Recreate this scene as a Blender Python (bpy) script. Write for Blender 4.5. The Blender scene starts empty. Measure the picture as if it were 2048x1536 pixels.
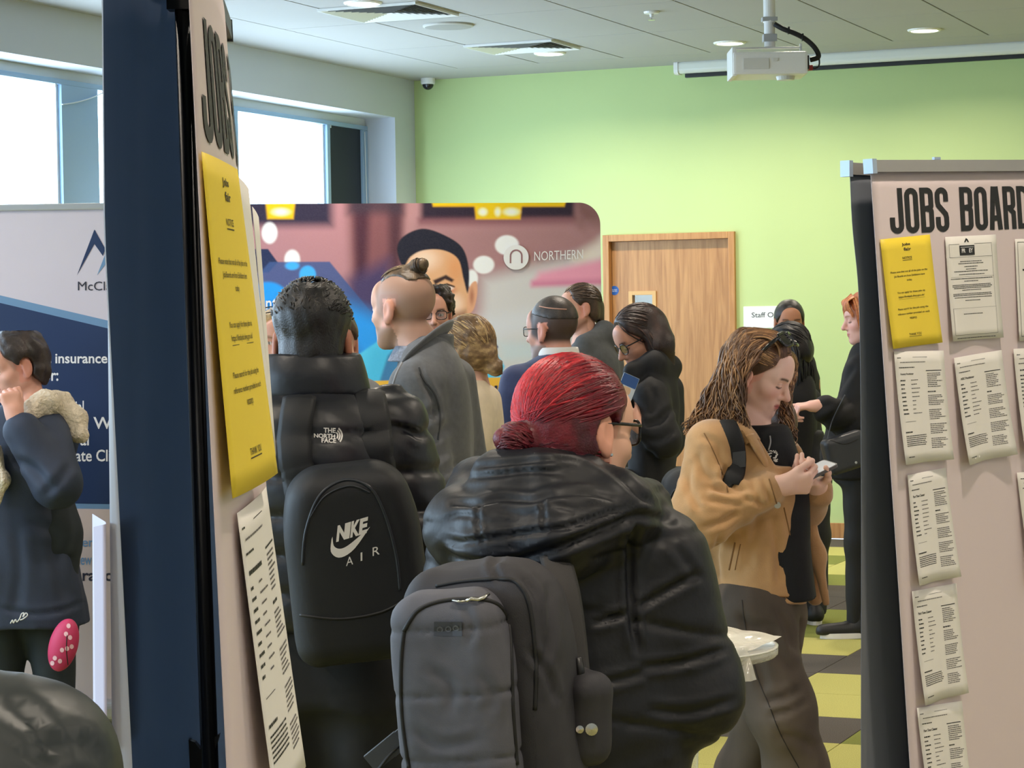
import bpy, bmesh, math, random
import numpy as np
from mathutils import Vector, Matrix
from mathutils.bvhtree import BVHTree

# ------------------------------------------------------------------ camera
scene = bpy.context.scene
COL = scene.collection
F_PX, CX, CY, CAM_H = 4600.0, 1024.0, 768.0, 1.55
YAW = math.radians(23.1)
PITCH = math.atan(136.0 / F_PX)
ROLL = math.radians(0.9)
FW = np.array([-math.sin(YAW) * math.cos(PITCH), math.cos(YAW) * math.cos(PITCH), -math.sin(PITCH)])
_R0 = np.array([math.cos(YAW), math.sin(YAW), 0.0])
_U0 = np.cross(_R0, FW)
RT = math.cos(ROLL) * _R0 - math.sin(ROLL) * _U0
UP = math.cos(ROLL) * _U0 + math.sin(ROLL) * _R0
CAM = np.array([0.0, 0.0, CAM_H])

cam_data = bpy.data.cameras.new('camera')
cam_data.sensor_fit = 'HORIZONTAL'
cam_data.sensor_width = 36.0
cam_data.lens = 36.0 * F_PX / 2048.0
cam_data.clip_start = 0.05
cam_data.clip_end = 200.0
cam = bpy.data.objects.new('camera', cam_data)
COL.objects.link(cam)
cam.matrix_world = Matrix(((RT[0], UP[0], -FW[0], 0.0), (RT[1], UP[1], -FW[1], 0.0),
                           (RT[2], UP[2], -FW[2], CAM_H), (0, 0, 0, 1)))
scene.camera = cam

# ------------------------------------------------------------------ world, exposure
world = bpy.data.worlds.new('overcast_sky')
scene.world = world
world.use_nodes = True
_bg = world.node_tree.nodes['Background']
_bg.inputs[0].default_value = (0.62, 0.80, 1.0, 1.0)
_bg.inputs[1].default_value = 10.0
scene.view_settings.view_transform = 'Standard'
scene.view_settings.look = 'None'
scene.view_settings.gamma = 1.0
scene.view_settings.use_curve_mapping = False
scene.view_settings.exposure = 0.12
LAMP_W = 20.0            # watts of each ceiling downlight
LAMP_COL = (1.0, 0.87, 0.72)
try:
    scene.cycles.max_bounces = 6
    scene.cycles.diffuse_bounces = 3
    scene.cycles.glossy_bounces = 2
    scene.cycles.transparent_max_bounces = 12
    scene.cycles.caustics_reflective = False
    scene.cycles.caustics_refractive = False
    scene.cycles.sample_clamp_indirect = 6.0
    scene.cycles.use_adaptive_sampling = True
    scene.cycles.adaptive_threshold = 0.03
    scene.cycles.adaptive_min_samples = 16
except Exception:
    pass

# light portals in the two window openings guide the daylight sampling
for _ya, _yb in ((-4.4, 6.1), (6.9, 14.93)):
    _pl = bpy.data.lights.new('daylight_portal', 'AREA')
    _pl.shape = 'RECTANGLE'; _pl.size = 1.95; _pl.size_y = _yb - _ya
    _pl.cycles.is_portal = True
    _po = bpy.data.objects.new('daylight_portal', _pl); COL.objects.link(_po)
    _po.location = (-7.56, (_ya + _yb) / 2, 1.97); _po.rotation_euler = (0, -math.pi / 2, 0)

# ------------------------------------------------------------------ picture -> place helpers
def ray(px, py):
    return FW + RT * (px - CX) / F_PX - UP * (py - CY) / F_PX
def at(px, py, d):
    return CAM + ray(px, py) * d
def on_plane(px, py, axis, val):
    q = ray(px, py)
    return CAM + q * (val - CAM[axis]) / q[axis]
def on_plane_pn(px, py, p0, n):
    q = ray(px, py)
    return CAM + q * (np.dot(p0 - CAM, n) / np.dot(q, n))

# ------------------------------------------------------------------ object helpers
def lin(c):
    if isinstance(c, str):
        c = [int(c[i:i + 2], 16) for i in (0, 2, 4)]
    out = []
    for v in c[:3]:
        v = v / 255.0
        out.append(v / 12.92 if v <= 0.04045 else ((v + 0.055) / 1.055) ** 2.4)
    return out

MATS = {}
def mat(name, col, rough=0.6, metal=0.0, var=0.0, vscale=8.0, bump=0.0, bscale=200.0, spec=0.5, sheen=0.0,
        emit=None, estr=0.0, stretch=None, alpha=None, coat=0.0, attr=False, sss=0.0, bdist=0.002, bdetail=2.0):
    if name in MATS:
        return MATS[name]
    m = bpy.data.materials.new(name)
    m.use_nodes = True
    nt = m.node_tree
    b = nt.nodes['Principled BSDF']
    c = lin(col)
    b.inputs['Base Color'].default_value = (*c, 1)
    b.inputs['Roughness'].default_value = rough
    b.inputs['Metallic'].default_value = metal
    b.inputs['Specular IOR Level'].default_value = spec
    if sheen:
        b.inputs['Sheen Weight'].default_value = sheen
        b.inputs['Sheen Roughness'].default_value = 0.5
    if coat:
        b.inputs['Coat Weight'].default_value = coat
    if emit is not None:
        b.inputs['Emission Color'].default_value = (*emit, 1)
        b.inputs['Emission Strength'].default_value = estr
    tc = nt.nodes.new('ShaderNodeTexCoord')
    vec = tc.outputs['Object']
    if stretch:
        mp = nt.nodes.new('ShaderNodeMapping')
        mp.inputs['Scale'].default_value = stretch
        nt.links.new(vec, mp.inputs['Vector'])
        vec = mp.outputs['Vector']
    colsock = None
    if attr:
        at_ = nt.nodes.new('ShaderNodeAttribute')
        at_.attribute_name = 'Col'
        colsock = at_.outputs['Color']
    if var:
        nz = nt.nodes.new('ShaderNodeTexNoise')
        nz.inputs['Scale'].default_value = vscale
        nz.inputs['Detail'].default_value = 4
        nt.links.new(vec, nz.inputs['Vector'])
        mr = nt.nodes.new('ShaderNodeMapRange')
        mr.inputs['From Min'].default_value = 0.3
        mr.inputs['From Max'].default_value = 0.7
        mr.inputs['To Min'].default_value = 1 - var
        mr.inputs['To Max'].default_value = 1 + var
        nt.links.new(nz.outputs['Fac'], mr.inputs['Value'])
        mx = nt.nodes.new('ShaderNodeVectorMath')
        mx.operation = 'SCALE'
        if colsock is not None:
            nt.links.new(colsock, mx.inputs[0])
        else:
            mx.inputs[0].default_value = c
        nt.links.new(mr.outputs['Result'], mx.inputs['Scale'])
        nt.links.new(mx.outputs['Vector'], b.inputs['Base Color'])
    elif colsock is not None:
        nt.links.new(colsock, b.inputs['Base Color'])
    if bump:
        nb = nt.nodes.new('ShaderNodeTexNoise')
        nb.inputs['Scale'].default_value = bscale
        nb.inputs['Detail'].default_value = bdetail
        nt.links.new(vec, nb.inputs['Vector'])
        bp = nt.nodes.new('ShaderNodeBump')
        bp.inputs['Strength'].default_value = bump
        bp.inputs['Distance'].default_value = bdist
        nt.links.new(nb.outputs['Fac'], bp.inputs['Height'])
        nt.links.new(bp.outputs['Normal'], b.inputs['Normal'])
    if sss:
        b.inputs['Subsurface Weight'].default_value = sss
        b.inputs['Subsurface Radius'].default_value = (0.01, 0.004, 0.002)
        b.inputs['Subsurface Scale'].default_value = 1.0
    MATS[name] = m
    return m

def glassy(name, tint=(1, 1, 1), gloss=0.08, rough=0.02, frost=0.0):
    if name in MATS:
        return MATS[name]
    m = bpy.data.materials.new(name)
    m.use_nodes = True
    nt = m.node_tree
    nt.nodes.remove(nt.nodes['Principled BSDF'])
    tr = nt.nodes.new('ShaderNodeBsdfTransparent')
    tr.inputs[0].default_value = (*tint, 1)
    gl = nt.nodes.new('ShaderNodeBsdfGlossy')
    gl.inputs['Roughness'].default_value = rough
    mix = nt.nodes.new('ShaderNodeMixShader')
    if frost:
        lw = nt.nodes.new('ShaderNodeLayerWeight')
        lw.inputs['Blend'].default_value = 0.35
        mr = nt.nodes.new('ShaderNodeMapRange')
        mr.inputs['To Min'].default_value = gloss
        mr.inputs['To Max'].default_value = min(1, gloss + frost)
        nt.links.new(lw.outputs['Facing'], mr.inputs['Value'])
        nt.links.new(mr.outputs['Result'], mix.inputs[0])
    else:
        mix.inputs[0].default_value = gloss
    nt.links.new(tr.outputs[0], mix.inputs[1])
    nt.links.new(gl.outputs[0], mix.inputs[2])
    nt.links.new(mix.outputs[0], nt.nodes['Material Output'].inputs['Surface'])
    MATS[name] = m
    return m

def tag(o, label=None, cat=None, group=None, kind=None):
    if label: o['label'] = label
    if cat: o['category'] = cat
    if group: o['group'] = group
    if kind: o['kind'] = kind
    return o

def thing(name, label, cat, loc=(0, 0, 0), rz=0.0, group=None, kind=None):
    o = bpy.data.objects.new(name, None)
    COL.objects.link(o)
    o.location = loc
    o.rotation_euler = (0, 0, rz)
    o.empty_display_size = 0.1
    return tag(o, label, cat, group, kind)

def mesh_np(name, V, Fq, m, parent=None, smooth=False, cols=None, mats=None, fmat=None):
    """V (n,3) float, Fq (m,3|4) int or a list of polygons"""
    me = bpy.data.meshes.new(name)
    if isinstance(Fq, np.ndarray) and len(Fq):
        V = np.ascontiguousarray(V, dtype=np.float32)
        k = Fq.shape[1]
        me.vertices.add(len(V))
        me.vertices.foreach_set('co', V.ravel())
        me.loops.add(Fq.size)
        me.loops.foreach_set('vertex_index', np.ascontiguousarray(Fq, dtype=np.int32).ravel())
        me.polygons.add(len(Fq))
        me.polygons.foreach_set('loop_start', np.arange(0, Fq.size, k, dtype=np.int32))
        me.update(calc_edges=True)
        me.validate()
    else:
        me.from_pydata([tuple(v) for v in V], [], [tuple(f) for f in Fq])
        me.update()
    if smooth:
        me.polygons.foreach_set('use_smooth', np.ones(len(me.polygons), dtype=bool))
    if cols is not None:
        a = me.attributes.new('Col', 'FLOAT_COLOR', 'POINT')
        c4 = np.ones((len(me.vertices), 4), dtype=np.float32)
        c4[:, :3] = cols
        a.data.foreach_set('color', c4.ravel())
    if m is not None:
        me.materials.append(m)
    if mats:
        for q in mats: me.materials.append(q)
    if fmat is not None:
        me.polygons.foreach_set('material_index', np.asarray(fmat, dtype=np.int32))
    o = bpy.data.objects.new(name, me)
    COL.objects.link(o)
    if parent is not None:
        o.parent = parent
    return o

class MB:
    """collects simple shapes into one mesh"""
    def __init__(s):
        s.v = []; s.f = []
    def add(s, vs, fs):
        n = len(s.v)
        s.v += [tuple(map(float, v)) for v in vs]
        s.f += [tuple(i + n for i in f) for f in fs]
        return s
    def box(s, lo, hi, b=0.0):
        x0, y0, z0 = lo; x1, y1, z1 = hi
        if b <= 0:
            vs = [(x, y, z) for z in (z0, z1) for y in (y0, y1) for x in (x0, x1)]
            return s.add(vs, [(0, 2, 3, 1), (4, 5, 7, 6), (0, 1, 5, 4), (2, 6, 7, 3), (0, 4, 6, 2), (1, 3, 7, 5)])
        bm = bmesh.new()
        bmesh.ops.create_cube(bm, size=1.0)
        for v in bm.verts:
            v.co = Vector(((x0 + x1) / 2 + v.co.x * (x1 - x0), (y0 + y1) / 2 + v.co.y * (y1 - y0), (z0 + z1) / 2 + v.co.z * (z1 - z0)))
        bmesh.ops.bevel(bm, geom=bm.edges[:], offset=b, segments=2, affect='EDGES', profile=0.7)
        s.bm(bm); bm.free()
        return s
    def bm(s, bm):
        bm.verts.index_update()
        s.add([v.co for v in bm.verts], [[v.index for v in f.verts] for f in bm.faces])
    def obox(s, c, ax, ay, az, hx, hy, hz):
        c = np.array(c, float); ax = np.array(ax, float); ay = np.array(ay, float); az = np.array(az, float)
        vs = [c + ax * hx * i + ay * hy * j + az * hz * k for k in (-1, 1) for j in (-1, 1) for i in (-1, 1)]
        return s.add(vs, [(0, 2, 3, 1), (4, 5, 7, 6), (0, 1, 5, 4), (2, 6, 7, 3), (0, 4, 6, 2), (1, 3, 7, 5)])
    def tube(s, pts, r, n=8, closed=False, caps=True, flat=None):
        V, Fq = tube_np(pts, r, n, closed, caps, flat)
        return s.add(V, Fq)
    def lathe(s, prof, c=(0, 0, 0), n=24, axis=2):
        vs = []; fs = []
        for (r, z) in prof:
            for i in range(n):
                a = 2 * math.pi * i / n
                p = [r * math.cos(a), r * math.sin(a), z]
                if axis == 0: p = [p[2], p[0], p[1]]
                if axis == 1: p = [p[0], p[2], p[1]]
                vs.append((c[0] + p[0], c[1] + p[1], c[2] + p[2]))
        for j in range(len(prof) - 1):
            for i in range(n):
                fs.append((j * n + i, j * n + (i + 1) % n, (j + 1) * n + (i + 1) % n, (j + 1) * n + i))
        fs.append(tuple(range(n - 1, -1, -1)))
        fs.append(tuple((len(prof) - 1) * n + i for i in range(n)))
        return s.add(vs, fs)
    def build(s, name, m, parent=None, smooth=False, **k):
        return mesh_np(name, s.v, s.f, m, parent, smooth, **k)

def tube_np(pts, r, n=8, closed=False, caps=True, flat=None):
    P = np.array(pts, float)
    m = len(P)
    R = np.full(m, r, float) if np.isscalar(r) else np.array(r, float)
    T = np.gradient(P, axis=0)
    if closed:
        T = np.roll(P, -1, 0) - np.roll(P, 1, 0)
    T /= (np.linalg.norm(T, axis=1, keepdims=True) + 1e-12)
    ref = np.array([0, 0, 1.0]) if abs(T[0][2]) < 0.9 else np.array([1.0, 0, 0])
    vs = []
    nrm = np.cross(T[0], ref); nrm /= np.linalg.norm(nrm) + 1e-12
    for i in range(m):
        nrm = nrm - T[i] * np.dot(nrm, T[i]); nrm /= np.linalg.norm(nrm) + 1e-12
        bi = np.cross(T[i], nrm)
        a1, a2 = (R[i], R[i]) if flat is None else (R[i], R[i] * flat)
        for k in range(n):
            a = 2 * math.pi * k / n
            vs.append(P[i] + nrm * math.cos(a) * a1 + bi * math.sin(a) * a2)
    fs = []
    for i in range(m if closed else m - 1):
        j = (i + 1) % m
        for k in range(n):
            fs.append((i * n + k, i * n + (k + 1) % n, j * n + (k + 1) % n, j * n + k))
    if caps and not closed:
        fs.append(tuple(range(n - 1, -1, -1)))
        fs.append(tuple((m - 1) * n + k for k in range(n)))
    return vs, fs

# ------------------------------------------------------------------ flat print (lettering) helpers
_TXT = {}
def text2d(s, size=1.0, bold=0.0, xs=1.0, align='LEFT', shear=0.0, space=1.0):
    """triangulated lettering in the plane: (V2, F)"""
    key = (s, bold, align, shear, space)
    if key not in _TXT:
        cu = bpy.data.curves.new('lettering', 'FONT')
        cu.body = s
        cu.offset = bold
        cu.align_x = align
        cu.shear = shear
        cu.space_character = space
        cu.resolution_u = 3
        ob = bpy.data.objects.new('lettering', cu)
        me = ob.to_mesh()
        n = len(me.vertices)
        co = np.zeros(n * 3); me.vertices.foreach_get('co', co)
        V = co.reshape(-1, 3)[:, :2].copy()
        Fc = [tuple(p.vertices) for p in me.polygons]
        ob.to_mesh_clear()
        bpy.data.objects.remove(ob); bpy.data.curves.remove(cu)
        _TXT[key] = (V, Fc)
    V, Fc = _TXT[key]
    return V * np.array([size * xs, size]), Fc

def fit_text(s, w, h, cx=None, x0=None, y=0.0, bold=0.0, shear=0.0, space=1.0):
    """lettering scaled to a box of width w, height h, centred at cx (or starting at x0), baseline at y"""
    V, Fc = text2d(s, 1.0, bold, 1.0, 'LEFT', shear, space)
    V = V.copy()
    lo = V.min(0); hi = V.max(0)
    V -= lo
    sx = w / max(hi[0] - lo[0], 1e-6) if w else None
    sy = h / max(hi[1] - lo[1], 1e-6) if h else sx
    if sx is None: sx = sy
    V *= np.array([sx, sy])
    off = (cx - (hi[0] - lo[0]) * sx / 2) if cx is not None else x0
    return V + np.array([off, y]), Fc

def strokes2d(lines, w):
    """thick polylines -> mitred ribbons"""
    V = []; Fc = []
    for pts in lines:
        P = [np.array(pts[0], float)]
        for q in pts[1:]:
            q = np.array(q, float)
            if np.linalg.norm(q - P[-1]) > 1e-6: P.append(q)
        P = np.array(P); n = len(P)
        if n < 2: continue
        D = P[1:] - P[:-1]; D /= np.linalg.norm(D, axis=1, keepdims=True)
        N = np.stack([-D[:, 1], D[:, 0]], 1)
        n0 = len(V)
        closed = np.linalg.norm(P[0] - P[-1]) < 1e-6
        for i in range(n):
            a = N[i - 1] if i > 0 else (N[-1] if closed else N[0]); b = N[i] if i < n - 1 else (N[0] if closed else N[-1])
            m = a + b; L = np.linalg.norm(m)
            m = (m / L if L > 1e-6 else a); k = min(1 / max(m @ a, .4), 1.6)
            V += [P[i] + m * k * w / 2, P[i] - m * k * w / 2]
        for i in range(n - 1): Fc.append((n0 + 2 * i + 2, n0 + 2 * i + 3, n0 + 2 * i + 1, n0 + 2 * i))
    return np.array(V), Fc

def rect2d(x0, y0, x1, y1):
    return np.array([(x0, y0), (x1, y0), (x1, y1), (x0, y1)], float), [(0, 1, 2, 3)]
def poly2d(pts):
    return np.array(pts, float), [tuple(range(len(pts)))]
def disc2d(cx, cy, rx, ry=None, n=28):
    ry = rx if ry is None else ry
    a = np.linspace(0, 2 * math.pi, n, endpoint=False)
    return np.stack([cx + rx * np.cos(a), cy + ry * np.sin(a)], 1), [tuple(range(n))]
def ring2d(cx, cy, r0, r1, n=28, a0=0, a1=2 * math.pi, ys=1.0):
    a = np.linspace(a0, a1, n + 1)
    V = np.concatenate([np.stack([cx + r0 * np.cos(a), cy + ys * r0 * np.sin(a)], 1), np.stack([cx + r1 * np.cos(a), cy + ys * r1 * np.sin(a)], 1)])
    return V, [(i, n + 1 + i, n + 2 + i, i + 1) for i in range(n)]
def join2d(*parts):
    V = []; Fc = []
    n = 0
    for v, f in parts:
        V.append(np.asarray(v, float)); Fc += [tuple(i + n for i in q) for q in f]; n += len(v)
    return np.concatenate(V), Fc

def print_on(name, shape, S, m, parent):
    """put a flat print on a surface given by S(V2)->V3"""
    V, Fc = shape
    return mesh_np(name, S(np.asarray(V, float)), Fc, m, parent)
# ------------------------------------------------------------------ the room
XL, YB, ZC = -7.25, 15.26, 3.28       # window wall, green wall, ceiling
XR, YF = 4.5, -5.0                    # unseen walls to the right and behind the camera
M_green = mat('lime_green_paint', (186, 205, 142), 0.75, var=0.02, vscale=1.5, bump=0.05, bscale=300)
M_wall = mat('cool_white_paint', (200, 205, 212), 0.8, var=0.015, vscale=1.0, bump=0.05, bscale=300)
M_ceil = mat('ceiling_white', (176, 174, 170), 0.9, var=0.01, vscale=2, bump=0.08, bscale=500)
M_grid = mat('shadow_gap', (70, 68, 64), 0.9)
M_oak = None

def wood(name, c1, c2, scale=(18, 18, 1.2), rough=0.45):
    if name in MATS: return MATS[name]
    m = bpy.data.materials.new(name); m.use_nodes = True
    nt = m.node_tree; b = nt.nodes['Principled BSDF']
    b.inputs['Roughness'].default_value = rough
    tc = nt.nodes.new('ShaderNodeTexCoord'); mp = nt.nodes.new('ShaderNodeMapping')
    mp.inputs['Scale'].default_value = scale
    nt.links.new(tc.outputs['Object'], mp.inputs['Vector'])
    nz = nt.nodes.new('ShaderNodeTexNoise'); nz.inputs['Scale'].default_value = 3.0; nz.inputs['Detail'].default_value = 6; nz.inputs['Distortion'].default_value = 0.6
    nt.links.new(mp.outputs['Vector'], nz.inputs['Vector'])
    cr = nt.nodes.new('ShaderNodeValToRGB')
    cr.color_ramp.elements[0].position = 0.32; cr.color_ramp.elements[0].color = (*lin(c1), 1)
    cr.color_ramp.elements[1].position = 0.68; cr.color_ramp.elements[1].color = (*lin(c2), 1)
    nt.links.new(nz.outputs['Fac'], cr.inputs['Fac'])
    nt.links.new(cr.outputs['Color'], b.inputs['Base Color'])
    bp = nt.nodes.new('ShaderNodeBump'); bp.inputs['Strength'].default_value = 0.15; bp.inputs['Distance'].default_value = 0.001
    nt.links.new(nz.outputs['Fac'], bp.inputs['Height']); nt.links.new(bp.outputs['Normal'], b.inputs['Normal'])
    MATS[name] = m
    return m

def struct(name, mb, m, label=None, parent=None):
    o = mb.build(name, m, parent)
    if parent is None:
        o['kind'] = 'structure'
        if label: o['label'] = label
    return o

floor = struct('floor', MB().box((XL, YF, -0.12), (XR, YB, -0.008)), mat('floor_screed', (70, 68, 62), 0.9), 'floor of lime, olive and charcoal carpet tiles')
# carpet tiles: half-metre squares, three colours
TS = 0.515
C_LIME = mat('carpet_lime', (186, 180, 106), 0.95, var=0.22, vscale=260, bump=0.6, bscale=420, bdist=0.004, spec=0.1)
C_OLIVE = mat('carpet_olive', (128, 132, 68), 0.95, var=0.25, vscale=260, bump=0.6, bscale=420, bdist=0.004, spec=0.1)
C_DARK = mat('carpet_charcoal', (92, 86, 80), 0.95, var=0.28, vscale=260, bump=0.6, bscale=420, bdist=0.004, spec=0.1)
_rng = random.Random(4)
tile_me = {}
for nm, mm in (('L', C_LIME), ('O', C_OLIVE), ('D', C_DARK)):
    g = 0.002
    o = MB().box((g, g, -0.008), (TS - g, TS - g, 0.0), 0.0015).build('carpet_tile', mm)
    tile_me[nm] = o.data
    bpy.data.objects.remove(o)
X0T, Y0T = -2.67, 8.0
known = {(-1, 0): 'D', (0, 0): 'D', (-2, 0): 'D', (-1, 1): 'D', (0, 1): 'L', (0, 2): 'L', (-1, 2): 'D', (1, 1): 'L', (1, 2): 'L',
         (-1, 3): 'D', (0, 3): 'D', (-2, 3): 'D', (-1, 4): 'L', (0, 4): 'D', (-2, 4): 'L', (-1, 5): 'O', (0, 5): 'O', (-2, 5): 'O', (-1, 6): 'O', (-2, 6): 'O',
         (-1, 7): 'D', (-2, 7): 'D', (-1, 8): 'D', (-2, 8): 'D', (-1, 9): 'O', (-2, 9): 'O', (-3, 9): 'L', (-2, 10): 'L', (-3, 10): 'L', (-2, 11): 'L', (-3, 11): 'O', (-2, 12): 'D', (-3, 12): 'L',
         (-3, 13): 'D', (-2, 13): 'O', (0, -1): 'L', (-1, -1): 'L', (0, -2): 'L', (-1, -2): 'D', (1, -1): 'L', (-2, -1): 'D'}
rest_mb = {k: MB() for k in 'LOD'}
for j in range(-24, 15):
    for i in range(-9, 14):
        x, y = X0T + i * TS, Y0T + j * TS
        if x < XL - TS or x + TS > XR or y < YF or y > YB - 0.05: continue
        c = known.get((i, j)) or _rng.choice('LLODD')
        v = np.array([x + TS / 2, y + TS / 2, 0]) - CAM
        zc = v @ FW
        vis = zc > 5 and -60 < CX + F_PX * (v @ RT) / zc < 2110 and CY - F_PX * (v @ UP) / zc < 1640
        if vis and x > XL:
            o = bpy.data.objects.new('carpet_tile', tile_me[c]); COL.objects.link(o)
            o.location = (x, y, 0); o.parent = floor
        else:
            rest_mb[c].box((max(x, XL) + .002, y + .002, -0.008), (x + TS - .002, min(y + TS, YB) - .002, 0))
for c, mm in (('L', C_LIME), ('O', C_OLIVE), ('D', C_DARK)):
    rest_mb[c].build('carpet_tiles_beyond', mm, floor)['kind'] = 'stuff'

# green end wall with the door opening
DX0, DX1, DZ = -5.785, -4.812, 2.11
struct('wall_back', MB().box((XL - .4, YB, 0), (DX0, YB + .2, ZC + .1)).box((DX1, YB, 0), (XR + .2, YB + .2, ZC + .1)).box((DX0, YB, DZ), (DX1, YB + .2, ZC + .1)), M_green, 'lime green painted end wall')
# window wall: head band, sill band, end pier, dividing piers out of sight
WH, WS = 2.99, 0.95                     # window head and sill heights
WY = [(-4.4, 6.1), (6.9, 14.93)]        # two long ribbon windows
wl = MB().box((XL - .30, YF, WH), (XL, YB, ZC + .1)).box((XL - .30, YF, 0), (XL, YB, WS))
prev = YF
for a, b in WY + [(YB, YB)]:
    wl.box((XL - .30, prev, WS), (XL, a, WH)); prev = b
struct('wall_left', wl, M_wall, 'white window wall')
struct('wall_right', MB().box((XR, YF, 0), (XR + .2, YB, ZC + .1)), M_wall, 'white side wall')
struct('wall_front', MB().box((XL, YF - .2, 0), (XR, YF, ZC + .1)), M_wall, 'white wall behind the camera')
# ceiling: slab, plain border, shadow-gap grid and big lay-in tiles
ceiling = struct('ceiling', MB().box((XL - .4, YF, ZC + .012), (XR + .2, YB + .2, ZC + .15)), M_grid, 'suspended ceiling of large pale tiles')
GX, GY = 0.617, 1.25
GX0, GY1 = -6.63, 14.66
MB().box((XL, YF, ZC), (GX0, YB, ZC + .011)).build('plain_border', M_ceil, ceiling)
MB().box((GX0, GY1, ZC), (XR, YB, ZC + .011)).build('plain_border', M_ceil, ceiling)
o = MB().box((.006, .004, 0), (GX - .006, GY - .004, .011), 0.0018).build('ceiling_tile', M_ceil)
ct_me = o.data; bpy.data.objects.remove(o)
for i in range(18):
    for j in range(16):
        x, y = GX0 + i * GX, GY1 - (j + 1) * GY
        if x + GX > XR + .01 or y < YF: continue
        o = bpy.data.objects.new('ceiling_tile', ct_me); COL.objects.link(o)
        o.location = (x, y, ZC); o.parent = ceiling

# ---- windows: aluminium frames, posts, panes
M_frame = mat('blue_grey_frame', (146, 174, 200), 0.4, spec=0.4)
M_frame_w = mat('pale_frame', (205, 212, 214), 0.5)
M_pane = glassy('window_glass', (0.96, 0.98, 0.98), 0.06)
XW = XL - 0.25
for n, (ya, yb) in enumerate(WY):
    w = thing('window_%d' % (2 - n), 'long ribbon window with blue grey posts' , None, (XW, (ya + yb) / 2, WS), kind='structure')
    del w['label']
    oy = (ya + yb) / 2
    def WB(lo, hi, b=0.003):
        return MB().box((lo[0], lo[1] - oy, lo[2] - WS), (hi[0], hi[1] - oy, hi[2] - WS), b)
    WB((-.05, ya, WH - .055), (.01, yb, WH)).build('head_rail', M_frame_w, w)
    WB((-.03, ya, WH - .085), (.03, yb, WH - .055)).build('head_rail', M_frame, w)
    WB((-.05, ya, WS), (.03, yb, WS + .06)).build('sill_rail', M_frame, w)
    if n == 1:
        posts = [(14.30, 14.345), (14.845, 14.93), (12.90, 13.06), (11.06, 11.43), (9.5, 9.66), (8.0, 8.3), (6.9, 7.0)]
    else:
        posts = [(-4.4, -4.3), (-2.5, -2.3), (-.6, -.4), (1.4, 1.7), (3.6, 3.8), (6.0, 6.1)]
    for (p, q) in posts:
        WB((-.06, p, WS + .06), (.03, q, WH - .085)).build('post', M_frame, w)
    ps = sorted(posts)
    for (p, q), (p2, q2) in zip(ps[:-1], ps[1:]):
        if q2 > 14.9: continue
        WB((-.012, q, WS + .06), (-.004, p2, WH - .085), 0).build('pane', M_pane, w)
        WB((-.03, q, WS + .06), (.005, q + .02, WH - .085), 0).build('bead', M_frame_w, w)
        WB((-.03, p2 - .02, WS + .06), (.005, p2, WH - .085), 0).build('bead', M_frame_w, w)
    if n == 1:
        WB((-.03, 14.345, WS + .06), (.012, 14.845, WH - .085)).build('blank_panel', mat('dark_blank_panel', (16, 24, 38), 0.6, var=0.05), w)
        pz = WH - .085
        for yy, dy in ((14.35, .05), (11.0, .45)):
            WB((0.02, yy, pz - .02), (.03, yy + .012, pz), 0).build('cord_clip', M_frame_w, w)
# blind cord hanging across the wide post and by the end post
pa = np.array([XW + .04, 11.05, WH - .20]); pb = np.array([XW + .04, 11.47, WH - .10])
tag(MB().tube([pa + (pb - pa) * t + np.array([0, 0, -.012 * math.sin(math.pi * t)]) for t in np.linspace(0, 1, 9)], .004, 5).build('blind_cord', M_frame_w),
    'thin white cord slung across the wide blue grey window post', 'cord')
tag(MB().tube([(XW + .04, 14.86, WH - .10), (XW + .042, 14.875, 2.2), (XW + .04, 14.86, 1.3)], .004, 5).build('blind_cord', M_frame_w),
    'thin blind cord hanging beside the dark window panel', 'cord')

# ---- door in the green wall
M_oak = wood('oak_veneer', (160, 112, 66), (190, 142, 90), (14, 14, 0.9))
M_oakf = wood('oak_frame', (168, 116, 64), (192, 142, 86), (20, 20, 1.0))
d = thing('door_1', 'pale oak door with small vision panel in green wall', None, ((DX0 + DX1) / 2, YB, 0), kind='structure')
hw = (DX1 - DX0) / 2
fw = 0.046
MB().box((-hw, -.03, 0), (-hw + fw, .15, DZ), .004).build('door_frame', M_oakf, d)
MB().box((hw - fw, -.03, 0), (hw, .15, DZ), .004).build('door_frame', M_oakf, d)
MB().box((-hw + fw, -.03, DZ - fw), (hw - fw, .15, DZ), .004).build('door_frame', M_oakf, d)
VX = on_plane(1260, 640, 1, YB)[0] - d.location.x + .012
VX2 = on_plane(1300, 640, 1, YB)[0] - d.location.x + .012
vz0, vz1 = 1.02, on_plane(1280, 590, 1, YB)[2]
leaf = MB().box((-hw + fw + .003, .03, .008), (VX, .075, DZ - fw - .003)).box((VX2, .03, .008), (hw - fw - .003, .075, DZ - fw - .003))
leaf.box((VX, .03, .008), (VX2, .075, vz0)).box((VX, .03, vz1), (VX2, .075, DZ - fw - .003))
lf = leaf.build('leaf', M_oak, d)
t = .028
for lo, hi in (((VX - t, .018, vz0 - t), (VX, .04, vz1 + t)), ((VX2, .018, vz0 - t), (VX2 + t, .04, vz1 + t)), ((VX, .018, vz1), (VX2, .04, vz1 + t)), ((VX, .018, vz0 - t), (VX2, .04, vz0))):
    MB().box(lo, hi, .002).build('vision_bead', mat('light_oak_bead', (206, 164, 104), 0.45), lf)
MB().box((VX, .05, vz0), (VX2, .056, vz1)).build('vision_glass', glassy('door_glass', (.9, .93, .93), 0.1), lf)
MB().box((hw - fw - .14, .0, .98), (hw - fw - .03, .03, 1.02), .004).build('lever_handle', mat('satin_steel', (190, 190, 190), .3, 1.0), lf)
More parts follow.
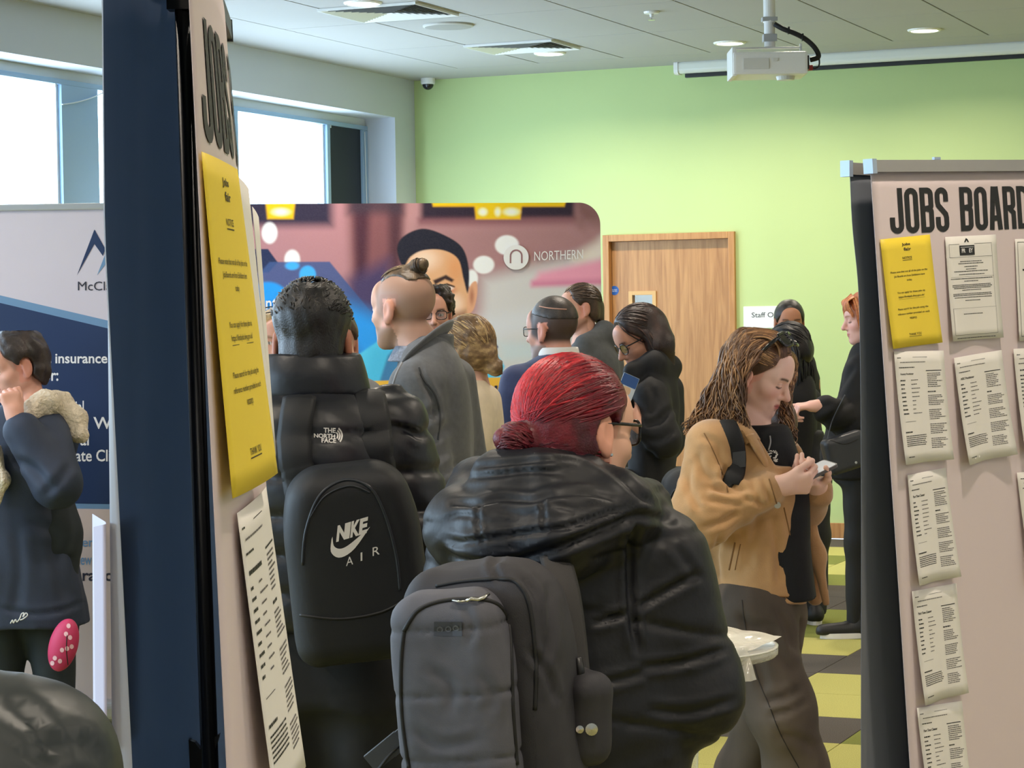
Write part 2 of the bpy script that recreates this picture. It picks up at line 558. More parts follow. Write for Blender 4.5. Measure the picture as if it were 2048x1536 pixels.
# a lit lobby behind the vision panel
struct('wall_lobby', MB().box((DX0 - .6, YB + 1.3, 0), (DX1 + .6, YB + 1.4, 2.6)).box((DX0 - .6, YB + .2, 2.5), (DX1 + .6, YB + 1.3, 2.6))
       .box((DX0 - .7, YB + .2, 0), (DX0 - .6, YB + 1.3, 2.6)).box((DX1 + .6, YB + .2, 0), (DX1 + .7, YB + 1.3, 2.6)).box((DX0 - .6, YB + .2, -.1), (DX1 + .6, YB + 1.3, 0)), M_wall, 'white lobby behind the door')
_ll = bpy.data.lights.new('lobby_lamp', 'AREA'); _ll.energy = 16; _ll.size = .3
_lo = bpy.data.objects.new('lobby_lamp', _ll); COL.objects.link(_lo); _lo.location = ((DX0 + DX1) / 2, YB + .75, 2.47)
# skirting boards
struct('baseboard_back', MB().box((XL, YB - .022, 0), (DX0, YB, .105), .003).box((DX1, YB - .022, 0), (XR, YB, .105), .003), M_oakf, 'oak skirting board')
struct('baseboard_left', MB().box((XL, YF, 0), (XL + .022, YB, .105), .003), M_oakf, 'oak skirting board')

# ---- blue round door sticker and staff sign
p = on_plane(1229, 581, 1, YB + .03)
sg = thing('door_sticker', 'small round blue notice stuck on the oak door', 'sign', (p[0], p[1] - .0005, p[2]))
a = np.linspace(0, 2 * math.pi, 32, endpoint=False)
def discxz(r, y0, y1, n=32):
    a = np.linspace(0, 2 * math.pi, n, endpoint=False)
    v = [(r * math.cos(t), y, r * math.sin(t)) for y in (y0, y1) for t in a]
    return v, [tuple(range(n - 1, -1, -1)), tuple(range(n, 2 * n))] + [(i, (i + 1) % n, n + (i + 1) % n, n + i) for i in range(n)]
MB().add(*discxz(.033, -.001, 0)).build('disc', mat('sticker_blue', (20, 88, 178), .4), sg)
W_ink = mat('white_ink', (236, 240, 244), .5)
for k, (s, zz) in enumerate((('Fire door', .006), ('keep shut', -.006))):
    print_on('lettering', fit_text(s, .042, .009, cx=0, y=zz - .0045, bold=.01), lambda V: np.stack([V[:, 0], np.full(len(V), -.0014), V[:, 1]], 1), W_ink, sg)
p = on_plane(1488, 657, 1, YB); p2 = on_plane(1488, 613, 1, YB)
sg = thing('staff_sign', 'white plastic wall sign reading Staff Only beside the door', 'sign', (p[0], YB, p[2]))
hh = p2[2] - p[2]; ww = .345
MB().box((0, -.012, 0), (ww, 0, hh), .006).build('plate', mat('sign_white', (232, 234, 232), .35), sg)
print_on('lettering', fit_text('Staff Only', .225, .046, cx=ww / 2, y=hh * .42, bold=.008), lambda V: np.stack([V[:, 0], np.full(len(V), -.0126), V[:, 1]], 1), mat('grey_ink', (70, 74, 78), .6), sg)

# ---- ceiling fittings
M_wplas = mat('white_plastic', (228, 228, 224), .35)
M_lamp = mat('downlight_glow', (255, 240, 215), .5, emit=(1.0, .86, .62), estr=9.0)
M_lamp.cycles.emission_sampling = 'NONE'
M_trim = mat('downlight_trim', (240, 238, 230), .4)
ring_o = MB().lathe([(.084, 0), (.084, -.010), (.094, -.012), (.104, -.006), (.106, 0)], n=28)
lamp_me = {}
def downlight(x, y, label, group=None):
    t = thing('downlight', label, 'ceiling light', (x, y, ZC), group=group)
    if not lamp_me:
        r = ring_o.build('trim_ring', M_trim, t, smooth=False); lamp_me['r'] = r.data
        g = MB().lathe([(.0839, -.001), (.0839, -.007), (.07, -.0085)], n=28).build('diffuser', M_lamp, t); lamp_me['g'] = g.data
    else:
        for nm, k in (('trim_ring', 'r'), ('diffuser', 'g')):
            q = bpy.data.objects.new(nm, lamp_me[k]); COL.objects.link(q); q.parent = t
    if 'l' not in lamp_me:
        L = bpy.data.lights.new('downlight_lamp', 'AREA'); L.shape = 'DISK'; L.size = .16; L.energy = LAMP_W; L.color = LAMP_COL; L.spread = math.radians(150)
        lamp_me['l'] = L
    q = bpy.data.objects.new('downlight_lamp', lamp_me['l']); COL.objects.link(q); q.parent = t; q.location = (0, 0, -.016)
    return t
for (x, y, lb) in ((-5.715, 14.12, 'round glowing downlight just in front of the slotted ceiling vent'), (-4.49, 14.17, 'round glowing downlight to the left of the projector pole'),
                   (-3.225, 14.15, 'round glowing downlight above the projection screen, right of the projector'), (-5.69, 11.34, 'round glowing downlight cut by the top of the picture')):
    downlight(x, y, lb)
xs = [-5.69, -3.22, -.75, 1.72, 3.4]
for y in (14.15, 11.34, 8.6, 5.85, 3.1, .35, -2.4):
    for x in xs:
        if (y > 14 and x < -3) or (y > 11 and x < -5.5): continue
        downlight(x, y, 'round glowing downlight in the ceiling outside the picture', 'ceiling downlights')

def vent(x0, y0, x1, y1, label):
    t = thing('ceiling_vent', label, 'vent', ((x0 + x1) / 2, (y0 + y1) / 2, ZC))
    hx, hy = (x1 - x0) / 2 - .006, (y1 - y0) / 2 - .006
    MB().box((-hx, -hy, -.003), (hx, hy, -.001)).build('backing', mat('vent_dark', (52, 52, 50), .8), t)
    n = 9
    for k in range(n):
        f0 = 1 - k / n; f1 = f0 - .62 / n
        a, b = hx * f0, hy * f0; c, e = hx * f1, hy * f1
        z0, z1 = -.006, -.016
        v = [(-a, -b, z1), (a, -b, z1), (a, b, z1), (-a, b, z1), (-c, -e, z0), (c, -e, z0), (c, e, z0), (-c, e, z0)]
        mb = MB().add(v, [(0, 1, 5, 4), (1, 2, 6, 5), (2, 3, 7, 6), (3, 0, 4, 7), (0, 4, 7, 3), (4, 0, 1, 5)][:4])
        mb.build('louvre_ring', M_wplas, t)
    MB().box((-hx - .006, -hy - .006, -.016), (hx + .006, -hy, -.001)).box((-hx - .006, hy, -.016), (hx + .006, hy + .006, -.001)).box((-hx - .006, -hy, -.016), (-hx, hy, -.001)).box((hx, -hy, -.016), (hx + .006, hy, -.001)).build('frame', M_wplas, t)
vent(-6.025, 13.42, -5.42, 13.92, 'square slotted ceiling vent behind the glowing downlight near the green wall')
vent(-6.025, 11.44, -5.42, 12.02, 'square slotted ceiling vent by the round speaker at the top')
sp = thing('ceiling_speaker', 'flat round grey ceiling speaker between the two vents', 'speaker', (-5.69, 12.46, ZC))
MB().lathe([(.150, -.001), (.150, -.010), (.140, -.014)], n=40).build('rim', mat('speaker_rim', (196, 194, 186), .5), sp)
MB().lathe([(.139, -.0141), (.10, -.017), (.0, -.018)], n=40).build('grille', mat('speaker_grille', (158, 156, 150), .7, bump=.5, bscale=700), sp)
p = on_plane(1303, 23, 2, ZC)
sd = thing('sprinkler_head', 'small white sprinkler head on the ceiling tile', 'sprinkler', (p[0], p[1], ZC))
MB().lathe([(.045, -.001), (.042, -.012), (.012, -.014), (.010, -.03), (.004, -.034)], n=20).build('rose', M_wplas, sd)
MB().lathe([(.0035, -.034), (.0035, -.046), (.022, -.047), (.022, -.049)], n=14).build('deflector', mat('chrome', (210, 210, 210), .15, 1.0), sd)
# dome camera in the corner
p = on_plane(856, 168, 1, YB - .12)
dc = thing('dome_camera', 'small white dome security camera in the corner by the green wall', 'camera', (p[0], p[1], ZC))
MB().lathe([(.052, -.001), (.052, -.035), (.047, -.045)], n=28).build('housing', M_wplas, dc, smooth=False)
MB().lathe([(.041, -.045)] + [(.041 * math.cos(a), -.045 - .04 * math.sin(a)) for a in np.linspace(0, 1.5, 9)], n=24).build('dome', mat('smoked_dome', (22, 24, 30), .12, spec=.6), dc, smooth=True)
# ------------------------------------------------------------------ projector and screen
M_blk = mat('black_plastic', (22, 22, 24), .4)
pj = at(1540, 131, 10.8)
pr = thing('projector', 'white ceiling projector hanging on a white pole', 'projector', (pj[0], pj[1], pj[2]), YAW)
MB().box((-.185, -.14, -.055), (.16, .14, .05), .012).build('body', M_wplas, pr)
MB().box((-.19, -.13, -.06), (-.168, .13, .075), .006).build('end_panel', M_wplas, pr)
MB().box((.152, -.10, -.03), (.172, .12, .035), .004).build('socket_panel', M_blk, pr)
MB().box((.17, -.05, -.03), (.195, -.02, -.005), .003).build('plug', mat('red_plug', (170, 60, 60), .5), pr)
MB().lathe([(.045, -.055), (.04, -.072), (.0, -.074)], (.07, -.02, 0), 20).build('lens', mat('pale_lens', (200, 202, 196), .3), pr)
MB().box((-.14, -.146, -.03), (-.02, -.14, .02), .002).box((.0, -.146, .005), (.02, -.142, .02), .001).build('front_seam', mat('plastic_off_white', (206, 206, 200), .5), pr)  # front strips in slightly greyer plastic
for x0, x1, y0, y1, z0, z1 in ((-.175, .15, -.012, .012, .078, .086), (-.175, -.165, -.012, .012, .05, .086), (.14, .15, -.012, .012, .05, .1)):
    MB().box((x0, y0, z0), (x1, y1, z1), .002).build('mount_arm', M_wplas, pr)
ztop = ZC - pj[2]
MB().lathe([(.026, .086), (.026, .2), (.03, .2), (.03, .215), (.028, .215), (.028, ztop)], n=20).build('pole', M_wplas, pr, smooth=False)
MB().lathe([(.07, ztop - .02), (.07, ztop)], n=24).build('ceiling_rose', M_wplas, pr)
MB().box((-.036, -.03, .205), (.036, .03, .225), .004).build('clamp', mat('clamp_grey', (170, 172, 172), .4), pr)
MB().box((-.032, -.034, .11), (.032, .034, .145), .004).build('clamp', mat('clamp_grey', (170, 172, 172), .4), pr)
cab = [(.02, -.03, .19), (.06, -.04, .165), (.11, -.04, .145), (.16, -.03, .12), (.20, -.03, .085), (.222, -.03, .05), (.22, -.03, .03), (.185, -.03, .02)]
def smooth_path(P, n=40):
    P = np.array(P, float); m = len(P); out = []
    for t in np.linspace(0, m - 1.0001, n):
        i = int(t); f = t - i
        p0, p1, p2, p3 = P[max(i - 1, 0)], P[i], P[min(i + 1, m - 1)], P[min(i + 2, m - 1)]
        out.append(.5 * (2 * p1 + (p2 - p0) * f + (2 * p0 - 5 * p1 + 4 * p2 - p3) * f * f + (3 * p1 - 3 * p2 + p3 - p0) * f ** 3))
    return np.array(out)
MB().tube(smooth_path(cab, 40), .012, 8).build('cable', mat('cable_black', (26, 26, 28), .6), pr, smooth=True)
MB().tube(smooth_path([(.222, -.035, .06), (.227, -.035, .0), (.21, -.035, -.02), (.19, -.035, -.018)], 20), .004, 6).build('cable', MATS['cable_black'], pr, smooth=True)
for i, q in enumerate(((.085, -.04, .17), (.15, -.035, .138))):
    MB().box((q[0] - .004, q[1] - .014, q[2] - .03), (q[0] + .004, q[1] + .014, q[2] + .004), .001).build('cable_tie', M_blk, pr)

s0 = on_plane(1352, 136, 1, YB - .12); sx1 = 2.2
zs = s0[2]
sc_ = thing('projection_screen', 'long white rolled-up projection screen case along the green wall', 'screen', ((s0[0] + sx1) / 2, YB - .12, zs))
hw = (sx1 - s0[0]) / 2
def rbar(x0, x1, hy, hz, r=.02, n=5):
    prof = []
    for cx, cy, a0 in ((hy - r, hz - r, 0), (-hy + r, hz - r, 90), (-hy + r, -hz + r, 180), (hy - r, -hz + r, 270)):
        for k in range(n + 1):
            a = math.radians(a0 + 90 * k / n); prof.append((cx + r * math.cos(a), cy + r * math.sin(a)))
    m = len(prof)
    return MB().add([(x, p[0], p[1]) for x in (x0, x1) for p in prof], [(i, (i + 1) % m, m + (i + 1) % m, m + i) for i in range(m)] + [tuple(range(m - 1, -1, -1)), tuple(range(m, 2 * m))])
rbar(-hw + .02, hw - .02, .05, .045, .03).build('case', mat('screen_case', (216, 218, 208), .35), sc_)
rbar(-hw, -hw + .03, .055, .05, .03).build('end_cap', M_wplas, sc_)
rbar(hw - .03, hw, .055, .05, .03).build('end_cap', M_wplas, sc_)
MB().box((-hw + .07, -.02, -.072), (hw - .07, .012, -.046), .004).build('bottom_bar', mat('black_bar', (16, 18, 16), .5), sc_)
for x in (-hw + .4, 0, hw - .4):
    MB().box((x - .03, .03, -.03), (x + .03, .12, .04), .003).build('wall_bracket', M_wplas, sc_)

# ------------------------------------------------------------------ printed fabric display wall (photo graphic with a portrait)
A_ = at(300, 405, 13.06); B_ = at(1200, 405, 13.65)
eN = B_ - A_; eN[2] = 0; LN = np.linalg.norm(eN); eN /= LN
nN = np.array([eN[1], -eN[0], 0])
topN = 2.215
nd = thing('display_wall', 'wide fabric display wall printed with a portrait photograph above a yellow band', 'display', (A_[0], A_[1], 0), math.atan2(eN[1], eN[0]))
# picture coordinates (photo pixels) -> panel metres, linear
def _panel(px, py):
    w = on_plane_pn(px, py, A_, nN) - A_
    return np.dot(w, eN), w[2] + A_[2]
(u0, v0), (u1, v1), (u2, v2) = _panel(515, 420), _panel(1195, 420), _panel(515, 800)
MU = np.linalg.inv(np.array([[u1 - u0, v1 - v0], [u2 - u0, v2 - v0]]))
def panel_to_px(u, v):
    ab = np.stack([u - u0, v - v0], -1) @ MU
    return 515 + ab[..., 0] * 680, 420 + ab[..., 1] * 380
def px_to_panel(V):
    V = np.asarray(V, float)
    a = (V[:, 0] - 515) / 680; b = (V[:, 1] - 420) / 380
    return np.stack([u0 + a * (u1 - u0) + b * (u2 - u0), v0 + a * (v1 - v0) + b * (v2 - v0)], 1)
def sd_poly(px, py, pts):
    P = np.array(pts, float); d = np.full(px.shape, 1e9); s = np.ones(px.shape)
    n = len(P)
    for i in range(n):
        a = P[i]; b = P[i - 1]
        ex, ey = b - a
        wx, wy = px - a[0], py - a[1]
        t = np.clip((wx * ex + wy * ey) / (ex * ex + ey * ey + 1e-9), 0, 1)
        d = np.minimum(d, (wx - ex * t) ** 2 + (wy - ey * t) ** 2)
        c1 = py >= a[1]; c2 = py < b[1]; c3 = ex * wy > ey * wx
        s = np.where((c1 & c2 & c3) | (~c1 & ~c2 & ~c3), -s, s)
    return s * np.sqrt(d)
def sd_ell(px, py, cx, cy, rx, ry):
    k = np.sqrt(((px - cx) / rx) ** 2 + ((py - cy) / ry) ** 2)
    return (k - 1) * min(rx, ry)
def crom(pts, n=6):
    P = np.array(pts, float); m = len(P); out = []
    for i in range(m):
        p0, p1, p2, p3 = P[i - 1], P[i], P[(i + 1) % m], P[(i + 2) % m]
        for f in np.linspace(0, 1, n, endpoint=False):
            out.append(.5 * (2 * p1 + (p2 - p0) * f + (2 * p0 - 5 * p1 + 4 * p2 - p3) * f * f + (3 * p1 - 3 * p2 + p3 - p0) * f ** 3))
    return out
nx, nz = 470, 400
us = np.linspace(0, LN, nx); zt = topN; zb = 0.02
vs_ = np.concatenate([np.linspace(zt, 1.05, 330), np.linspace(1.05, zb, 71)[1:]])
U, V = np.meshgrid(us, vs_)
PX, PY = panel_to_px(U, V)
Cc = np.zeros(U.shape + (3,)); Cc[:] = lin((176, 130, 132))
def lay(d, col, blur=1.0, op=1.0):
    a = np.clip(.5 - d / (2 * blur), 0, 1); a = a * a * (3 - 2 * a) * op
    Cc[:] = Cc * (1 - a[..., None]) + np.array(lin(col)) * a[..., None]
P_ = lambda *p: sd_poly(PX, PY, p)
# blurred railway carriage backdrop
lay(P_((200, 380), (700, 380), (700, 560), (200, 560)), (176, 126, 132), 30)
lay(P_((205, 390), (660, 390), (660, 452), (205, 452)), (52, 46, 66), 14)
lay(P_((690, 390), (800, 390), (790, 700), (705, 700)), (128, 82, 86), 18)
lay(P_((700, 392), (735, 392), (722, 700), (712, 700)), (78, 46, 58), 12)
lay(P_((770, 392), (800, 392), (792, 640), (775, 640)), (84, 54, 62), 12)
lay(P_((690, 385), (800, 385), (800, 428), (690, 428)), (66, 54, 66), 14, .8)
lay(P_((835, 385), (1150, 385), (1150, 440), (835, 444)), (50, 40, 54), 10)
lay(P_((830, 438), (1150, 436), (1150, 452), (830, 454)), (118, 66, 78), 10, .8)
lay(P_((1150, 385), (1230, 385), (1230, 470), (1150, 470)), (132, 94, 94), 14)
lay(P_((820, 455), (1210, 448), (1210, 560), (1000, 620), (820, 600)), (164, 122, 124), 26)
lay(P_((960, 560), (1210, 500), (1210, 480), (1210, 900), (940, 900)), (202, 198, 198), 24)
lay(P_((1140, 520), (1215, 470), (1215, 520), (1150, 540)), (226, 214, 204), 16, .8)
lay(P_((1075, 548), (1210, 520), (1215, 568), (1060, 572)), (226, 152, 176), 12)
lay(P_((1060, 566), (1210, 562), (1210, 574), (1060, 578)), (206, 110, 148), 8, .8)
lay(P_((950, 640), (1210, 600), (1210, 640), (960, 690)), (206, 208, 216), 22, .7)
lay(P_((990, 690), (1210, 690), (1210, 720), (1000, 730)), (186, 206, 214), 16, .6)
lay(P_((690, 560), (770, 520), (800, 700), (740, 790), (690, 720)), (74, 62, 96), 24)
# ceiling lamps and bokeh
for (x0, x1, y0, y1) in ((530, 588, 400, 438), (942, 1040, 400, 439), (856, 1130, 398, 413), (1075, 1130, 398, 409)):
    lay(P_((x0, y0), (x1, y0), (x1 - 4, y1), (x0 + 4, y1)), (250, 190, 30), 3.5)
for (x0, x1) in ((545, 575), (952, 968), (985, 995), (1004, 1032)):
    lay(sd_ell(PX, PY, (x0 + x1) / 2, 424, (x1 - x0) / 2, 7), (255, 246, 215), 5)
for (x, y, rx, ry) in ((538, 466, 15, 21), (582, 520, 15, 20), (1009, 492, 24, 20), (962, 532, 21, 18), (938, 560, 12, 18)):
    lay(sd_ell(PX, PY, x, y, rx, ry), (238, 236, 236), 3)
# blue geometric overlay
lay(P_((200, 498), (535, 498), (554, 525), (536, 545), (200, 545)), (44, 52, 84), 1.5)
lay(P_((200, 545), (520, 545), (538, 524), (655, 524), (748, 640), (758, 700), (740, 900), (200, 900)), (66, 86, 134), 2, .92)
lay(P_((640, 590), (760, 640), (768, 720), (738, 760), (700, 700)), (48, 146, 226), 26)
lay(sd_ell(PX, PY, 612, 550, 16, 18), (70, 170, 246), 3)
lay(sd_ell(PX, PY, 582, 532, 13, 8), (70, 170, 246), 3)
lay(sd_ell(PX, PY, 535, 614, 46, 50), (46, 150, 232), 4)
# portrait: jacket, neck, face, hair, ear, eye
lay(sd_poly(PX, PY, [(640, 790), (700, 720), (770, 672), (850, 650), (940, 640), (975, 690), (1005, 740), (985, 800), (640, 800)]), (84, 188, 224), 3)
lay(P_((735, 700), (790, 672), (770, 800), (720, 800)), (72, 172, 212), 14, .7)
lay(P_((938, 632), (968, 664), (992, 700), (985, 712), (972, 700), (960, 668), (930, 645)), (42, 52, 108), 1.5)
lay(P_((770, 715), (790, 690), (800, 790), (745, 795)), (60, 74, 130), 4, .7)
face = crom([(800, 530), (815, 512), (860, 498), (905, 506), (925, 540), (932, 590), (932, 640), (900, 690), (850, 700), (810, 660), (796, 600)])
lay(sd_poly(PX, PY, face), (214, 164, 124), 1.6)
lay(sd_ell(PX, PY, 842, 520, 26, 20), (236, 206, 184), 16, .8)
lay(sd_ell(PX, PY, 905, 540, 16, 30), (214, 140, 84), 14, .6)
lay(sd_ell(PX, PY, 905, 612, 14, 18), (240, 210, 190), 12, .7)
lay(P_((800, 650), (840, 640), (925, 625), (930, 650), (890, 700), (820, 700)), (130, 92, 78), 10, .8)
lay(sd_poly(PX, PY, crom([(800, 535), (788, 500), (800, 474), (838, 458), (880, 470), (918, 496), (932, 540), (930, 590), (921, 560), (910, 520), (880, 502), (840, 502), (815, 515)])), (38, 38, 50), 1.8)
lay(sd_poly(PX, PY, crom([(936, 572), (947, 566), (949, 590), (942, 622), (930, 630), (929, 596)])), (214, 158, 124), 1.5)
lay(sd_ell(PX, PY, 938, 596, 4, 14), (160, 98, 76), 4, .8)
lay(P_((860, 563), (886, 552), (902, 562), (898, 567), (884, 561), (864, 572)), (58, 42, 42), 2.5)
lay(sd_ell(PX, PY, 888, 584, 18, 9), (190, 112, 82), 5, .7)
lay(sd_ell(PX, PY, 887, 579, 13, 5), (226, 214, 208), 2)
lay(sd_ell(PX, PY, 889, 579, 5, 5), (60, 38, 32), 2)
lay(P_((808, 572), (830, 560), (848, 566), (846, 571), (830, 567), (812, 578)), (58, 42, 42), 2.5)
lay(sd_ell(PX, PY, 828, 582, 12, 5), (226, 214, 208), 2)
lay(sd_ell(PX, PY, 829, 582, 5, 5), (60, 38, 32), 2)
lay(P_((850, 575), (858, 575), (866, 618), (852, 628), (842, 620)), (190, 136, 104), 8, .7)
lay(P_((828, 650), (858, 645), (884, 650), (858, 660)), (168, 92, 84), 4, .9)
lay(P_((872, 575), (888, 569), (904, 575), (903, 578), (888, 573), (873, 578)), (54, 36, 34), 1.5)
# yellow band along the bottom
lay(P_((200, 772), (1210, 760), (1210, 2000), (200, 2000)), (222, 172, 66), 1.2)
Cc = np.clip(Cc * 1.22, 0, .95)
Cc += (np.random.RandomState(3).rand(nz, nx, 1) - .5) * .012
# rounded corners: mask grid to a rounded rectangle by pulling corner points in
Rr = .13
Uo, Vo = U.copy(), V.copy()
for (cx, sx) in ((LN - Rr, 1), (Rr, -1)):
    m = ((Uo - cx) * sx > 0) & (Vo > zt - Rr)
    du = (Uo - cx) * sx; dv = Vo - (zt - Rr)
    mx = np.maximum(du, dv); r = np.sqrt(du ** 2 + dv ** 2) + 1e-9
    f = np.where(m, mx / r, 1)
    U = np.where(m, cx + sx * du * f, U); V = np.where(m, zt - Rr + dv * f, V)
Yf = -.012 * np.sin(np.pi * np.clip(U / LN, 0, 1)) - .003 * np.exp(-((U - LN + .1) / .06) ** 2) * np.exp(-((V - topN + .1) / .12) ** 2) * np.sin(V * 50 + U * 40)
Vg = np.stack([U, Yf, V], -1).reshape(-1, 3)
idx = np.arange(nx * nz).reshape(nz, nx)
Fg = np.stack([idx[:-1, :-1], idx[1:, :-1], idx[1:, 1:], idx[:-1, 1:]], -1).reshape(-1, 4)
M_print = mat('printed_fabric', (200, 200, 200), .75, attr=True, bump=.15, bscale=900, spec=.2)
mesh_np('printed_fabric', Vg, Fg, M_print, nd, True, cols=Cc.reshape(-1, 3))
# frame body behind the fabric
fb = MB()
n = 8
out = [(0, 0.0), (LN, 0.0)] + [(LN - Rr + Rr * math.cos(a), zt - Rr + Rr * math.sin(a)) for a in np.linspace(0, math.pi / 2, n)] + [(Rr - Rr * math.sin(a), zt - Rr + Rr * math.cos(a)) for a in np.linspace(0, math.pi / 2, n)]
m_ = len(out)
fb.add([(x, y, z) for y in (.003, .05) for (x, z) in out], [tuple(range(m_ - 1, -1, -1)), tuple(range(m_, 2 * m_))] + [(i, (i + 1) % m_, m_ + (i + 1) % m_, m_ + i) for i in range(m_)])
fb.build('frame', mat('display_edge', (226, 220, 214), .7), nd)
for x in (.15, LN - .25):
    MB().box((x, -.16, 0), (x + .07, .2, .018), .004).build('foot', mat('steel_grey', (120, 122, 126), .4, .6), nd)
SN = lambda V: np.stack([px_to_panel(V)[:, 0], np.full(len(V), -.0165), px_to_panel(V)[:, 1]], 1)
def flip(sh, y):   # lettering drawn y-up -> picture y-down about baseline y
    V, Fc = sh; V = V.copy(); V[:, 1] = y - V[:, 1]; return V, Fc
M_inkw = mat('print_white', (240, 238, 238), .7)
M_inkm = mat('print_mauve', (150, 110, 112), .7)
print_on('logo_disc', disc2d(1027, 517, 25.5, 25.5, 40), SN, M_inkw, nd)
ln = [[(1015.5, 529), (1015.5, 514)] + [(1027 - 11.5 * math.cos(a), 514 - 11.5 * math.sin(a)) for a in np.linspace(0, math.pi, 14)] + [(1038.5, 514), (1038.5, 529)]]
print_on('logo_mark', strokes2d(ln, 3.2), lambda V: SN(V) + np.array([0, -.001, 0]), M_inkm, nd)
Vt, Ft = fit_text('NORTHERN', 100, 19, x0=1064, y=0, bold=-.004)
Vt = Vt.copy(); Vt[:, 1] = 524.5 - Vt[:, 1] - (Vt[:, 0] - 1064) * .04
print_on('lettering', (Vt, Ft), SN, M_inkw, nd)
# only the words the photograph shows
Vt, Ft = fit_text('ant l', 46, 27, x0=518, y=0, bold=.012)
Vt = Vt.copy(); Vt[:, 1] = 620 - Vt[:, 1] - (Vt[:, 0] - 518) * .02
print_on('lettering', (Vt, Ft), SN, M_inkw, nd)
Vt, Ft = fit_text('k/', 30, 26, x0=984, y=0, bold=.03)
Vt = Vt.copy(); Vt[:, 1] = 805 - Vt[:, 1]
print_on('lettering', (Vt, Ft), SN, mat('print_navy', (40, 40, 60), .7), nd)

# ------------------------------------------------------------------ roll-up insurance banner by the windows
M_alu = mat('satin_aluminium', (198, 200, 204), .35, .7)
bA = at(-25, 420, 8.85); bB = at(315, 420, 8.85)
eB = bB - bA; eB[2] = 0; LB = np.linalg.norm(eB); eB /= LB
topB = bA[2] + .02
rb = thing('roll_up_banner', 'white and navy roll-up banner with mountain logo beside the windows', 'banner', (bA[0], bA[1], 0), math.atan2(eB[1], eB[0]))
def bpx(px, py):
    n = np.array([eB[1], -eB[0], 0]); w = on_plane_pn(px, py, bA, n) - np.array([bA[0], bA[1], 0])
    return np.dot(w, eB), w[2]
def SB(V, off=-.0025):
    q = np.array([bpx(*p) for p in V]); return np.stack([q[:, 0], np.full(len(q), off), q[:, 1]], 1)
MB().box((0, -.001, .06), (LB, .001, topB - .02)).build('panel', mat('banner_lilac_white', (214, 204, 214), .5, var=.01), rb)
MB().box((-.005, -.012, topB - .025), (LB + .005, .012, topB), .004).build('top_rail', M_alu, rb)
rbar(-.01, LB + .01, .055, .045, .03)
o = rbar(-.01, LB + .01, .055, .045, .03).build('base_cassette', M_alu, rb); o.location.z = .048
MB().tube([(LB / 2, .03, .05), (LB / 2, .012, topB - .01)], .008, 8).build('pole', M_alu, rb)
M_navy = mat('banner_navy', (30, 52, 92), .5)
M_steel = mat('banner_steel_blue', (112, 148, 184), .5)
def hpoly(name, pts, m, off): print_on(name, poly2d(pts), lambda V: SB(V, off), m, rb)
hpoly('navy_field', [(-24, 585), (314, 664), (314, 1019), (-24, 1015)], M_steel, -.0015)
hpoly('navy_field', [(-24, 600), (314, 680), (314, 1009), (-24, 1005)], M_navy, -.002)
M_sand = mat('banner_sand', (208, 190, 184), .5)
hpoly('sand_field', [(-24, 1016), (314, 1020), (314, 1700), (-24, 1700)], M_sand, -.0018)
hpoly('logo_mark', [(154, 551), (189, 459), (211, 498), (206, 512), (189, 488)], M_navy, -.0024)
hpoly('logo_mark', [(194, 551), (214, 500), (234, 459), (270, 551), (234, 492), (216, 522)], M_steel, -.0022)
def bline(s, x0, x1, y, h, m, bold=.0, slope=0.0):
    Vt, Ft = fit_text(s, x1 - x0, h, x0=x0, y=0, bold=bold); Vt = Vt.copy(); Vt[:, 1] = y - Vt[:, 1] + (Vt[:, 0] - x0) * slope
    print_on('lettering', (Vt, Ft), lambda V: SB(V, -.0028), m, rb)
M_inkd = mat('print_dark', (46, 46, 62), .6)
bline('McClarrons', 156, 282, 581, 18, M_inkd)
bline('Specialist insurance', 2, 215, 733, 27, M_inkw, .02)
bline('for:', 80, 117, 762, 24, M_inkw, .02)
bline('Commercial', 62, 168, 825, 24, M_inkw, .015)
bline('Financial Wealth', 62, 290, 858, 24, M_inkw, .015)
bline('Rural', 118, 178, 891, 24, M_inkw, .015)
bline('Private Clients', 110, 268, 923, 24, M_inkw, .015)
bline('Management', 60, 200, 1099, 24, M_steel, .015)
bline('Renew', 132, 184, 1130, 22, M_steel, .015)
bline('insurance', 110, 240, 1162, 22, M_inkd, .02)
# ------------------------------------------------------------------ the two double-sided jobs boards and their notices
M_vinyl = mat('board_pinkish_white', (222, 206, 208), .45, spec=.35)
M_back = mat('board_grey_back', (112, 116, 124), .5, spec=.5)
M_ink = mat('ink_black', (30, 30, 32), .6)
M_ink2 = mat('ink_soft', (96, 92, 92), .7)
M_yel = mat('yellow_card', (246, 216, 62), .55)
M_pap = mat('white_paper', (236, 232, 226), .6)

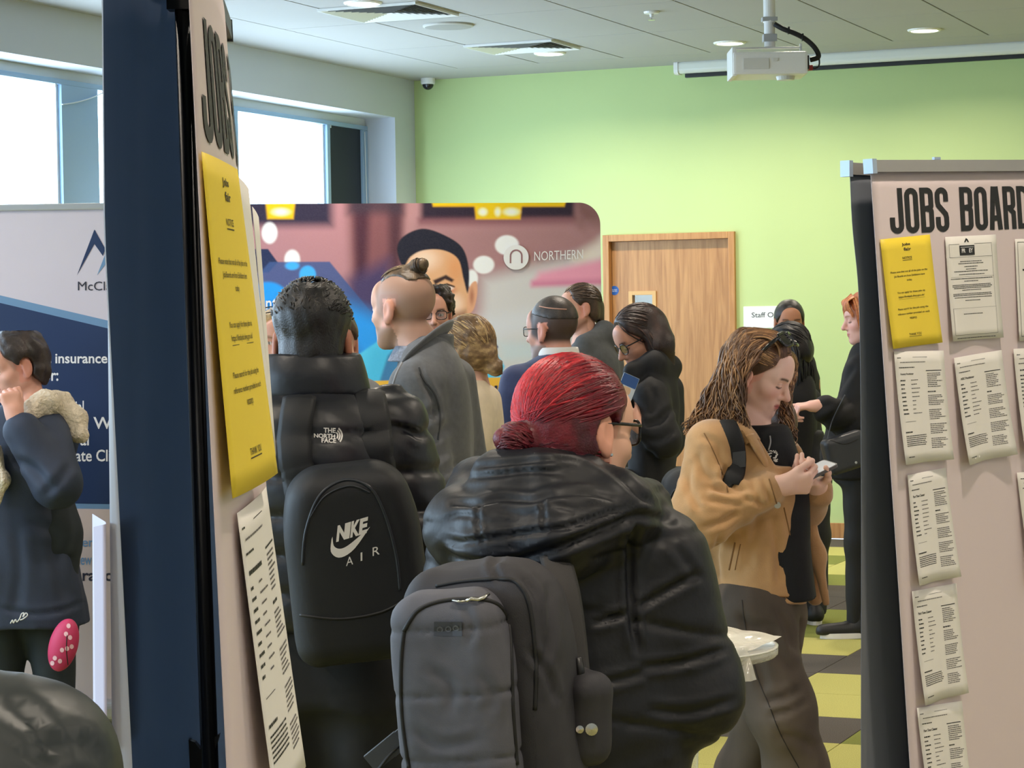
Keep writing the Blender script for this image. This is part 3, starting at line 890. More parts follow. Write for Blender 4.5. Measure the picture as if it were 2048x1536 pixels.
def letter_strokes(ch, w=1.0, h=2.85, t=.36):
    """heavy condensed capitals, drawn as strokes in a w x h cell"""
    a = t / 2; r = w / 2 - a
    def arc(cx, cy, r, a0, a1, n=9): return [(cx + r * math.cos(x), cy + r * math.sin(x)) for x in np.radians(np.linspace(a0, a1, n))]
    top, bot, L, Rr_ = h - a, a, a, w - a
    if ch == 'J': return [[(Rr_, h), (Rr_, a + r)] + arc(w / 2, a + r, r, 0, -180) + [(L, h * .36)]]
    if ch == 'O': return [arc(w / 2, top - r, r, 0, 180) + arc(w / 2, bot + r, r, 180, 360) + [(Rr_, top - r)]]
    if ch == 'B':
        return [[(L, 0), (L, h)], [(L, top), (w / 2, top)] + arc(Rr_ - r * .8, top - r * .8, r * .8, 90, 0) + [(Rr_, h * .62)] + arc(Rr_ - r * .5, h * .6, r * .5, 0, -90) + [(L, h * .52)],
                [(w / 2, h * .52)] + arc(Rr_ - r * .6, h * .52 - r * .6, r * .6, 90, 0) + [(Rr_, bot + r)] + arc(Rr_ - r * .8, bot + r * .8, r * .8, 0, -90) + [(L, bot)]]
    if ch == 'S': return [[(Rr_, h * .68), (Rr_, top - r)] + arc(w / 2, top - r, r, 0, 180) + [(L, h * .68), (L + .05, h * .6), (w / 2, h * .5), (Rr_ - .05, h * .4), (Rr_, h * .32), (Rr_, bot + r)] + arc(w / 2, bot + r, r, 0, -180) + [(L, h * .34)]]
    if ch == 'A': return [[(L - .02, 0), (w * .40, h)], [(Rr_ + .02, 0), (w * .60, h)], [(w * .3, h * .27), (w * .7, h * .27)], [(w * .4, h - a), (w * .6, h - a)]]
    if ch == 'R': return [[(L, 0), (L, h)], [(L, top), (w / 2, top)] + arc(Rr_ - r * .8, top - r * .8, r * .8, 90, 0) + arc(Rr_ - r * .8, h * .5 + r * .8, r * .8, 0, -90) + [(L, h * .5)], [(w * .45, h * .5), (Rr_, h * .38), (Rr_, 0)]]
    if ch == 'D': return [[(L, 0), (L, h)], [(L, top)] + arc(Rr_ - r * 1.2, top - r * 1.2, r * 1.2, 90, 0) + arc(Rr_ - r * 1.2, bot + r * 1.2, r * 1.2, 0, -90) + [(L, bot)]]
    return []
def heading(s, x0, y0, h, gap=.14):
    sc = h / 2.85; parts = []; x = 0
    for ch in s:
        if ch == ' ': x += .75; continue
        V, Fc = strokes2d(letter_strokes(ch), .36)
        parts.append((V * sc + np.array([x0 + x * sc, y0]), Fc)); x += 1 + gap
    return join2d(*parts)

class Board:
    """local frame of one hanging banner: S(u, v) metres right / down from its top-left corner"""
    def __init__(s, P, e, w, bulge=None):
        s.P = np.array(P, float); s.e = np.array(e, float); s.e /= np.linalg.norm(s.e)
        s.w = np.array(w, float); s.w /= np.linalg.norm(s.w)
        s.n = np.cross(s.e, -s.w); s.n /= np.linalg.norm(s.n)      # faces the reader
        s.n = -s.n if np.dot(s.n, CAM - s.P) < 0 and bulge is None else s.n
        s.bulge = bulge
    def S(s, V, off=0.0):
        V = np.asarray(V, float)
        b = s.bulge(V[:, 0], V[:, 1]) if s.bulge else 0.0
        return s.P + V[:, :1] * s.e + V[:, 1:2] * s.w + (np.zeros(len(V)) + b + off)[:, None] * s.n
    def uv(s, px, py):
        q = on_plane_pn(px, py, s.P, np.cross(s.e, s.w)) - s.P
        M = np.stack([s.e, s.w], 1)
        return np.linalg.lstsq(M, q, rcond=None)[0]

def sheet(B, W, H, nu, nv, off=0.0, thick=.0012, fn=None):
    """thin slab following the board surface; fn(u,v)->extra offset"""
    u, v = np.meshgrid(np.linspace(0, W, nu), np.linspace(0, H, nv))
    V2 = np.stack([u.ravel(), v.ravel()], 1)
    ex = fn(V2[:, 0], V2[:, 1]) if fn else 0.0
    A = B.S(V2, off + ex); Bk = B.S(V2, off + ex - thick)
    n = nu * nv; idx = np.arange(n).reshape(nv, nu)
    q = lambda I: np.stack([I[:-1, :-1], I[1:, :-1], I[1:, 1:], I[:-1, 1:]], -1).reshape(-1, 4)
    f1 = q(idx); f2 = q(idx)[:, ::-1] + n
    ring = np.concatenate([idx[0, :-1], idx[:-1, -1], idx[-1, :0:-1], idx[:0:-1, 0]])
    nx_ = np.roll(ring, -1)
    f3 = np.stack([ring, nx_, nx_ + n, ring + n], 1)
    return np.concatenate([A, Bk]), np.concatenate([f1, f2, f3]), np.concatenate([np.zeros(len(f1)), np.ones(len(f2)), np.zeros(len(f3))]).astype(int)

def words_block(rng, x0, x1, y0, y1, lh, fill=.8, th=.42, ragged=True):
    """lines of too-small-to-read print as broken dashes (u right, v down)"""
    parts = []; y = y0
    while y + lh <= y1 + 1e-9:
        x = x0; end = x0 + (x1 - x0) * (rng.uniform(.55, 1.0) if ragged else rng.uniform(.9, 1))
        while x < end:
            L = rng.uniform(.6, 2.6) * lh
            L = min(L, x1 - x)
            if L > .3 * lh: parts.append(rect2d(x, y + lh * (.5 - th / 2), x + L, y + lh * (.5 + th / 2)))
            x += L + lh * .35
        y += lh
    return parts

class Paper:
    """an A4 sheet taped to a board; corners in (u,v) of the board; curls off the surface"""
    def __init__(s, B, c, name, label, m, curl=.012, base=.0025, group=None, thick=.0004, nu=9, nv=11, curlfn=None):
        s.B = B; s.c = [np.array(q, float) for q in c]   # TL, TR, BR, BL
        s.base, s.curl = base, curl
        s.curlfn = curlfn or (lambda a, b: curl * (.25 + .75 * b ** 2) * (.5 + .5 * np.cos(2 * math.pi * a)) + curl * .5 * b)
        u, v = np.meshgrid(np.linspace(0, 1, nu), np.linspace(0, 1, nv))
        V2 = np.stack([u.ravel(), v.ravel()], 1)
        A = s.S(V2, 0); Bk = s.S(V2, -thick)
        n = nu * nv; idx = np.arange(n).reshape(nv, nu)
        f1 = np.stack([idx[:-1, :-1], idx[1:, :-1], idx[1:, 1:], idx[:-1, 1:]], -1).reshape(-1, 4)
        ring = np.concatenate([idx[0, :-1], idx[:-1, -1], idx[-1, :0:-1], idx[:0:-1, 0]]); nx_ = np.roll(ring, -1)
        V = np.concatenate([A, Bk]); Fc = np.concatenate([f1, f1[:, ::-1] + n, np.stack([ring, nx_, nx_ + n, ring + n], 1)])
        o0 = V.mean(0)
        s.o0 = o0
        s.root = thing(name, label, 'paper', o0, group=group)
        s.sheet = mesh_np('sheet', V - o0, Fc, m, s.root, True)
    def map(s, V):
        a, b = V[:, :1], V[:, 1:2]; c = s.c
        return c[0] * (1 - a) * (1 - b) + c[1] * a * (1 - b) + c[2] * a * b + c[3] * (1 - a) * b
    def S(s, V, off=0.0):
        V = np.asarray(V, float)
        uv = s.map(V)
        a, b = np.clip(V[:, 0], 0, 1), np.clip(V[:, 1], 0, 1)
        bb = s.B.bulge(uv[:, 0], uv[:, 1]) if s.B.bulge else 0.0
        ex = s.curlfn(a, b)
        return s.B.P + uv[:, :1] * s.B.e + uv[:, 1:2] * s.B.w + (s.base + ex + off + bb)[:, None] * s.B.n
    def ink(s, shapes, m, name='print', lift=.0006):
        V, Fc = join2d(*shapes)
        mesh_np(name, s.S(V, lift) - s.o0, Fc, m, s.root)['kind'] = 'stuff'

def ptext(s, x0=None, cx=None, y=0, h=.012, w=None, bold=.0, ar=.62):
    """lettering for a paper in unit coordinates; y = baseline (down)"""
    V, Fc = fit_text(s, w, h, x0=x0, cx=cx, y=0, bold=bold) if w else fit_text(s, None, h, x0=0, y=0, bold=bold)
    V = V.copy()
    if not w:
        V[:, 0] *= 1 / .707
        V[:, 0] += x0 if x0 is not None else cx - V[:, 0].max() / 2
    V[:, 1] = y - V[:, 1]
    return V, [f[::-1] for f in Fc]

def notice(P):
    T = []
    T.append(ptext('Jobs', cx=.5, y=.085, h=.032, w=.17, bold=.03)); T.append(ptext('fair', cx=.52, y=.125, h=.03, w=.15, bold=.03))
    T.append(ptext('NOTICE', cx=.5, y=.20, h=.022, w=.19, bold=.012)); T.append(rect2d(.405, .208, .595, .212))
    for s_, y, w in (('Please note that not all of the jobs on the', .325, .74), ('Job Boards are from Exhibitors here', .365, .62), ('today.', .405, .11), ('You can apply for these jobs via', .515, .56),
                     ('https://findajob.dwp.gov.uk/', .555, .52), ('Please search for the job using the', .665, .61), ('reference number provided on each', .71, .64), ('vacancy.', .755, .15)):
        T.append(ptext(s_, cx=.5, y=y, h=.024, w=w, bold=.01))
    T.append(rect2d(.24, .561, .76, .563))
    T.append(ptext('THANK YOU', cx=.5, y=.90, h=.022, w=.25, bold=.012)); T.append(rect2d(.375, .907, .625, .911))
    P.ink(T, mat('ink_on_yellow', (74, 62, 26), .6), 'lettering')

def job_page(P, title, seed, rows=9):
    r = random.Random(seed)
    T = [ptext(title, x0=.09, y=.215, h=.022, bold=.02)] if title else words_block(r, .09, .45, .195, .22, .025, th=.6)
    T.append(rect2d(.37, .052, .66, .055)); T += words_block(r, .05, .13, .05, .07, .016)
    T.append(rect2d(.62, .175, .92, .182))
    T += words_block(r, .07, .40, .135, .155, .018)
    for k in range(rows):
        y = .25 + k * .037
        T += words_block(r, .08, .08 + r.uniform(.08, .14), y, y + .018, .018, th=.6)
    T += words_block(r, .08, .30, .71, .73, .018, th=.6)
    T += words_block(r, .08, .55, .745, .85, .017, ragged=False)
    T += words_block(r, .08, .30, .93, .95, .018)
    T += words_block(r, .63, .78, .36, .38, .018, th=.6)
    P.ink(T, M_ink, 'lettering')
    G = words_block(r, .1, .66, .09, .106, .016, ragged=False)
    for k in range(rows):
        y = .25 + k * .037
        G += words_block(r, .30, .30 + r.uniform(.08, .26), y, y + .018, .016)
    G += words_block(r, .64, .92, .195, .34, .017)
    for y in (.395, .525, .655, .785):
        G += words_block(r, .63, .93, y, y + .105, .0165)
    G.append(rect2d(.1, .625, .34, .628))
    P.ink(G, M_ink2, 'small_print')

# ---- board on the right
a46 = math.radians(46)
def camvec(x, y, z=0): return np.array([math.cos(YAW) * x - math.sin(YAW) * y, math.sin(YAW) * x + math.cos(YAW) * y, z])
tau = math.radians(2.2)
eh = camvec(math.cos(a46), math.sin(a46)); nh = camvec(-math.sin(a46), -math.cos(a46))
eR = eh * math.cos(tau) + np.array([0, 0, math.sin(tau)])
wR = eh * math.sin(tau) - np.array([0, 0, math.cos(tau)]) - nh * .050
TLr = at(1741, 340, 6.1)
HR = (TLr[2] - .07) / abs(wR[2]) * np.linalg.norm(wR)
BR = Board(TLr, eR, wR)
WR_ = .82
rbR = thing('jobs_board', 'double-sided roll-up stand headed JOBS BOARD, covered in notices', 'banner stand', (TLr[0], TLr[1], 0))
o0 = np.array([TLr[0], TLr[1], 0])
wave = lambda u, v: .006 * np.sin(u * 9 + 1.0) * np.clip(v / 1.0, 0, 1)
BR.bulge = lambda u, v: wave(u, v)
V, Fc, fm = sheet(BR, WR_, HR, 24, 40)
mesh_np('printed_panel', V - o0, Fc, M_vinyl, rbR, True, mats=[M_back], fmat=fm)
print_on('heading', heading('JOBS BOARD', 0, 0, .123), lambda V: BR.S(np.stack([.073 + V[:, 0] * 1.5, .172 - V[:, 1]], 1), .0012) - o0, M_ink, rbR)
# rails, drawn along the board direction
def rail(B, u0_, u1_, v0_, v1_, d0, d1, m, name, parent, o0):
    c = [(u, v, d) for u in (u0_, u1_) for v in (v0_, v1_) for d in (d0, d1)]
    P = np.array([B.P + u * B.e + v * B.w + d * B.n for u, v, d in c]) - o0
    return mesh_np(name, P, [(0, 1, 3, 2), (4, 6, 7, 5), (0, 4, 5, 1), (2, 3, 7, 6), (0, 2, 6, 4), (1, 5, 7, 3)], m, parent)
M_rail = mat('rail_silver', (176, 172, 168), .35, .5)
M_cap = mat('rail_cap', (170, 186, 206), .35, .3)
rail(BR, .008, WR_, -.026, .006, -.012, .014, M_rail, 'top_rail', rbR, o0)
rail(BR, -.012, .008, -.029, .010, -.014, .016, M_cap, 'rail_cap', rbR, o0)
rail(BR, WR_, WR_ + .015, -.029, .010, -.014, .016, M_cap, 'rail_cap', rbR, o0)
rail(BR, .30, .33, -.034, -.027, -.004, .004, M_cap, 'rail_hook', rbR, o0)
# rear banner facing away: we see its grey back
RL = at(1700, 345, 6.17)
RBk = Board(RL, eh, np.array([0, 0, -1.0]))
HB = RL[2] - .07
def curl_edge(u, v):
    return -.035 * np.exp(-u / .04) * (1 - np.exp(-v / .25)) * 0
RBk.bulge = lambda u, v: .008 * np.sin(u * 14 + v * 2.2) * np.exp(-u / .3)
nt_ = camvec(math.sin(a46), -math.cos(a46))
RBk.n = nt_
def edge_shift(V):   # wavy free edge
    V = V.copy(); f = np.clip(1 - V[:, 0] / .25, 0, 1)
    V[:, 0] += f * (.028 / (1 + np.exp(-(V[:, 1] - .22) / .05))); return V
_S = RBk.S
RBk.S = lambda V, off=0.0: Board.S(RBk, edge_shift(np.asarray(V, float)), off)
V, Fc, fm = sheet(RBk, WR_, HB, 24, 60)
mesh_np('rear_panel', V - o0, Fc, M_back, rbR, True, mats=[M_vinyl], fmat=fm)
rail(RBk, -.005, WR_, -.026, .006, -.014, .012, M_rail, 'rear_rail', rbR, o0)
rail(RBk, -.022, -.005, -.031, .012, -.016, .014, M_cap, 'rail_cap', rbR, o0)
ctr = (BR.P + BR.e * WR_ / 2 + RBk.P + RBk.e * WR_ / 2) / 2
ctr_b = (BR.S(np.array([[WR_ / 2, HR]]))[0] + RBk.S(np.array([[WR_ / 2, HB]]))[0]) / 2
ctr_b[2] = .06
MB().tube([ctr_b - o0, ctr - o0 + np.array([0, 0, .0])], .011, 10).build('pole', mat('pole_dark', (40, 42, 46), .35, .6), rbR)
MB().obox(ctr_b - o0 - np.array([0, 0, .015]), eh, nt_, (0, 0, 1), WR_ / 2 + .02, .11, .045).build('base_cassette', M_alu, rbR)

def rpaper(c, name, label, m, curl=.010, group=None, **k):
    uv = [BR.uv(*q) for q in c]
    return Paper(BR, uv, name, label, m, curl, group=group, **k)
P1 = rpaper([(1757, 479), (1857, 469), (1877, 685), (1776, 698)], 'notice_sheet', 'yellow notice sheet headed NOTICE on the JOBS BOARD stand', M_yel, .008)
notice(P1)
P2 = rpaper([(1888, 474), (1989, 469), (1998, 675), (1898, 683)], 'advert_sheet', 'white advert sheet with a small black logo box beside the yellow notice', M_pap, .009)
r = random.Random(5)
T = [rect2d(.27, .09, .57, .185)]
P2.ink(T, M_ink, 'logo_box')
P2.ink([ptext('PR    EY', cx=.42, y=.16, h=.04, w=.22, bold=.02), rect2d(.29, .105, .55, .109)], M_inkw, 'lettering', .0014)
T = [poly2d([(.37, .06), (.41, .02), (.44, .03), (.47, .06), (.44, .06), (.42, .04), (.40, .06)]), rect2d(.06, .075, .27, .078), rect2d(.57, .075, .90, .078), rect2d(.06, .20, .90, .203), rect2d(.06, .075, .064, .2), rect2d(.897, .075, .90, .2), rect2d(.06, .69, .90, .692), rect2d(.06, .39, .90, .392), rect2d(.06, .945, .90, .948), rect2d(.06, .69, .064, .947), rect2d(.897, .2, .90, .947)]
for y, w in ((.235, .42), (.255, .50), (.285, .26), (.31, .2), (.33, .7), (.36, .5), (.40, .85), (.425, .3), (.46, .8), (.475, .8), (.49, .75), (.51, .4), (.545, .8), (.56, .8), (.58, .75), (.61, .3), (.74, .4), (.97, .78)):
    T += words_block(r, .48 - w / 2, .48 + w / 2, y, y + .016, .016, ragged=False)
P2.ink(T, M_ink, 'small_print')
P3 = rpaper([(2027, 478), (2128, 476), (2137, 676), (2031, 682)], 'advert_sheet', 'white bordered advert sheet cut by the right edge, beside the QR advert gap', M_pap, .006)
P3.root['label'] = 'white bordered advert sheet half out of frame in the top row'
T = [rect2d(.04, .03, .96, .034), rect2d(.04, .03, .045, .96), rect2d(.955, .03, .96, .96), rect2d(.04, .956, .96, .96)]
for y in (.29, .74, .77): T += words_block(r, .12, .9, y, y + .03, .03, th=.6)
P3.ink(T, M_ink, 'small_print')
rows = [([(1782, 703), (1884, 701), (1893, 918), (1793, 929)], 'Nursery Practitioner', 'white job sheet headed Nursery Practitioner below the yellow notice'),
        ([(1905, 716), (1999, 700), (2016, 908), (1922, 930)], 'ASSC Practitioner', 'white job sheet with a bent top corner, right of the Nursery Practitioner sheet'),
        ([(2022, 698), (2120, 690), (2137, 893), (2034, 906)], '', 'white sheet half out of frame in the second row'),
        ([(1808, 950), (1888, 935), (1908, 1152), (1819, 1170)], 'Part Time Cleaner', 'white job sheet headed Part Time Cleaner, topmost of the three in the column'),
        ([(2029, 945), (2130, 935), (2150, 1150), (2048, 1168)], '', 'white sheet mostly out of frame in the third row'),
        ([(1816, 1182), (1910, 1166), (1923, 1384), (1831, 1409)], 'Part Time Cleaner', 'white job sheet headed Part Time Cleaner, middle of the three in the column'),
        ([(1826, 1415), (1921, 1401), (1936, 1625), (1846, 1645)], 'Part Time Cleaner', 'white job sheet headed Part Time Cleaner, lowest and cut by the picture edge')]
for k, (c, title, lb) in enumerate(rows):
    Pq = rpaper(c, 'job_sheet', lb, M_pap, .016 if k not in (1,) else .020, 'job sheets on the right jobs board')
    job_page(Pq, title, 20 + k)

# ---- board on the left, seen almost edge-on and close to the camera
NT = at(380, 0, 2.15)                      # a point on the near edge at the top of the picture
NBm = at(455, 1536, 2.17)
down = (NBm - NT) / (NT[2] - NBm[2])        # per metre of drop
FRt = at(452, 92, 2.95)
zTop = FRt[2] + .012
NTop = NT - down * (zTop - NT[2]); 
eL = (FRt + np.array([0, 0, 0]) - NTop); WL = np.linalg.norm(eL)
eL[2] = 0
BL = Board(NTop, eL / np.linalg.norm(eL), down)
BL.n = np.cross(BL.e, np.array([0, 0, 1.0])); BL.n /= np.linalg.norm(BL.n)
if np.dot(BL.n, CAM - BL.P) < 0: BL.n = -BL.n
HL = (zTop - .07) * np.linalg.norm(down)
def bulgeL(u, v):
    t = np.clip(u / WL, 0, 1)
    amp = .013 + .033 * np.clip(v / .75, 0, 1) + .03 * np.clip((v - .75) / .6, 0, 1)
    return amp * np.sin(np.pi * np.clip(t, 0, 1) ** .85) 
BL.bulge = bulgeL
lbT = thing('jobs_board', 'tall double-sided roll-up stand seen edge-on in the foreground', 'banner stand', (NTop[0], NTop[1], 0))
oL = np.array([NTop[0], NTop[1], 0])
V, Fc, fm = sheet(BL, WL, HL, 40, 50)
mesh_np('printed_panel', V - oL, Fc, M_vinyl, lbT, True, mats=[M_back], fmat=fm)
vJ0 = (NTop[2] - at(400, 22, 2.2)[2]); 
print_on('heading', heading('JOBS BOARD', 0, 0, .123), lambda V: BL.S(np.stack([.035 + V[:, 0] * 1.5, vJ0 + .125 - V[:, 1]], 1), .0012) - oL, mat('ink_charcoal', (62, 62, 68), .6), lbT)
rail(BL, -.01, WL, -.020, .004, -.007, .008, mat('rail_dark', (66, 70, 78), .35, .5), 'top_rail', lbT, oL)
rail(BL, WL, WL + .008, -.022, .006, -.008, .009, mat('rail_dark_cap', (50, 54, 60), .4), 'rail_cap', lbT, oL)
# rear banner: its dark inner face fills the gap; the near edge curls round to show white
RN = at(206, 0, 2.14); RNb = at(219, 1536, 2.14)
dR = (RNb - RN) / (RN[2] - RNb[2])
RTop = RN - dR * (zTop - RN[2])
BQ = Board(RTop, BL.e + camvec(.085, 0), dR)
BQ.n = BL.n
def bulgeQ(u, v):
    f = np.clip((v - .28) / .8, 0, 1)                     # curl grows downwards
    fold = .034 * f * np.clip(1 - u / .012, 0, 1)         # last strip of the edge turned towards the reader
    return fold + .006 * np.sin(u * 16 + v * 1.4) * np.clip(u / .1, 0, 1) + (.004 + .022 * np.clip(v / 1.2, 0, 1)) * np.sin(np.pi * np.clip(u / .8, 0, 1))
BQ.bulge = bulgeQ
def sheet_u(B, ulist, H, nv, thick=.0012):
    u, v = np.meshgrid(np.array(ulist), np.linspace(0, H, nv)); nu = len(ulist)
    V2 = np.stack([u.ravel(), v.ravel()], 1)
    A = B.S(V2, 0); Bk = B.S(V2, -thick); n = nu * nv; idx = np.arange(n).reshape(nv, nu)
    f1 = np.stack([idx[:-1, :-1], idx[1:, :-1], idx[1:, 1:], idx[:-1, 1:]], -1).reshape(-1, 4)
    ring = np.concatenate([idx[0, :-1], idx[:-1, -1], idx[-1, :0:-1], idx[:0:-1, 0]]); nx_ = np.roll(ring, -1)
    return np.concatenate([A, Bk]), np.concatenate([f1, f1[:, ::-1] + n, np.stack([ring, nx_, nx_ + n, ring + n], 1)]), np.concatenate([np.zeros(len(f1)), np.ones(len(f1) + len(ring))]).astype(int)
M_backL = mat('board_back_daylit', (58, 68, 84), .36, spec=.5)  # dark grey vinyl with the blue of the daylight put into its colour
def translucent(m, col, fac):
    nt = m.node_tree; b = nt.nodes['Principled BSDF']; t = nt.nodes.new('ShaderNodeBsdfTranslucent'); t.inputs[0].default_value = (*lin(col), 1)
    mx = nt.nodes.new('ShaderNodeMixShader'); mx.inputs[0].default_value = fac
    nt.links.new(b.outputs[0], mx.inputs[1]); nt.links.new(t.outputs[0], mx.inputs[2]); nt.links.new(mx.outputs[0], nt.nodes['Material Output'].inputs['Surface']); return m
translucent(M_backL, (86, 98, 116), .32)
translucent(mat('vinyl_daylit', (244, 246, 252), .4), (225, 236, 250), .6)  # whiter copy of the board vinyl, window glow put into its colour
V, Fc, fm = sheet_u(BQ, [0, .004, .008, .012, .018] + list(np.linspace(.05, .8, 24)), HL * .995, 50)
mesh_np('rear_panel', V - oL, Fc, M_backL, lbT, True, mats=[mat('vinyl_daylit', (244, 246, 252), .4)], fmat=fm)
rail(BQ, -.005, .8, -.03, .004, -.012, .012, MATS['rail_dark'], 'rear_rail', lbT, oL)
pA = at(366, 5, 2.5); pB = at(420, 1536, 2.5)
pdir = (pB - pA) / (pA[2] - pB[2])
pTop = pA - pdir * (zTop - pA[2]); pBot = pA + pdir * (pA[2] - .08)
MB().tube([pBot - oL, pTop - oL], .0095, 12).build('pole', MATS['pole_dark'], lbT, smooth=True)
jt = at(362, 6, 2.5)
MB().obox(jt - oL, camvec(1, 0), camvec(0, 1), (0, 0, 1), .014, .012, .008).build('pole_clip', M_blk, lbT)
# flared black foot bracket low on the pole
q = at(402, 1490, 2.5)
MB().add([(q - oL) + camvec(x, y, z) for y in (-.006, .006) for x, z in ((-.020, .010), (-.006, .004), (0, -.004), (.008, .006), (.021, .012), (.008, -.030), (-.010, -.034))],
         [(6, 5, 4, 3, 2, 1, 0), (7, 8, 9, 10, 11, 12, 13)] + [(i, (i + 1) % 7, 7 + (i + 1) % 7, 7 + i) for i in range(7)]).build('foot_bracket', M_blk, lbT)
bc = (BL.S(np.array([[WL / 2, HL]]))[0] + BQ.S(np.array([[WL / 2, HL]]))[0]) / 2; bc[2] = .045
MB().obox(bc - oL, BL.e, BL.n, (0, 0, 1), WL / 2 + .02, .09, .04).build('base_cassette', M_alu, lbT)

def lp(px, py, d, u):
    """(u, v) on the left board for picture height py at depth d"""
    z = at(px, py, d)[2]; return (u, (NTop[2] - z) * np.linalg.norm(down))
Y0 = lp(385, 304, 2.16, 0)[1]; Y1 = lp(450, 1000, 2.16, 0)[1]
def curlY(a, b): return .004 + .026 * b * (1 - a) ** 1.5 * 0 + .010 * b * a
PY_ = Paper(BL, [(.002, Y0), (.205, Y0 + .004), (.213, Y1 - .010), (.012, Y1)], 'notice_sheet', 'yellow notice sheet on the edge-on foreground stand', M_yel, curlfn=lambda a, b: .001 + .010 * b + .007 * a + .004 * b * a, nu=13, nv=15)
notice(PY_)
Wp0 = lp(500, 1005, 2.2, 0)[1]
PW = Paper(BL, [(.06, Wp0 + .012), (.24, Wp0), (.25, Wp0 + .297), (.08, Wp0 + .312)], 'job_sheet', 'white job sheet low on the edge-on foreground stand', M_pap, curlfn=lambda a, b: .003 + .003 * a + .014 * b, nu=13, nv=13)
job_page(PW, '', 77)
PW2 = Paper(BL, [(.23, Y0 + .008), (.42, Y0 + .012), (.43, Y0 + .30), (.24, Y0 + .305)], 'job_sheet', 'blank-edged white sheet just behind the yellow notice, foreground stand', M_pap, curlfn=lambda a, b: .004 + .004 * a + .003 * b, nu=11, nv=11)
PW3 = Paper(BL, [(.45, Y0 + .03), (.62, Y0 + .035), (.63, Y0 + .31), (.46, Y0 + .32)], 'job_sheet', 'white sheet edge farthest back on the foreground stand', M_pap, curlfn=lambda a, b: .010 + .010 * a, nu=11, nv=11)
# lavender-white sheet curling off the outer face of the rear banner
c0 = at(187, 1054, 2.16); c1 = at(216, 1047, 2.14); c2 = at(218, 1500, 2.14); c3 = at(191, 1445, 2.16)
sh = thing('loose_sheet', 'bluish white sheet sticking out behind the foreground stand', 'paper', c0)
ex = camvec(-.05, .16)
g = []
for t in np.linspace(0, 1, 8):
    for s_ in np.linspace(0, 1, 8):
        a = c0 * (1 - t) + c3 * t; b = c1 * (1 - t) + c2 * t
        p_ = a + (b - a) * min(1, s_ * 2.0) + (ex * max(0, s_ - .5) * 1.4 if s_ > .5 else 0) 
        g.append(p_ - c0)
ii = np.arange(64).reshape(8, 8)
f1 = np.stack([ii[:-1, :-1], ii[1:, :-1], ii[1:, 1:], ii[:-1, 1:]], -1).reshape(-1, 4)
g = np.array(g); g2 = g + camvec(0, .0006)
mesh_np('sheet', np.concatenate([g, g2]), np.concatenate([f1, f1[:, ::-1] + 64]), mat('lilac_paper', (214, 214, 240), .6), sh, True)
# ------------------------------------------------------------------ distance-field modelling for people, clothes and bags
def axis_pts(lo, hi, h, fine=(), hf=None):
    """grid coordinates with finer spacing inside the given intervals"""
    hf = hf or h
    out = [lo]
    while out[-1] < hi:
        x = out[-1]
        step = h
        for a, b in fine:
            if a <= x < b: step = hf
            elif x < a and x + h > a: step = min(step, max(a - x, hf))
        out.append(x + step)
    return np.array(out, np.float64)

class Field:
    def __init__(s, lo, hi, h, fine=None, hf=None):
        f = fine or [(), (), ()]
        s.ax = [axis_pts(lo[i], hi[i], h, f[i], hf) for i in range(3)]
        s.D = np.full([len(a) for a in s.ax], 0.5, np.float32)
    def block(s, lo, hi):
        sl = []
        for i in range(3):
            a = max(0, np.searchsorted(s.ax[i], lo[i]) - 1); b = min(len(s.ax[i]), np.searchsorted(s.ax[i], hi[i]) + 1)
            if b - a < 2: return None, None
            sl.append(slice(a, b))
        X = s.ax[0][sl[0]].astype(np.float32)[:, None, None]; Y = s.ax[1][sl[1]].astype(np.float32)[None, :, None]; Z = s.ax[2][sl[2]].astype(np.float32)[None, None, :]
        return tuple(sl), (X, Y, Z)
    def put(s, fn, lo, hi, k=0.0, op='u', pad=.03):
        m = k + pad
        sl, P = s.block([v - m for v in lo], [v + m for v in hi])
        if sl is None: return s
        d = fn(*P); A = s.D[sl]
        d = np.broadcast_to(d, A.shape)
        if op == 'u':
            if k > 0:
                h = np.clip(.5 + .5 * (d - A) / k, 0, 1); R = d + (A - d) * h - k * h * (1 - h)
            else: R = np.minimum(A, d)
        elif op == 's':       # subtract d
            if k > 0:
                h = np.clip(.5 - .5 * (A + d) / k, 0, 1); R = A + (-d - A) * h + k * h * (1 - h)
            else: R = np.maximum(A, -d)
        elif op == 'i':
            R = np.maximum(A, d)
        elif op == '+':
            R = A + d
        s.D[sl] = R
        return s
    def cap(s, a, b, ra, rb=None, k=.02, op='u', sq=None):
        rb = ra if rb is None else rb
        a = np.asarray(a, float); b = np.asarray(b, float); r = max(ra, rb)
        return s.put(capsule(a, b, ra, rb), np.minimum(a, b) - r, np.maximum(a, b) + r, k, op)
    def chain(s, pts, rs, k=.02, op='u'):
        for i in range(len(pts) - 1): s.cap(pts[i], pts[i + 1], rs[i], rs[i + 1], k, op)
        return s
    def ell(s, c, r, R=None, k=.02, op='u'):
        c = np.asarray(c, float); m = max(r)
        return s.put(ellipsoid(c, r, R), c - m, c + m, k, op)
    def cut(s, fn):
        X, Y, Z = [a.astype(np.float32) for a in s.ax]
        s.D = np.maximum(s.D, fn(X[:, None, None], Y[None, :, None], Z[None, None, :])).astype(np.float32); return s
    def disp(s, fn):
        X, Y, Z = [a.astype(np.float32) for a in s.ax]
        s.D = (s.D + fn(X[:, None, None], Y[None, :, None], Z[None, None, :])).astype(np.float32); return s
    def mesh(s, smooth=1):
        return surface_nets(s.D, s.ax, smooth)

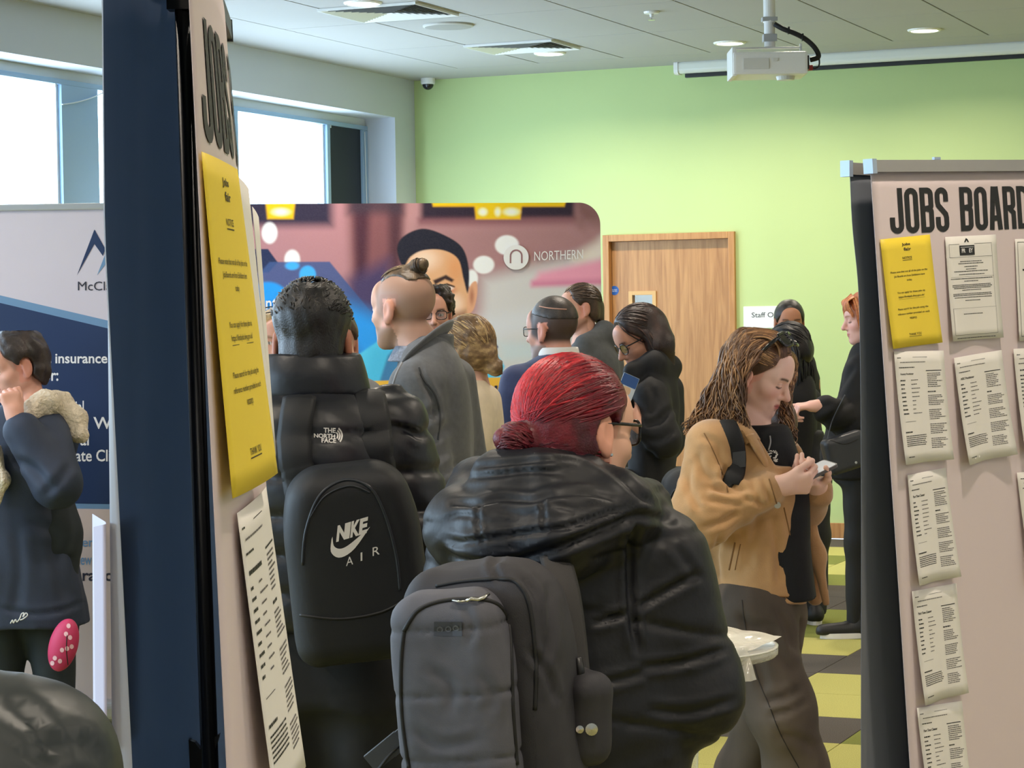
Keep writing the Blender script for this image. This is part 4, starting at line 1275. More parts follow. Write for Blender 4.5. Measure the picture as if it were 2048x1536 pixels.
def capsule(a, b, ra, rb):
    ba = b - a; L2 = float(ba @ ba) + 1e-12
    def f(X, Y, Z):
        x, y, z = X - a[0], Y - a[1], Z - a[2]
        t = np.clip((x * ba[0] + y * ba[1] + z * ba[2]) / L2, 0, 1)
        return np.sqrt((x - ba[0] * t) ** 2 + (y - ba[1] * t) ** 2 + (z - ba[2] * t) ** 2) - (ra + (rb - ra) * t)
    return f
def ellipsoid(c, r, R=None):
    def f(X, Y, Z):
        x, y, z = X - c[0], Y - c[1], Z - c[2]
        if R is not None:
            x, y, z = (R[0, 0] * x + R[1, 0] * y + R[2, 0] * z, R[0, 1] * x + R[1, 1] * y + R[2, 1] * z, R[0, 2] * x + R[1, 2] * y + R[2, 2] * z)
        k0 = np.sqrt((x / r[0]) ** 2 + (y / r[1]) ** 2 + (z / r[2]) ** 2)
        k1 = np.sqrt((x / r[0] ** 2) ** 2 + (y / r[1] ** 2) ** 2 + (z / r[2] ** 2) ** 2) + 1e-9
        return k0 * (k0 - 1) / k1
    return f
def rbox(c, h, r, R=None):
    def f(X, Y, Z):
        x, y, z = X - c[0], Y - c[1], Z - c[2]
        if R is not None:
            x, y, z = (R[0, 0] * x + R[1, 0] * y + R[2, 0] * z, R[0, 1] * x + R[1, 1] * y + R[2, 1] * z, R[0, 2] * x + R[1, 2] * y + R[2, 2] * z)
        qx, qy, qz = np.abs(x) - (h[0] - r), np.abs(y) - (h[1] - r), np.abs(z) - (h[2] - r)
        return np.sqrt(np.maximum(qx, 0) ** 2 + np.maximum(qy, 0) ** 2 + np.maximum(qz, 0) ** 2) + np.minimum(np.maximum(np.maximum(qx, qy), qz), 0) - r
    return f
def loft(rows, pw=2.3):
    """rows (z, cx, cy, a, b [, yaw]) from bottom to top: stack of super-ellipses"""
    Rw = np.array(sorted([tuple(r) + (0,) * (6 - len(r)) for r in rows]), float)
    zz = Rw[:, 0]
    def f(X, Y, Z):
        Zc = np.clip(Z, zz[0], zz[-1])
        cx, cy, a, b, yw = [np.interp(Zc, zz, Rw[:, i]).astype(np.float32) for i in range(1, 6)]
        # soften the interpolation
        x, y = X - cx, Y - cy
        if np.any(Rw[:, 5] != 0):
            c, s_ = np.cos(yw), np.sin(yw); x, y = c * x + s_ * y, -s_ * x + c * y
        k = (np.abs(x / a) ** pw + np.abs(y / b) ** pw) ** (1 / pw)
        m = np.minimum(a, b)
        d = (k - 1) * m
        return np.maximum(d, np.maximum(zz[0] - Z, Z - zz[-1]))
    lo = (min(Rw[:, 1] - np.maximum(Rw[:, 3], Rw[:, 4])), min(Rw[:, 2] - np.maximum(Rw[:, 3], Rw[:, 4])), zz[0]); hi = (max(Rw[:, 1] + np.maximum(Rw[:, 3], Rw[:, 4])), max(Rw[:, 2] + np.maximum(Rw[:, 3], Rw[:, 4])), zz[-1])
    return f, lo, hi
def resample(rows, n=40):
    """smooth (catmull) resampling of loft rows in z"""
    Rw = np.array(sorted([tuple(r) + (0,) * (6 - len(r)) for r in rows]), float)
    return [tuple(q) for q in smooth_path(Rw, n)]

def surface_nets(D, ax, smooth=1):
    S = D < 0
    nx, ny, nz = D.shape
    c = np.zeros((nx - 1, ny - 1, nz - 1), np.uint8)
    for i in (0, 1):
        for j in (0, 1):
            for k in (0, 1):
                c += S[i:nx - 1 + i, j:ny - 1 + j, k:nz - 1 + k]
    act = (c > 0) & (c < 8)
    I, J, K = np.nonzero(act)
    n = len(I)
    vid = np.full(act.shape, -1, np.int64); vid[I, J, K] = np.arange(n)
    val = np.empty((n, 2, 2, 2), np.float32)
    for i in (0, 1):
        for j in (0, 1):
            for k in (0, 1): val[:, i, j, k] = D[I + i, J + j, K + k]
    acc = np.zeros((n, 3)); cnt = np.zeros(n)
    for a in range(3):
        o = [q for q in range(3) if q != a]
        for u in (0, 1):
            for v in (0, 1):
                i0 = [0, 0, 0]; i1 = [0, 0, 0]; i0[o[0]] = i1[o[0]] = u; i0[o[1]] = i1[o[1]] = v; i1[a] = 1
                d0 = val[:, i0[0], i0[1], i0[2]]; d1 = val[:, i1[0], i1[1], i1[2]]
                x = (d0 < 0) != (d1 < 0)
                t = np.where(x, d0 / np.where(x, d0 - d1, 1), 0)
                acc[:, a] += np.where(x, t, 0); acc[:, o[0]] += np.where(x, u, 0); acc[:, o[1]] += np.where(x, v, 0); cnt += x
    f = acc / np.maximum(cnt, 1)[:, None]
    V = np.empty((n, 3))
    for a, idx in enumerate((I, J, K)):
        V[:, a] = ax[a][idx] + f[:, a] * (ax[a][idx + 1] - ax[a][idx])
    quads = []
    for a in range(3):
        o = [(1, 2), (2, 0), (0, 1)][a]
        s0 = [slice(None)] * 3; s1 = [slice(None)] * 3
        s0[a] = slice(0, -1); s1[a] = slice(1, None)
        for q in o: s0[q] = s1[q] = slice(1, -1)
        A, B = S[tuple(s0)], S[tuple(s1)]
        E = np.nonzero(A != B)
        fl = A[E]
        e = list(E)
        for q in o: e[q] = e[q] + 1
        def cell(du, dv):
            z = [q.copy() for q in e]; z[o[0]] -= du; z[o[1]] -= dv
            return vid[z[0], z[1], z[2]]
        Q = np.stack([cell(1, 1), cell(0, 1), cell(0, 0), cell(1, 0)], 1)
        Q[~fl] = Q[~fl][:, ::-1]
        quads.append(Q)
    Q = np.concatenate(quads)
    Q = Q[(Q >= 0).all(1)]
    for _ in range(smooth):
        s_ = np.zeros_like(V); w = np.zeros(n)
        for a, b in ((0, 1), (1, 2), (2, 3), (3, 0)):
            np.add.at(s_, Q[:, a], V[Q[:, b]]); np.add.at(s_, Q[:, b], V[Q[:, a]])
            np.add.at(w, Q[:, a], 1); np.add.at(w, Q[:, b], 1)
        V = V * .5 + .5 * s_ / np.maximum(w, 1)[:, None]
    return V, Q

def vnoise(X, Y, Z, seed=0):
    """cheap smooth pseudo-noise from summed sines"""
    r = np.random.RandomState(seed)
    out = 0
    for k in range(6):
        a = r.normal(size=3); ph = r.uniform(0, 6.28)
        out = out + np.sin(X * a[0] + Y * a[1] + Z * a[2] + ph)
    return out / 3.0

def rotm(yaw, pitch=0.0, roll=0.0):
    """columns: local right, forward, up in the camera-yaw frame (x right, y away). yaw: 0 = facing away, 90 = facing picture right, 180 = facing us.
    pitch > 0 looks down, roll > 0 tilts the head to its own right"""
    y, p, r = math.radians(yaw), math.radians(pitch), math.radians(roll)
    fw = np.array([math.sin(y), math.cos(y), 0.0]); rt = np.array([math.cos(y), -math.sin(y), 0.0]); up = np.array([0, 0, 1.0])
    fw2 = fw * math.cos(p) - up * math.sin(p); up2 = up * math.cos(p) + fw * math.sin(p)
    rt2 = rt * math.cos(r) - up2 * math.sin(r); up3 = up2 * math.cos(r) + rt * math.sin(r)
    return np.stack([rt2, fw2, up3], 1)

# ------------------------------------------------------------------ head
def head_sdf(x, y, z, fem=0.0, nose=1.0, eyes='open', jawd=0.0, heavy=0.0):
    """head in its own frame (x right, y face, z up), about 0.23 m tall"""
    def U(a, b, k):
        h = np.clip(.5 + .5 * (b - a) / k, 0, 1); return b + (a - b) * h - k * h * (1 - h)
    def Sb(a, b, k):
        h = np.clip(.5 - .5 * (a + b) / k, 0, 1); return a + (-b - a) * h + k * h * (1 - h)
    E = lambda c, r: ellipsoid(np.array(c), r)(x, y, z)
    C = lambda a, b, ra, rb=None: capsule(np.array(a, float), np.array(b, float), ra, ra if rb is None else rb)(x, y, z)
    ax = np.abs(x)
    Ea = lambda c, r: ellipsoid(np.array(c), r)(ax, y, z)
    Ca = lambda a, b, ra, rb=None: capsule(np.array(a, float), np.array(b, float), ra, ra if rb is None else rb)(ax, y, z)
    jw = .050 - .006 * fem + .008 * heavy
    d = E((0, -.014, .036), (.0755, .096, .086))
    d = U(d, E((0, .030, -.028), (.060 + .006 * heavy, .062, .084)), .03)
    d = U(d, Ca((jw, .0, -.052), (.012, .066, -.096 - .004 * (1 - fem)), .020, .017), .034)
    d = U(d, E((0, .070, -.094), (.020, .020, .018)), .02)
    d = U(d, Ea((.040, .056, -.024), (.022, .022, .020)), .025)         # cheeks
    d = U(d, Ca((.010, .082 + .003 * (1 - fem), .020), (.040, .070, .018), .010), .016)   # brow
    d = U(d, E((0, .072, .045), (.05, .022, .04)), .03)
    d = Sb(d, Ea((.031, .101, .001), (.019, .016, .0125)), .014)         # eye hollow
    d = U(d, Ea((.0305, .0775, .000), (.0135, .0135, .0125)), .005)      # lidded eyeball
    d = Sb(d, Ca((.018, .0905, -.0075), (.043, .085, -.0075), .0015), .006)
    d = U(d, C((0, .086, .014), (0, .104 + .008 * nose, -.030), .0075, .0115), .010)
    d = U(d, Ca((.006, .096 + .003 * nose, -.034), (.0135, .092, -.036), .0075, .0065), .006)
    d = U(d, E((0, .079, -.062), (.026, .016, .020)), .016)              # muzzle
    d = U(d, Ca((0, .0935, -.0585), (.018, .083, -.0615), .0055, .003), .006)
    d = U(d, Ca((0, .0925, -.0695), (.016, .083, -.0675), .0065, .004), .006)
    d = Sb(d, Ca((0, .101, -.0640), (.021, .089, -.0640), .0016), .003)
    d = Sb(d, C((0, .095, -.082), (0, .094, -.083), .006, .006), .012)
    # ears
    e = Ea((.0785, -.010, -.004), (.0095, .0205, .0345))
    e = U(e, Ea((.0775, -.003, -.033), (.0065, .0105, .013)), .008)
    e = Sb(e, Ea((.0890, -.004, .000), (.0070, .0115, .021)), .005)
    d = U(d, e, .006)
    return d

class Person:
    """a figure modelled in a local frame: origin on the floor, x = picture right, y = away, z = up"""
    def __init__(s, px, depth, label, name='person', group=None):
        s.depth = depth
        p = at(px, 900, depth)
        s.o = np.array([p[0], p[1], 0.0])
        s.root = thing(name, label, 'person', s.o, YAW, group)
    def q(s, px, py, dy=0.0):
        w = at(px, py, s.depth + dy) - s.o
        c, sn = math.cos(YAW), math.sin(YAW)
        return np.array([c * w[0] + sn * w[1], -sn * w[0] + c * w[1], w[2]])
    def m(s, px): return px * s.depth / F_PX
    def row(s, py, x0, x1, b, dy=0.0, yaw=0.0):
        a = s.q(x0, py); c = s.q(x1, py)
        return ((a[2] + c[2]) / 2, (a[0] + c[0]) / 2, dy, (c[0] - a[0]) / 2, b, yaw)

def hand(fld, W, d, n, size=1.0, curl=(35, 40, 45, 50), thumb=30, side=1, spread=4.0, k=.006):
    """hand at wrist W, fingers towards d, palm facing n; side=+1: thumb towards cross(d, n)"""
    d = np.asarray(d, float); d /= np.linalg.norm(d); n = np.asarray(n, float); n -= d * (n @ d); n /= np.linalg.norm(n)
    t = np.cross(d, n) * side      # towards the thumb
    S = size
    P = lambda a, b, c: W + d * a * S + t * b * S + n * c * S
    fld.cap(W - d * .03 * S, P(.02, 0, 0), .026 * S, .027 * S, .015)
    for b in (-.027, -.009, .010, .028):
        fld.cap(P(.012, b * .62, 0), P(.082 - abs(b) * .18, b, 0), .0145 * S, .0105 * S, .014)
    L = [(.046, .028, .022), (.050, .032, .024), (.047, .030, .023), (.036, .022, .019)]
    tips = []
    for i, b in enumerate((.028, .010, -.009, -.027)):
        c = curl[i]; p = P(.083 - abs(b) * .18, b, 0); ang = 0
        sp = math.radians(spread * (1.5 - i))
        r = .0092 - .0006 * abs(i - 1.2)
        for j, l in enumerate(L[i]):
            ang += math.radians(c * (1.0, 1.15, .7)[j])
            dd = (d * math.cos(sp) + t * math.sin(sp)) * math.cos(ang) + n * math.sin(ang)
            q = p + dd * l * S
            fld.cap(p, q, (r - .0006 * j) * S, (r - .0006 * (j + 1)) * S, k)
            p = q
        tips.append(p)
    th = math.radians(thumb)
    p = P(.018, .020, .004); dd = d * math.cos(th) + t * math.sin(th) + n * .35; dd /= np.linalg.norm(dd)
    a = p + dd * .040 * S; fld.cap(p, a, .0155 * S, .012 * S, .012)
    dd2 = d * .9 + t * math.sin(th) * .5 + n * .45; dd2 /= np.linalg.norm(dd2)
    b = a + dd2 * .033 * S; fld.cap(a, b, .0115 * S, .010 * S, k)
    dd3 = d * 1.0 + t * .1 + n * .55; dd3 /= np.linalg.norm(dd3)
    e = b + dd3 * .026 * S; fld.cap(b, e, .010 * S, .008 * S, k)
    return tips, e

def skin_cols(n, base):
    c = np.zeros((n, 3)); c[:] = lin(base); return c
def mixc(c, w, col):
    w = np.clip(w, 0, 1)[:, None]; return c * (1 - w) + np.array(lin(col)) * w
def sstep(a, b, x):
    t = np.clip((x - a) / (b - a), 0, 1); return t * t * (3 - 2 * t)

def head_colour(V, R, hc, sc, skin, lip, brow, fem, eyes, stubble=None, buzz=None, blush=None, iris=(70, 50, 36), bw_=.62):
    L = (V - hc) @ R / sc
    x, y, z = L[:, 0], L[:, 1], L[:, 2]; ax = np.abs(x)
    c = skin_cols(len(V), skin)
    face = (y > .02) & (z > -.13) & (z < .14)
    if blush is not None:
        c = mixc(c, np.exp(-(((ax - .042) / .02) ** 2 + ((z + .03) / .018) ** 2 + ((y - .06) / .04) ** 2)) * .6, blush)
        c = mixc(c, np.exp(-((ax / .012) ** 2 + ((z + .032) / .012) ** 2)) * (y > .09) * .4, blush)
    c = mixc(c, ((ax > .066) & (np.abs(y + .005) < .04) & (np.abs(z + .005) < .05)) * .35, [min(255, skin[0] + 5), int(skin[1] * .78), int(skin[2] * .76)])
    if stubble is not None:
        w = sstep(-.045, -.06, z) * (y > -.015) * (1 - np.exp(-((ax / .022) ** 2 + ((z + .064) / .008) ** 2)))
        w = w * (z > -.135)
        w = np.maximum(w, np.exp(-((ax / .026) ** 2 + ((z + .049) / .006) ** 2)) * (y > .07))
        c = mixc(c, w * .75, stubble)
    if buzz is not None:
        w = sstep(-.06, -.03, z - np.maximum(0, y - .0) * .6) * sstep(.062, .045, y - np.maximum(0, z - .03) * .35) * (1 - ((ax > .07) & (np.abs(y + .008) < .026) & (np.abs(z + .005) < .036)))
        c = mixc(c, w * bw_, buzz)
    lp = np.exp(-(((z + .0640) / .0085) ** 4 + (ax / .020) ** 6)) * (y > .080)
    c = mixc(c, np.clip(lp * 1.2, 0, 1) * .9, lip)
    c = mixc(c, np.exp(-((z + .0640) / .0018) ** 2 - (ax / .021) ** 8) * (y > .08) * .55, (90, 40, 40))
    bz = .0205 + .004 * np.sin(np.clip((ax - .012) / .038, 0, 1) * 2.4)
    bw = np.exp(-((z - bz) / (.0038 + .001 * (1 - fem))) ** 2) * sstep(.010, .016, ax) * sstep(.054, .044, ax) * (y > .055)
    c = mixc(c, np.clip(bw * 1.2, 0, 1) * .92, brow)
    if eyes == 'open':
        ew = (((ax - .0305) / .0125) ** 2 + ((z - .0005) / .0048) ** 2 < 1) & (y > .075)
        c = mixc(c, ew * 1.0, (224, 218, 214))
        iw = (((ax - .0305) / .0052) ** 2 + ((z - .0005) / .0048) ** 2 < 1) & (y > .075)
        c = mixc(c, iw * 1.0, iris)
        c = mixc(c, np.exp(-((z - .0058 + ((ax - .0305) ** 2) * 12) / .0016) ** 2) * (np.abs(ax - .0305) < .014) * (y > .07) * .8, (40, 28, 26))
    else:
        c = mixc(c, np.exp(-((z + .0068 - ((ax - .0305) ** 2) * 14) / .0027) ** 2) * (np.abs(ax - .031) < .0145) * (y > .068) * 1.0, (44, 30, 28))
        c = mixc(c, np.exp(-((z - .0065 + ((ax - .0305) ** 2) * 10) / .0015) ** 2) * (np.abs(ax - .031) < .014) * (y > .068) * .35, (110, 70, 60))
    return np.clip(c, 0, 1)

SKINM = mat('skin', (220, 170, 150), .5, attr=True, bump=.08, bscale=900, bdist=.0008, spec=.4)
HAIRM = mat('hair', (60, 40, 30), .42, attr=True, var=.22, vscale=120, bump=.5, bscale=260, bdist=.002, spec=.5)

def build_body(p, name, head, neck, torso_rows=None, arms=(), legs=(), hands=(), h=.012, hf=.004, colour=None, head_kw=None, neck_r=(.056, .062), extra=None):
    """head: dict(c, R, s). One continuous skin mesh: head, neck, trunk, arms, hands, legs"""
    hk = head_kw or {}
    c, R, sc = head['c'], head['R'], head['s']
    pts = [c + np.array([.16, .16, .16]) * sc, c - np.array([.16, .16, .16]) * sc, neck]
    for ch, rs in list(arms) + list(legs): pts += [np.asarray(q) for q in ch]
    for hd in hands: pts += [hd['W'] + np.ones(3) * .22, hd['W'] - np.ones(3) * .22]
    if torso_rows:
        f, lo, hi = loft(torso_rows); pts += [np.array(lo), np.array(hi)]
    P = np.array(pts); lo, hi = P.min(0) - .09, P.max(0) + .09
    fine = [[], [], []]
    for i in range(3):
        fine[i].append((c[i] - .135 * sc, c[i] + .135 * sc))
        for hd in hands:
            if hd.get('fine'): fine[i].append((hd['W'][i] - hd.get('ext', .17), hd['W'][i] + hd.get('ext', .17)))
    F = Field(lo, hi, h, fine, hf)
    if torso_rows: F.put(f, *loft(torso_rows)[1:], k=.03)
    for ch, rs in list(legs) + list(arms): F.chain(ch, rs, .03)
    nt = c + R @ np.array([0, -.022, -.055]) * sc
    F.cap(nt, neck, neck_r[0] * sc, neck_r[1] * sc, .03)
    if torso_rows:
        t = max(torso_rows); F.cap(neck, np.array([t[1], t[2], t[0] - .05]), neck_r[1] * sc, .09, .05)
    def hf_(X, Y, Z):
        x, y, z = (X - c[0]) / sc, (Y - c[1]) / sc, (Z - c[2]) / sc
        lx, ly, lz = R[0, 0] * x + R[1, 0] * y + R[2, 0] * z, R[0, 1] * x + R[1, 1] * y + R[2, 1] * z, R[0, 2] * x + R[1, 2] * y + R[2, 2] * z
        return head_sdf(lx, ly, lz, **hk) * sc
    F.put(hf_, c - .13 * sc, c + .13 * sc, .012)
    res = []
    for hd in hands:
        res.append(hand(F, hd['W'], hd['d'], hd['n'], hd.get('size', 1), hd.get('curl', (35, 40, 45, 50)), hd.get('thumb', 30), hd.get('side', 1), hd.get('spread', 4)))
    if extra: extra(F)
    V, Q = F.mesh(1)
    cols = colour(V) if colour else skin_cols(len(V), (220, 170, 150))
    o = mesh_np(name, V, Q, SKINM, p.root, True, cols=cols)
    return o, res

def garment(p, name, m, rows=None, chains=(), h=.010, hem=None, k=.04, ops=(), wr=.0, wseed=1, wscale=(14, 14, 9), disp=None, pw=2.3, smooth=1, cut=None, fine=None, hf=None, pre=None):
    """clothing mass: lofted trunk + tapering sleeve/leg chains, smooth-joined, wrinkled, cut at hems"""
    pts = []
    if rows:
        f, lo, hi = loft(rows, pw); pts += [np.array(lo), np.array(hi)]
    for ch, rs in chains:
        for q, r in zip(ch, rs): pts += [np.asarray(q) + r, np.asarray(q) - r]
    for op in ops:
        pts += [np.array(op[1]), np.array(op[2])]
    P = np.array(pts); lo_, hi_ = P.min(0) - .05, P.max(0) + .05
    F = Field(lo_, hi_, h, fine, hf)
    if rows: F.put(f, lo, hi, 0, pad=.08)
    for ch, rs in chains: F.chain([np.asarray(q, float) for q in ch], rs, k)
    for op in ops:
        F.put(op[0], op[1], op[2], op[3] if len(op) > 3 else .03, op[4] if len(op) > 4 else 'u')
    if wr:
        F.disp(lambda X, Y, Z: wr * vnoise(X * wscale[0], Y * wscale[1], Z * wscale[2], wseed) + wr * .5 * vnoise(X * wscale[0] * 2.1, Y * wscale[1] * 2.1, Z * wscale[2] * 2.3, wseed + 7))
    if disp: F.disp(disp)
    if cut: F.cut(cut)
    V, Q = F.mesh(smooth)
    o = mesh_np(name, V, Q, m, p.root, True)
    return o, F

def strands(p, name, paths, r, cols, m=None, n=4, parent=None):
    """many tapering locks in one hair mesh; paths list of (k,3) arrays"""
    VV = []; FF = []; CC = []; off = 0
    for i, P in enumerate(paths):
        P = np.asarray(P); k = len(P)
        tt = np.linspace(0, 1, k)
        rr = (r[i] if hasattr(r, '__len__') else r) * (np.minimum(1, .35 + tt * 4) * (1 - .75 * tt ** 3))
        T = np.gradient(P, axis=0); T /= np.linalg.norm(T, axis=1, keepdims=True) + 1e-9
        ref = np.array([.3, .9, .2]); N = np.cross(T, ref); N /= np.linalg.norm(N, axis=1, keepdims=True) + 1e-9; B = np.cross(T, N)
        a = np.arange(n) * 2 * math.pi / n
        ring = P[:, None, :] + rr[:, None, None] * (np.cos(a)[None, :, None] * N[:, None, :] + np.sin(a)[None, :, None] * B[:, None, :])
        VV.append(ring.reshape(-1, 3))
        i0 = np.arange(k - 1)[:, None] * n + np.arange(n)[None, :]; i1 = np.arange(k - 1)[:, None] * n + (np.arange(n)[None, :] + 1) % n
        FF.append(np.stack([i0, i1, i1 + n, i0 + n], -1).reshape(-1, 4) + off)
        CC.append(np.repeat(np.asarray(cols[i], float)[None], k * n, 0)); off += k * n
    return mesh_np(name, np.concatenate(VV), np.concatenate(FF), m or HAIRM, parent or p.root, True, cols=np.concatenate(CC))

def hair_mesh(p, name, F, base, tip=None, seed=0, amp=.25, streak=(40, 40, 10)):
    V, Q = F.mesh(1)
    nz = vnoise(V[:, 0] * streak[0], V[:, 1] * streak[1], V[:, 2] * streak[2], seed) * .5 + vnoise(V[:, 0] * streak[0] * 3, V[:, 1] * streak[1] * 3, V[:, 2] * streak[2] * 3, seed + 1) * .5
    b = np.array(lin(base)); c = b[None] * (1 + amp * nz[:, None])
    if tip is not None:
        w = sstep(-.3, .8, nz)[:, None] * .6; c = c * (1 - w) + np.array(lin(tip)) * w
    return mesh_np(name, V, Q, HAIRM, p.root, True, cols=np.clip(c, .003, 1))

class HeadFrame:
    def __init__(s, c, R, sc): s.c, s.R, s.s = np.asarray(c, float), R, sc
    def P(s, x, y, z): return s.c + s.R @ np.array([x, y, z]) * s.s
    def V(s, L): return s.c + (np.asarray(L) @ s.R.T) * s.s
    def loc(s, X, Y, Z):
        x, y, z = (X - s.c[0]) / s.s, (Y - s.c[1]) / s.s, (Z - s.c[2]) / s.s
        R = s.R
        return R[0, 0] * x + R[1, 0] * y + R[2, 0] * z, R[0, 1] * x + R[1, 1] * y + R[2, 1] * z, R[0, 2] * x + R[1, 2] * y + R[2, 2] * z

def hair_cap(H, h=.006, thick=.012, front=.055, top=.0, side_z=-.03, back_z=-.07, tex=.002, tseed=1, pad=.13, lo=None, hi=None, ear=True, ts=(60, 60, 25), thin=None):
    """close cap of hair following the skull; front = hairline reach, back_z = nape"""
    l = H.c - pad * H.s if lo is None else lo; u = H.c + pad * H.s if hi is None else hi
    F = Field(l, u, h)
    def f(X, Y, Z):
        x, y, z = H.loc(X, Y, Z)
        d = ellipsoid(np.array((0, -.014, .036 + top / 2)), (.0755 + thick, .096 + thick, .086 + thick + top / 2))(x, y, z)
        d2 = ellipsoid(np.array((0, -.03, -.03)), (.066 + thick, .078 + thick * .7, .075))(x, y, z)
        hh = np.clip(.5 + .5 * (d2 - d) / .03, 0, 1); d = d2 + (d - d2) * hh - .03 * hh * (1 - hh)
        if thin is not None: d = d + (thick - thin) * (1 - sstep(-.01, .075, z))
        # hairline: forward limit rises over the forehead, back limit at the nape, cleared round the ears
        lim = y - (front - .9 * np.maximum(0, .055 - z) * 1.0)
        d = np.maximum(d, lim)
        d = np.maximum(d, -(z - (back_z + np.clip((y + .05) / .06, 0, 1) * (side_z - back_z))))
        if ear:
            e = ellipsoid(np.array((.088, -.002, -.008)), (.03, .028, .042))(np.abs(x), y, z)
            d = np.maximum(d, -e)
        d = d + tex * vnoise(x * ts[0], y * ts[1], z * ts[2], tseed) + tex * .6 * vnoise(x * ts[0] * 2.2, y * ts[1] * 2.2, z * ts[2] * 2.2, tseed + 3)
        return d * H.s
    F.put(f, l, u, 0)
    return F

def specs(p, H, m_frame, m_lens=None, z=.002, y=.096, w=.026, hgt=.019, tilt=0.0, rim=.0016, name='glasses', temple=True, square=.6, off=None):
    """spectacles as parts: frame (> lens)"""
    mb = MB()
    o = off or (lambda v: v)
    def lens_pts(sx, n=28):
        out = []
        for a in np.linspace(0, 2 * math.pi, n, endpoint=False):
            ca, sa = math.cos(a), math.sin(a)
            ex = abs(ca) ** square * math.copysign(1, ca); ez = abs(sa) ** square * math.copysign(1, sa)
            out.append((sx * .0335 + ex * w, y - .006 * ((sx * .0335 + ex * w) / .05) ** 2 , z + ez * hgt))
        return out
    lens = []
    for sx in (-1, 1):
        L = [H.P(*o(q)) for q in lens_pts(sx)]
        mb.tube(L, rim * H.s, 6, closed=True); lens.append(L)
    mb.tube([H.P(*o((x, y, z + hgt * .3 + .003 * (1 - (x / .009) ** 2)))) for x in np.linspace(-.009, .009, 7)], rim * H.s, 6)
    if temple:
        for sx in (-1, 1):
            mb.tube([H.P(*o(q)) for q in ((sx * (.0335 + w), y - .008, z + hgt * .5), (sx * .073, y - .02, z + hgt * .5), (sx * .080, .02, z + hgt * .45), (sx * .081, -.012, z + .008), (sx * .079, -.028, z - .012))], rim * 1.2 * H.s, 6)
    fr = mb.build(name, m_frame, p.root, True)
    if m_lens:
        for L in lens:
            P = np.array(L); mesh_np('lens', np.concatenate([P, P + H.R[:, 1] * .0015 * H.s]), [tuple(range(len(P))), tuple(range(2 * len(P) - 1, len(P) - 1, -1))], m_lens, fr)
    return fr
M_lensclear = glassy('clear_lens', (.97, .97, .97), .10)

def shoe(p, ank, yaw, m, sole=None, L=.27):
    R = rotm(yaw); f = R[:, 1]; a = np.array([ank[0], ank[1], 0])
    F = Field(a - .25, a + np.array([.25, .25, .2]), .008)
    F.cap(a + f * -.05 + np.array([0, 0, .045]), a + f * (L - .11) + np.array([0, 0, .035]), .042, .034, 0)
    F.cap(a + f * -.03 + np.array([0, 0, .06]), a + np.array([0, 0, .12]) - f * .02, .042, .045, .03)
    F.cut(lambda X, Y, Z: .018 - Z + 0 * X + 0 * Y)
    V, Q = F.mesh(1); o = mesh_np('shoe', V, Q, m, p.root, True)
    n = 20
    prof = []
    rt = R[:, 0]
    for t in np.linspace(0, 2 * math.pi, n, endpoint=False):
        c_, s_ = math.cos(t), math.sin(t)
        prof.append(a + f * (.045 + c_ * L / 2 * .95) + rt * s_ * (.044 if c_ < 0 else .047))
    prof = np.array(prof); pr2 = prof.copy(); prof[:, 2] = .001; pr2[:, 2] = .026
    mesh_np('sole', np.concatenate([prof, pr2]), [tuple(range(n - 1, -1, -1)), tuple(range(n, 2 * n))] + [(i, (i + 1) % n, n + (i + 1) % n, n + i) for i in range(n)], sole or mat('sole_white', (225, 222, 220), .6), o)
    return o

def trousers(p, hipz, cx, cy, m, yaw=0.0, spread=.09, r=(.115, .085, .065), feet=None, knee_dy=0.0, h=.012, waist=(.17, .12), shoes=None, sole=None, wr=.004, shoe_yaw=None):
    rt = rotm(yaw)[:, 0]
    chains = []; ft = []
    for i, sd in enumerate((-1, 1)):
        hip = np.array([cx, cy, hipz - .08]) + rt * sd * spread
        if feet is not None: an = np.array([feet[i][0], feet[i][1], .07])
        else: an = np.array([cx, cy, .07]) + rt * sd * (spread + .01)
        kn = (hip + an) / 2 + rotm(yaw)[:, 1] * knee_dy; kn[2] = hipz * .52
        chains.append(([hip, kn, an], list(r))); ft.append(an)
    rows = [(hipz - .12, cx, cy, waist[0], waist[1], 0), (hipz + .12, cx, cy, waist[0] * .95, waist[1] * .95, 0)]
    o, F = garment(p, 'trousers', m, rows, chains, h=h, wr=wr, wscale=(16, 16, 12), k=.05, cut=lambda X, Y, Z: .045 - Z + 0 * X + 0 * Y)
    for i, an in enumerate(ft):
        shoe(p, an, yaw if shoe_yaw is None else shoe_yaw, shoes or mat('shoe_black', (24, 24, 26), .5), sole)
    return o
def body_core(p, hipz, neck, cx, cy, yaw=0, sw=.17, spread=.085, feet=None, knee_dy=0.0, **_k):
    """slim hidden trunk and legs for the skin mesh"""
    rt = rotm(yaw)[:, 0]
    rows = [(hipz - .1, cx, cy, .12, .08, 0), (hipz + .12, cx, cy, .11, .075, 0), (neck[2] - .2, neck[0], neck[1], .14, .085, 0), (neck[2] - .05, neck[0], neck[1], .10, .06, 0)]
    legs = []
    for i, sd in enumerate((-1, 1)):
        hip = np.array([cx, cy, hipz - .08]) + rt * sd * spread
        an = np.array([feet[i][0], feet[i][1], .06]) if feet is not None else np.array([cx, cy, .06]) + rt * sd * (spread + .01)
        kn = (hip + an) / 2; kn[2] = hipz * .52
        legs.append(([hip, kn, an], [.055, .04, .03]))
    return rows, legs
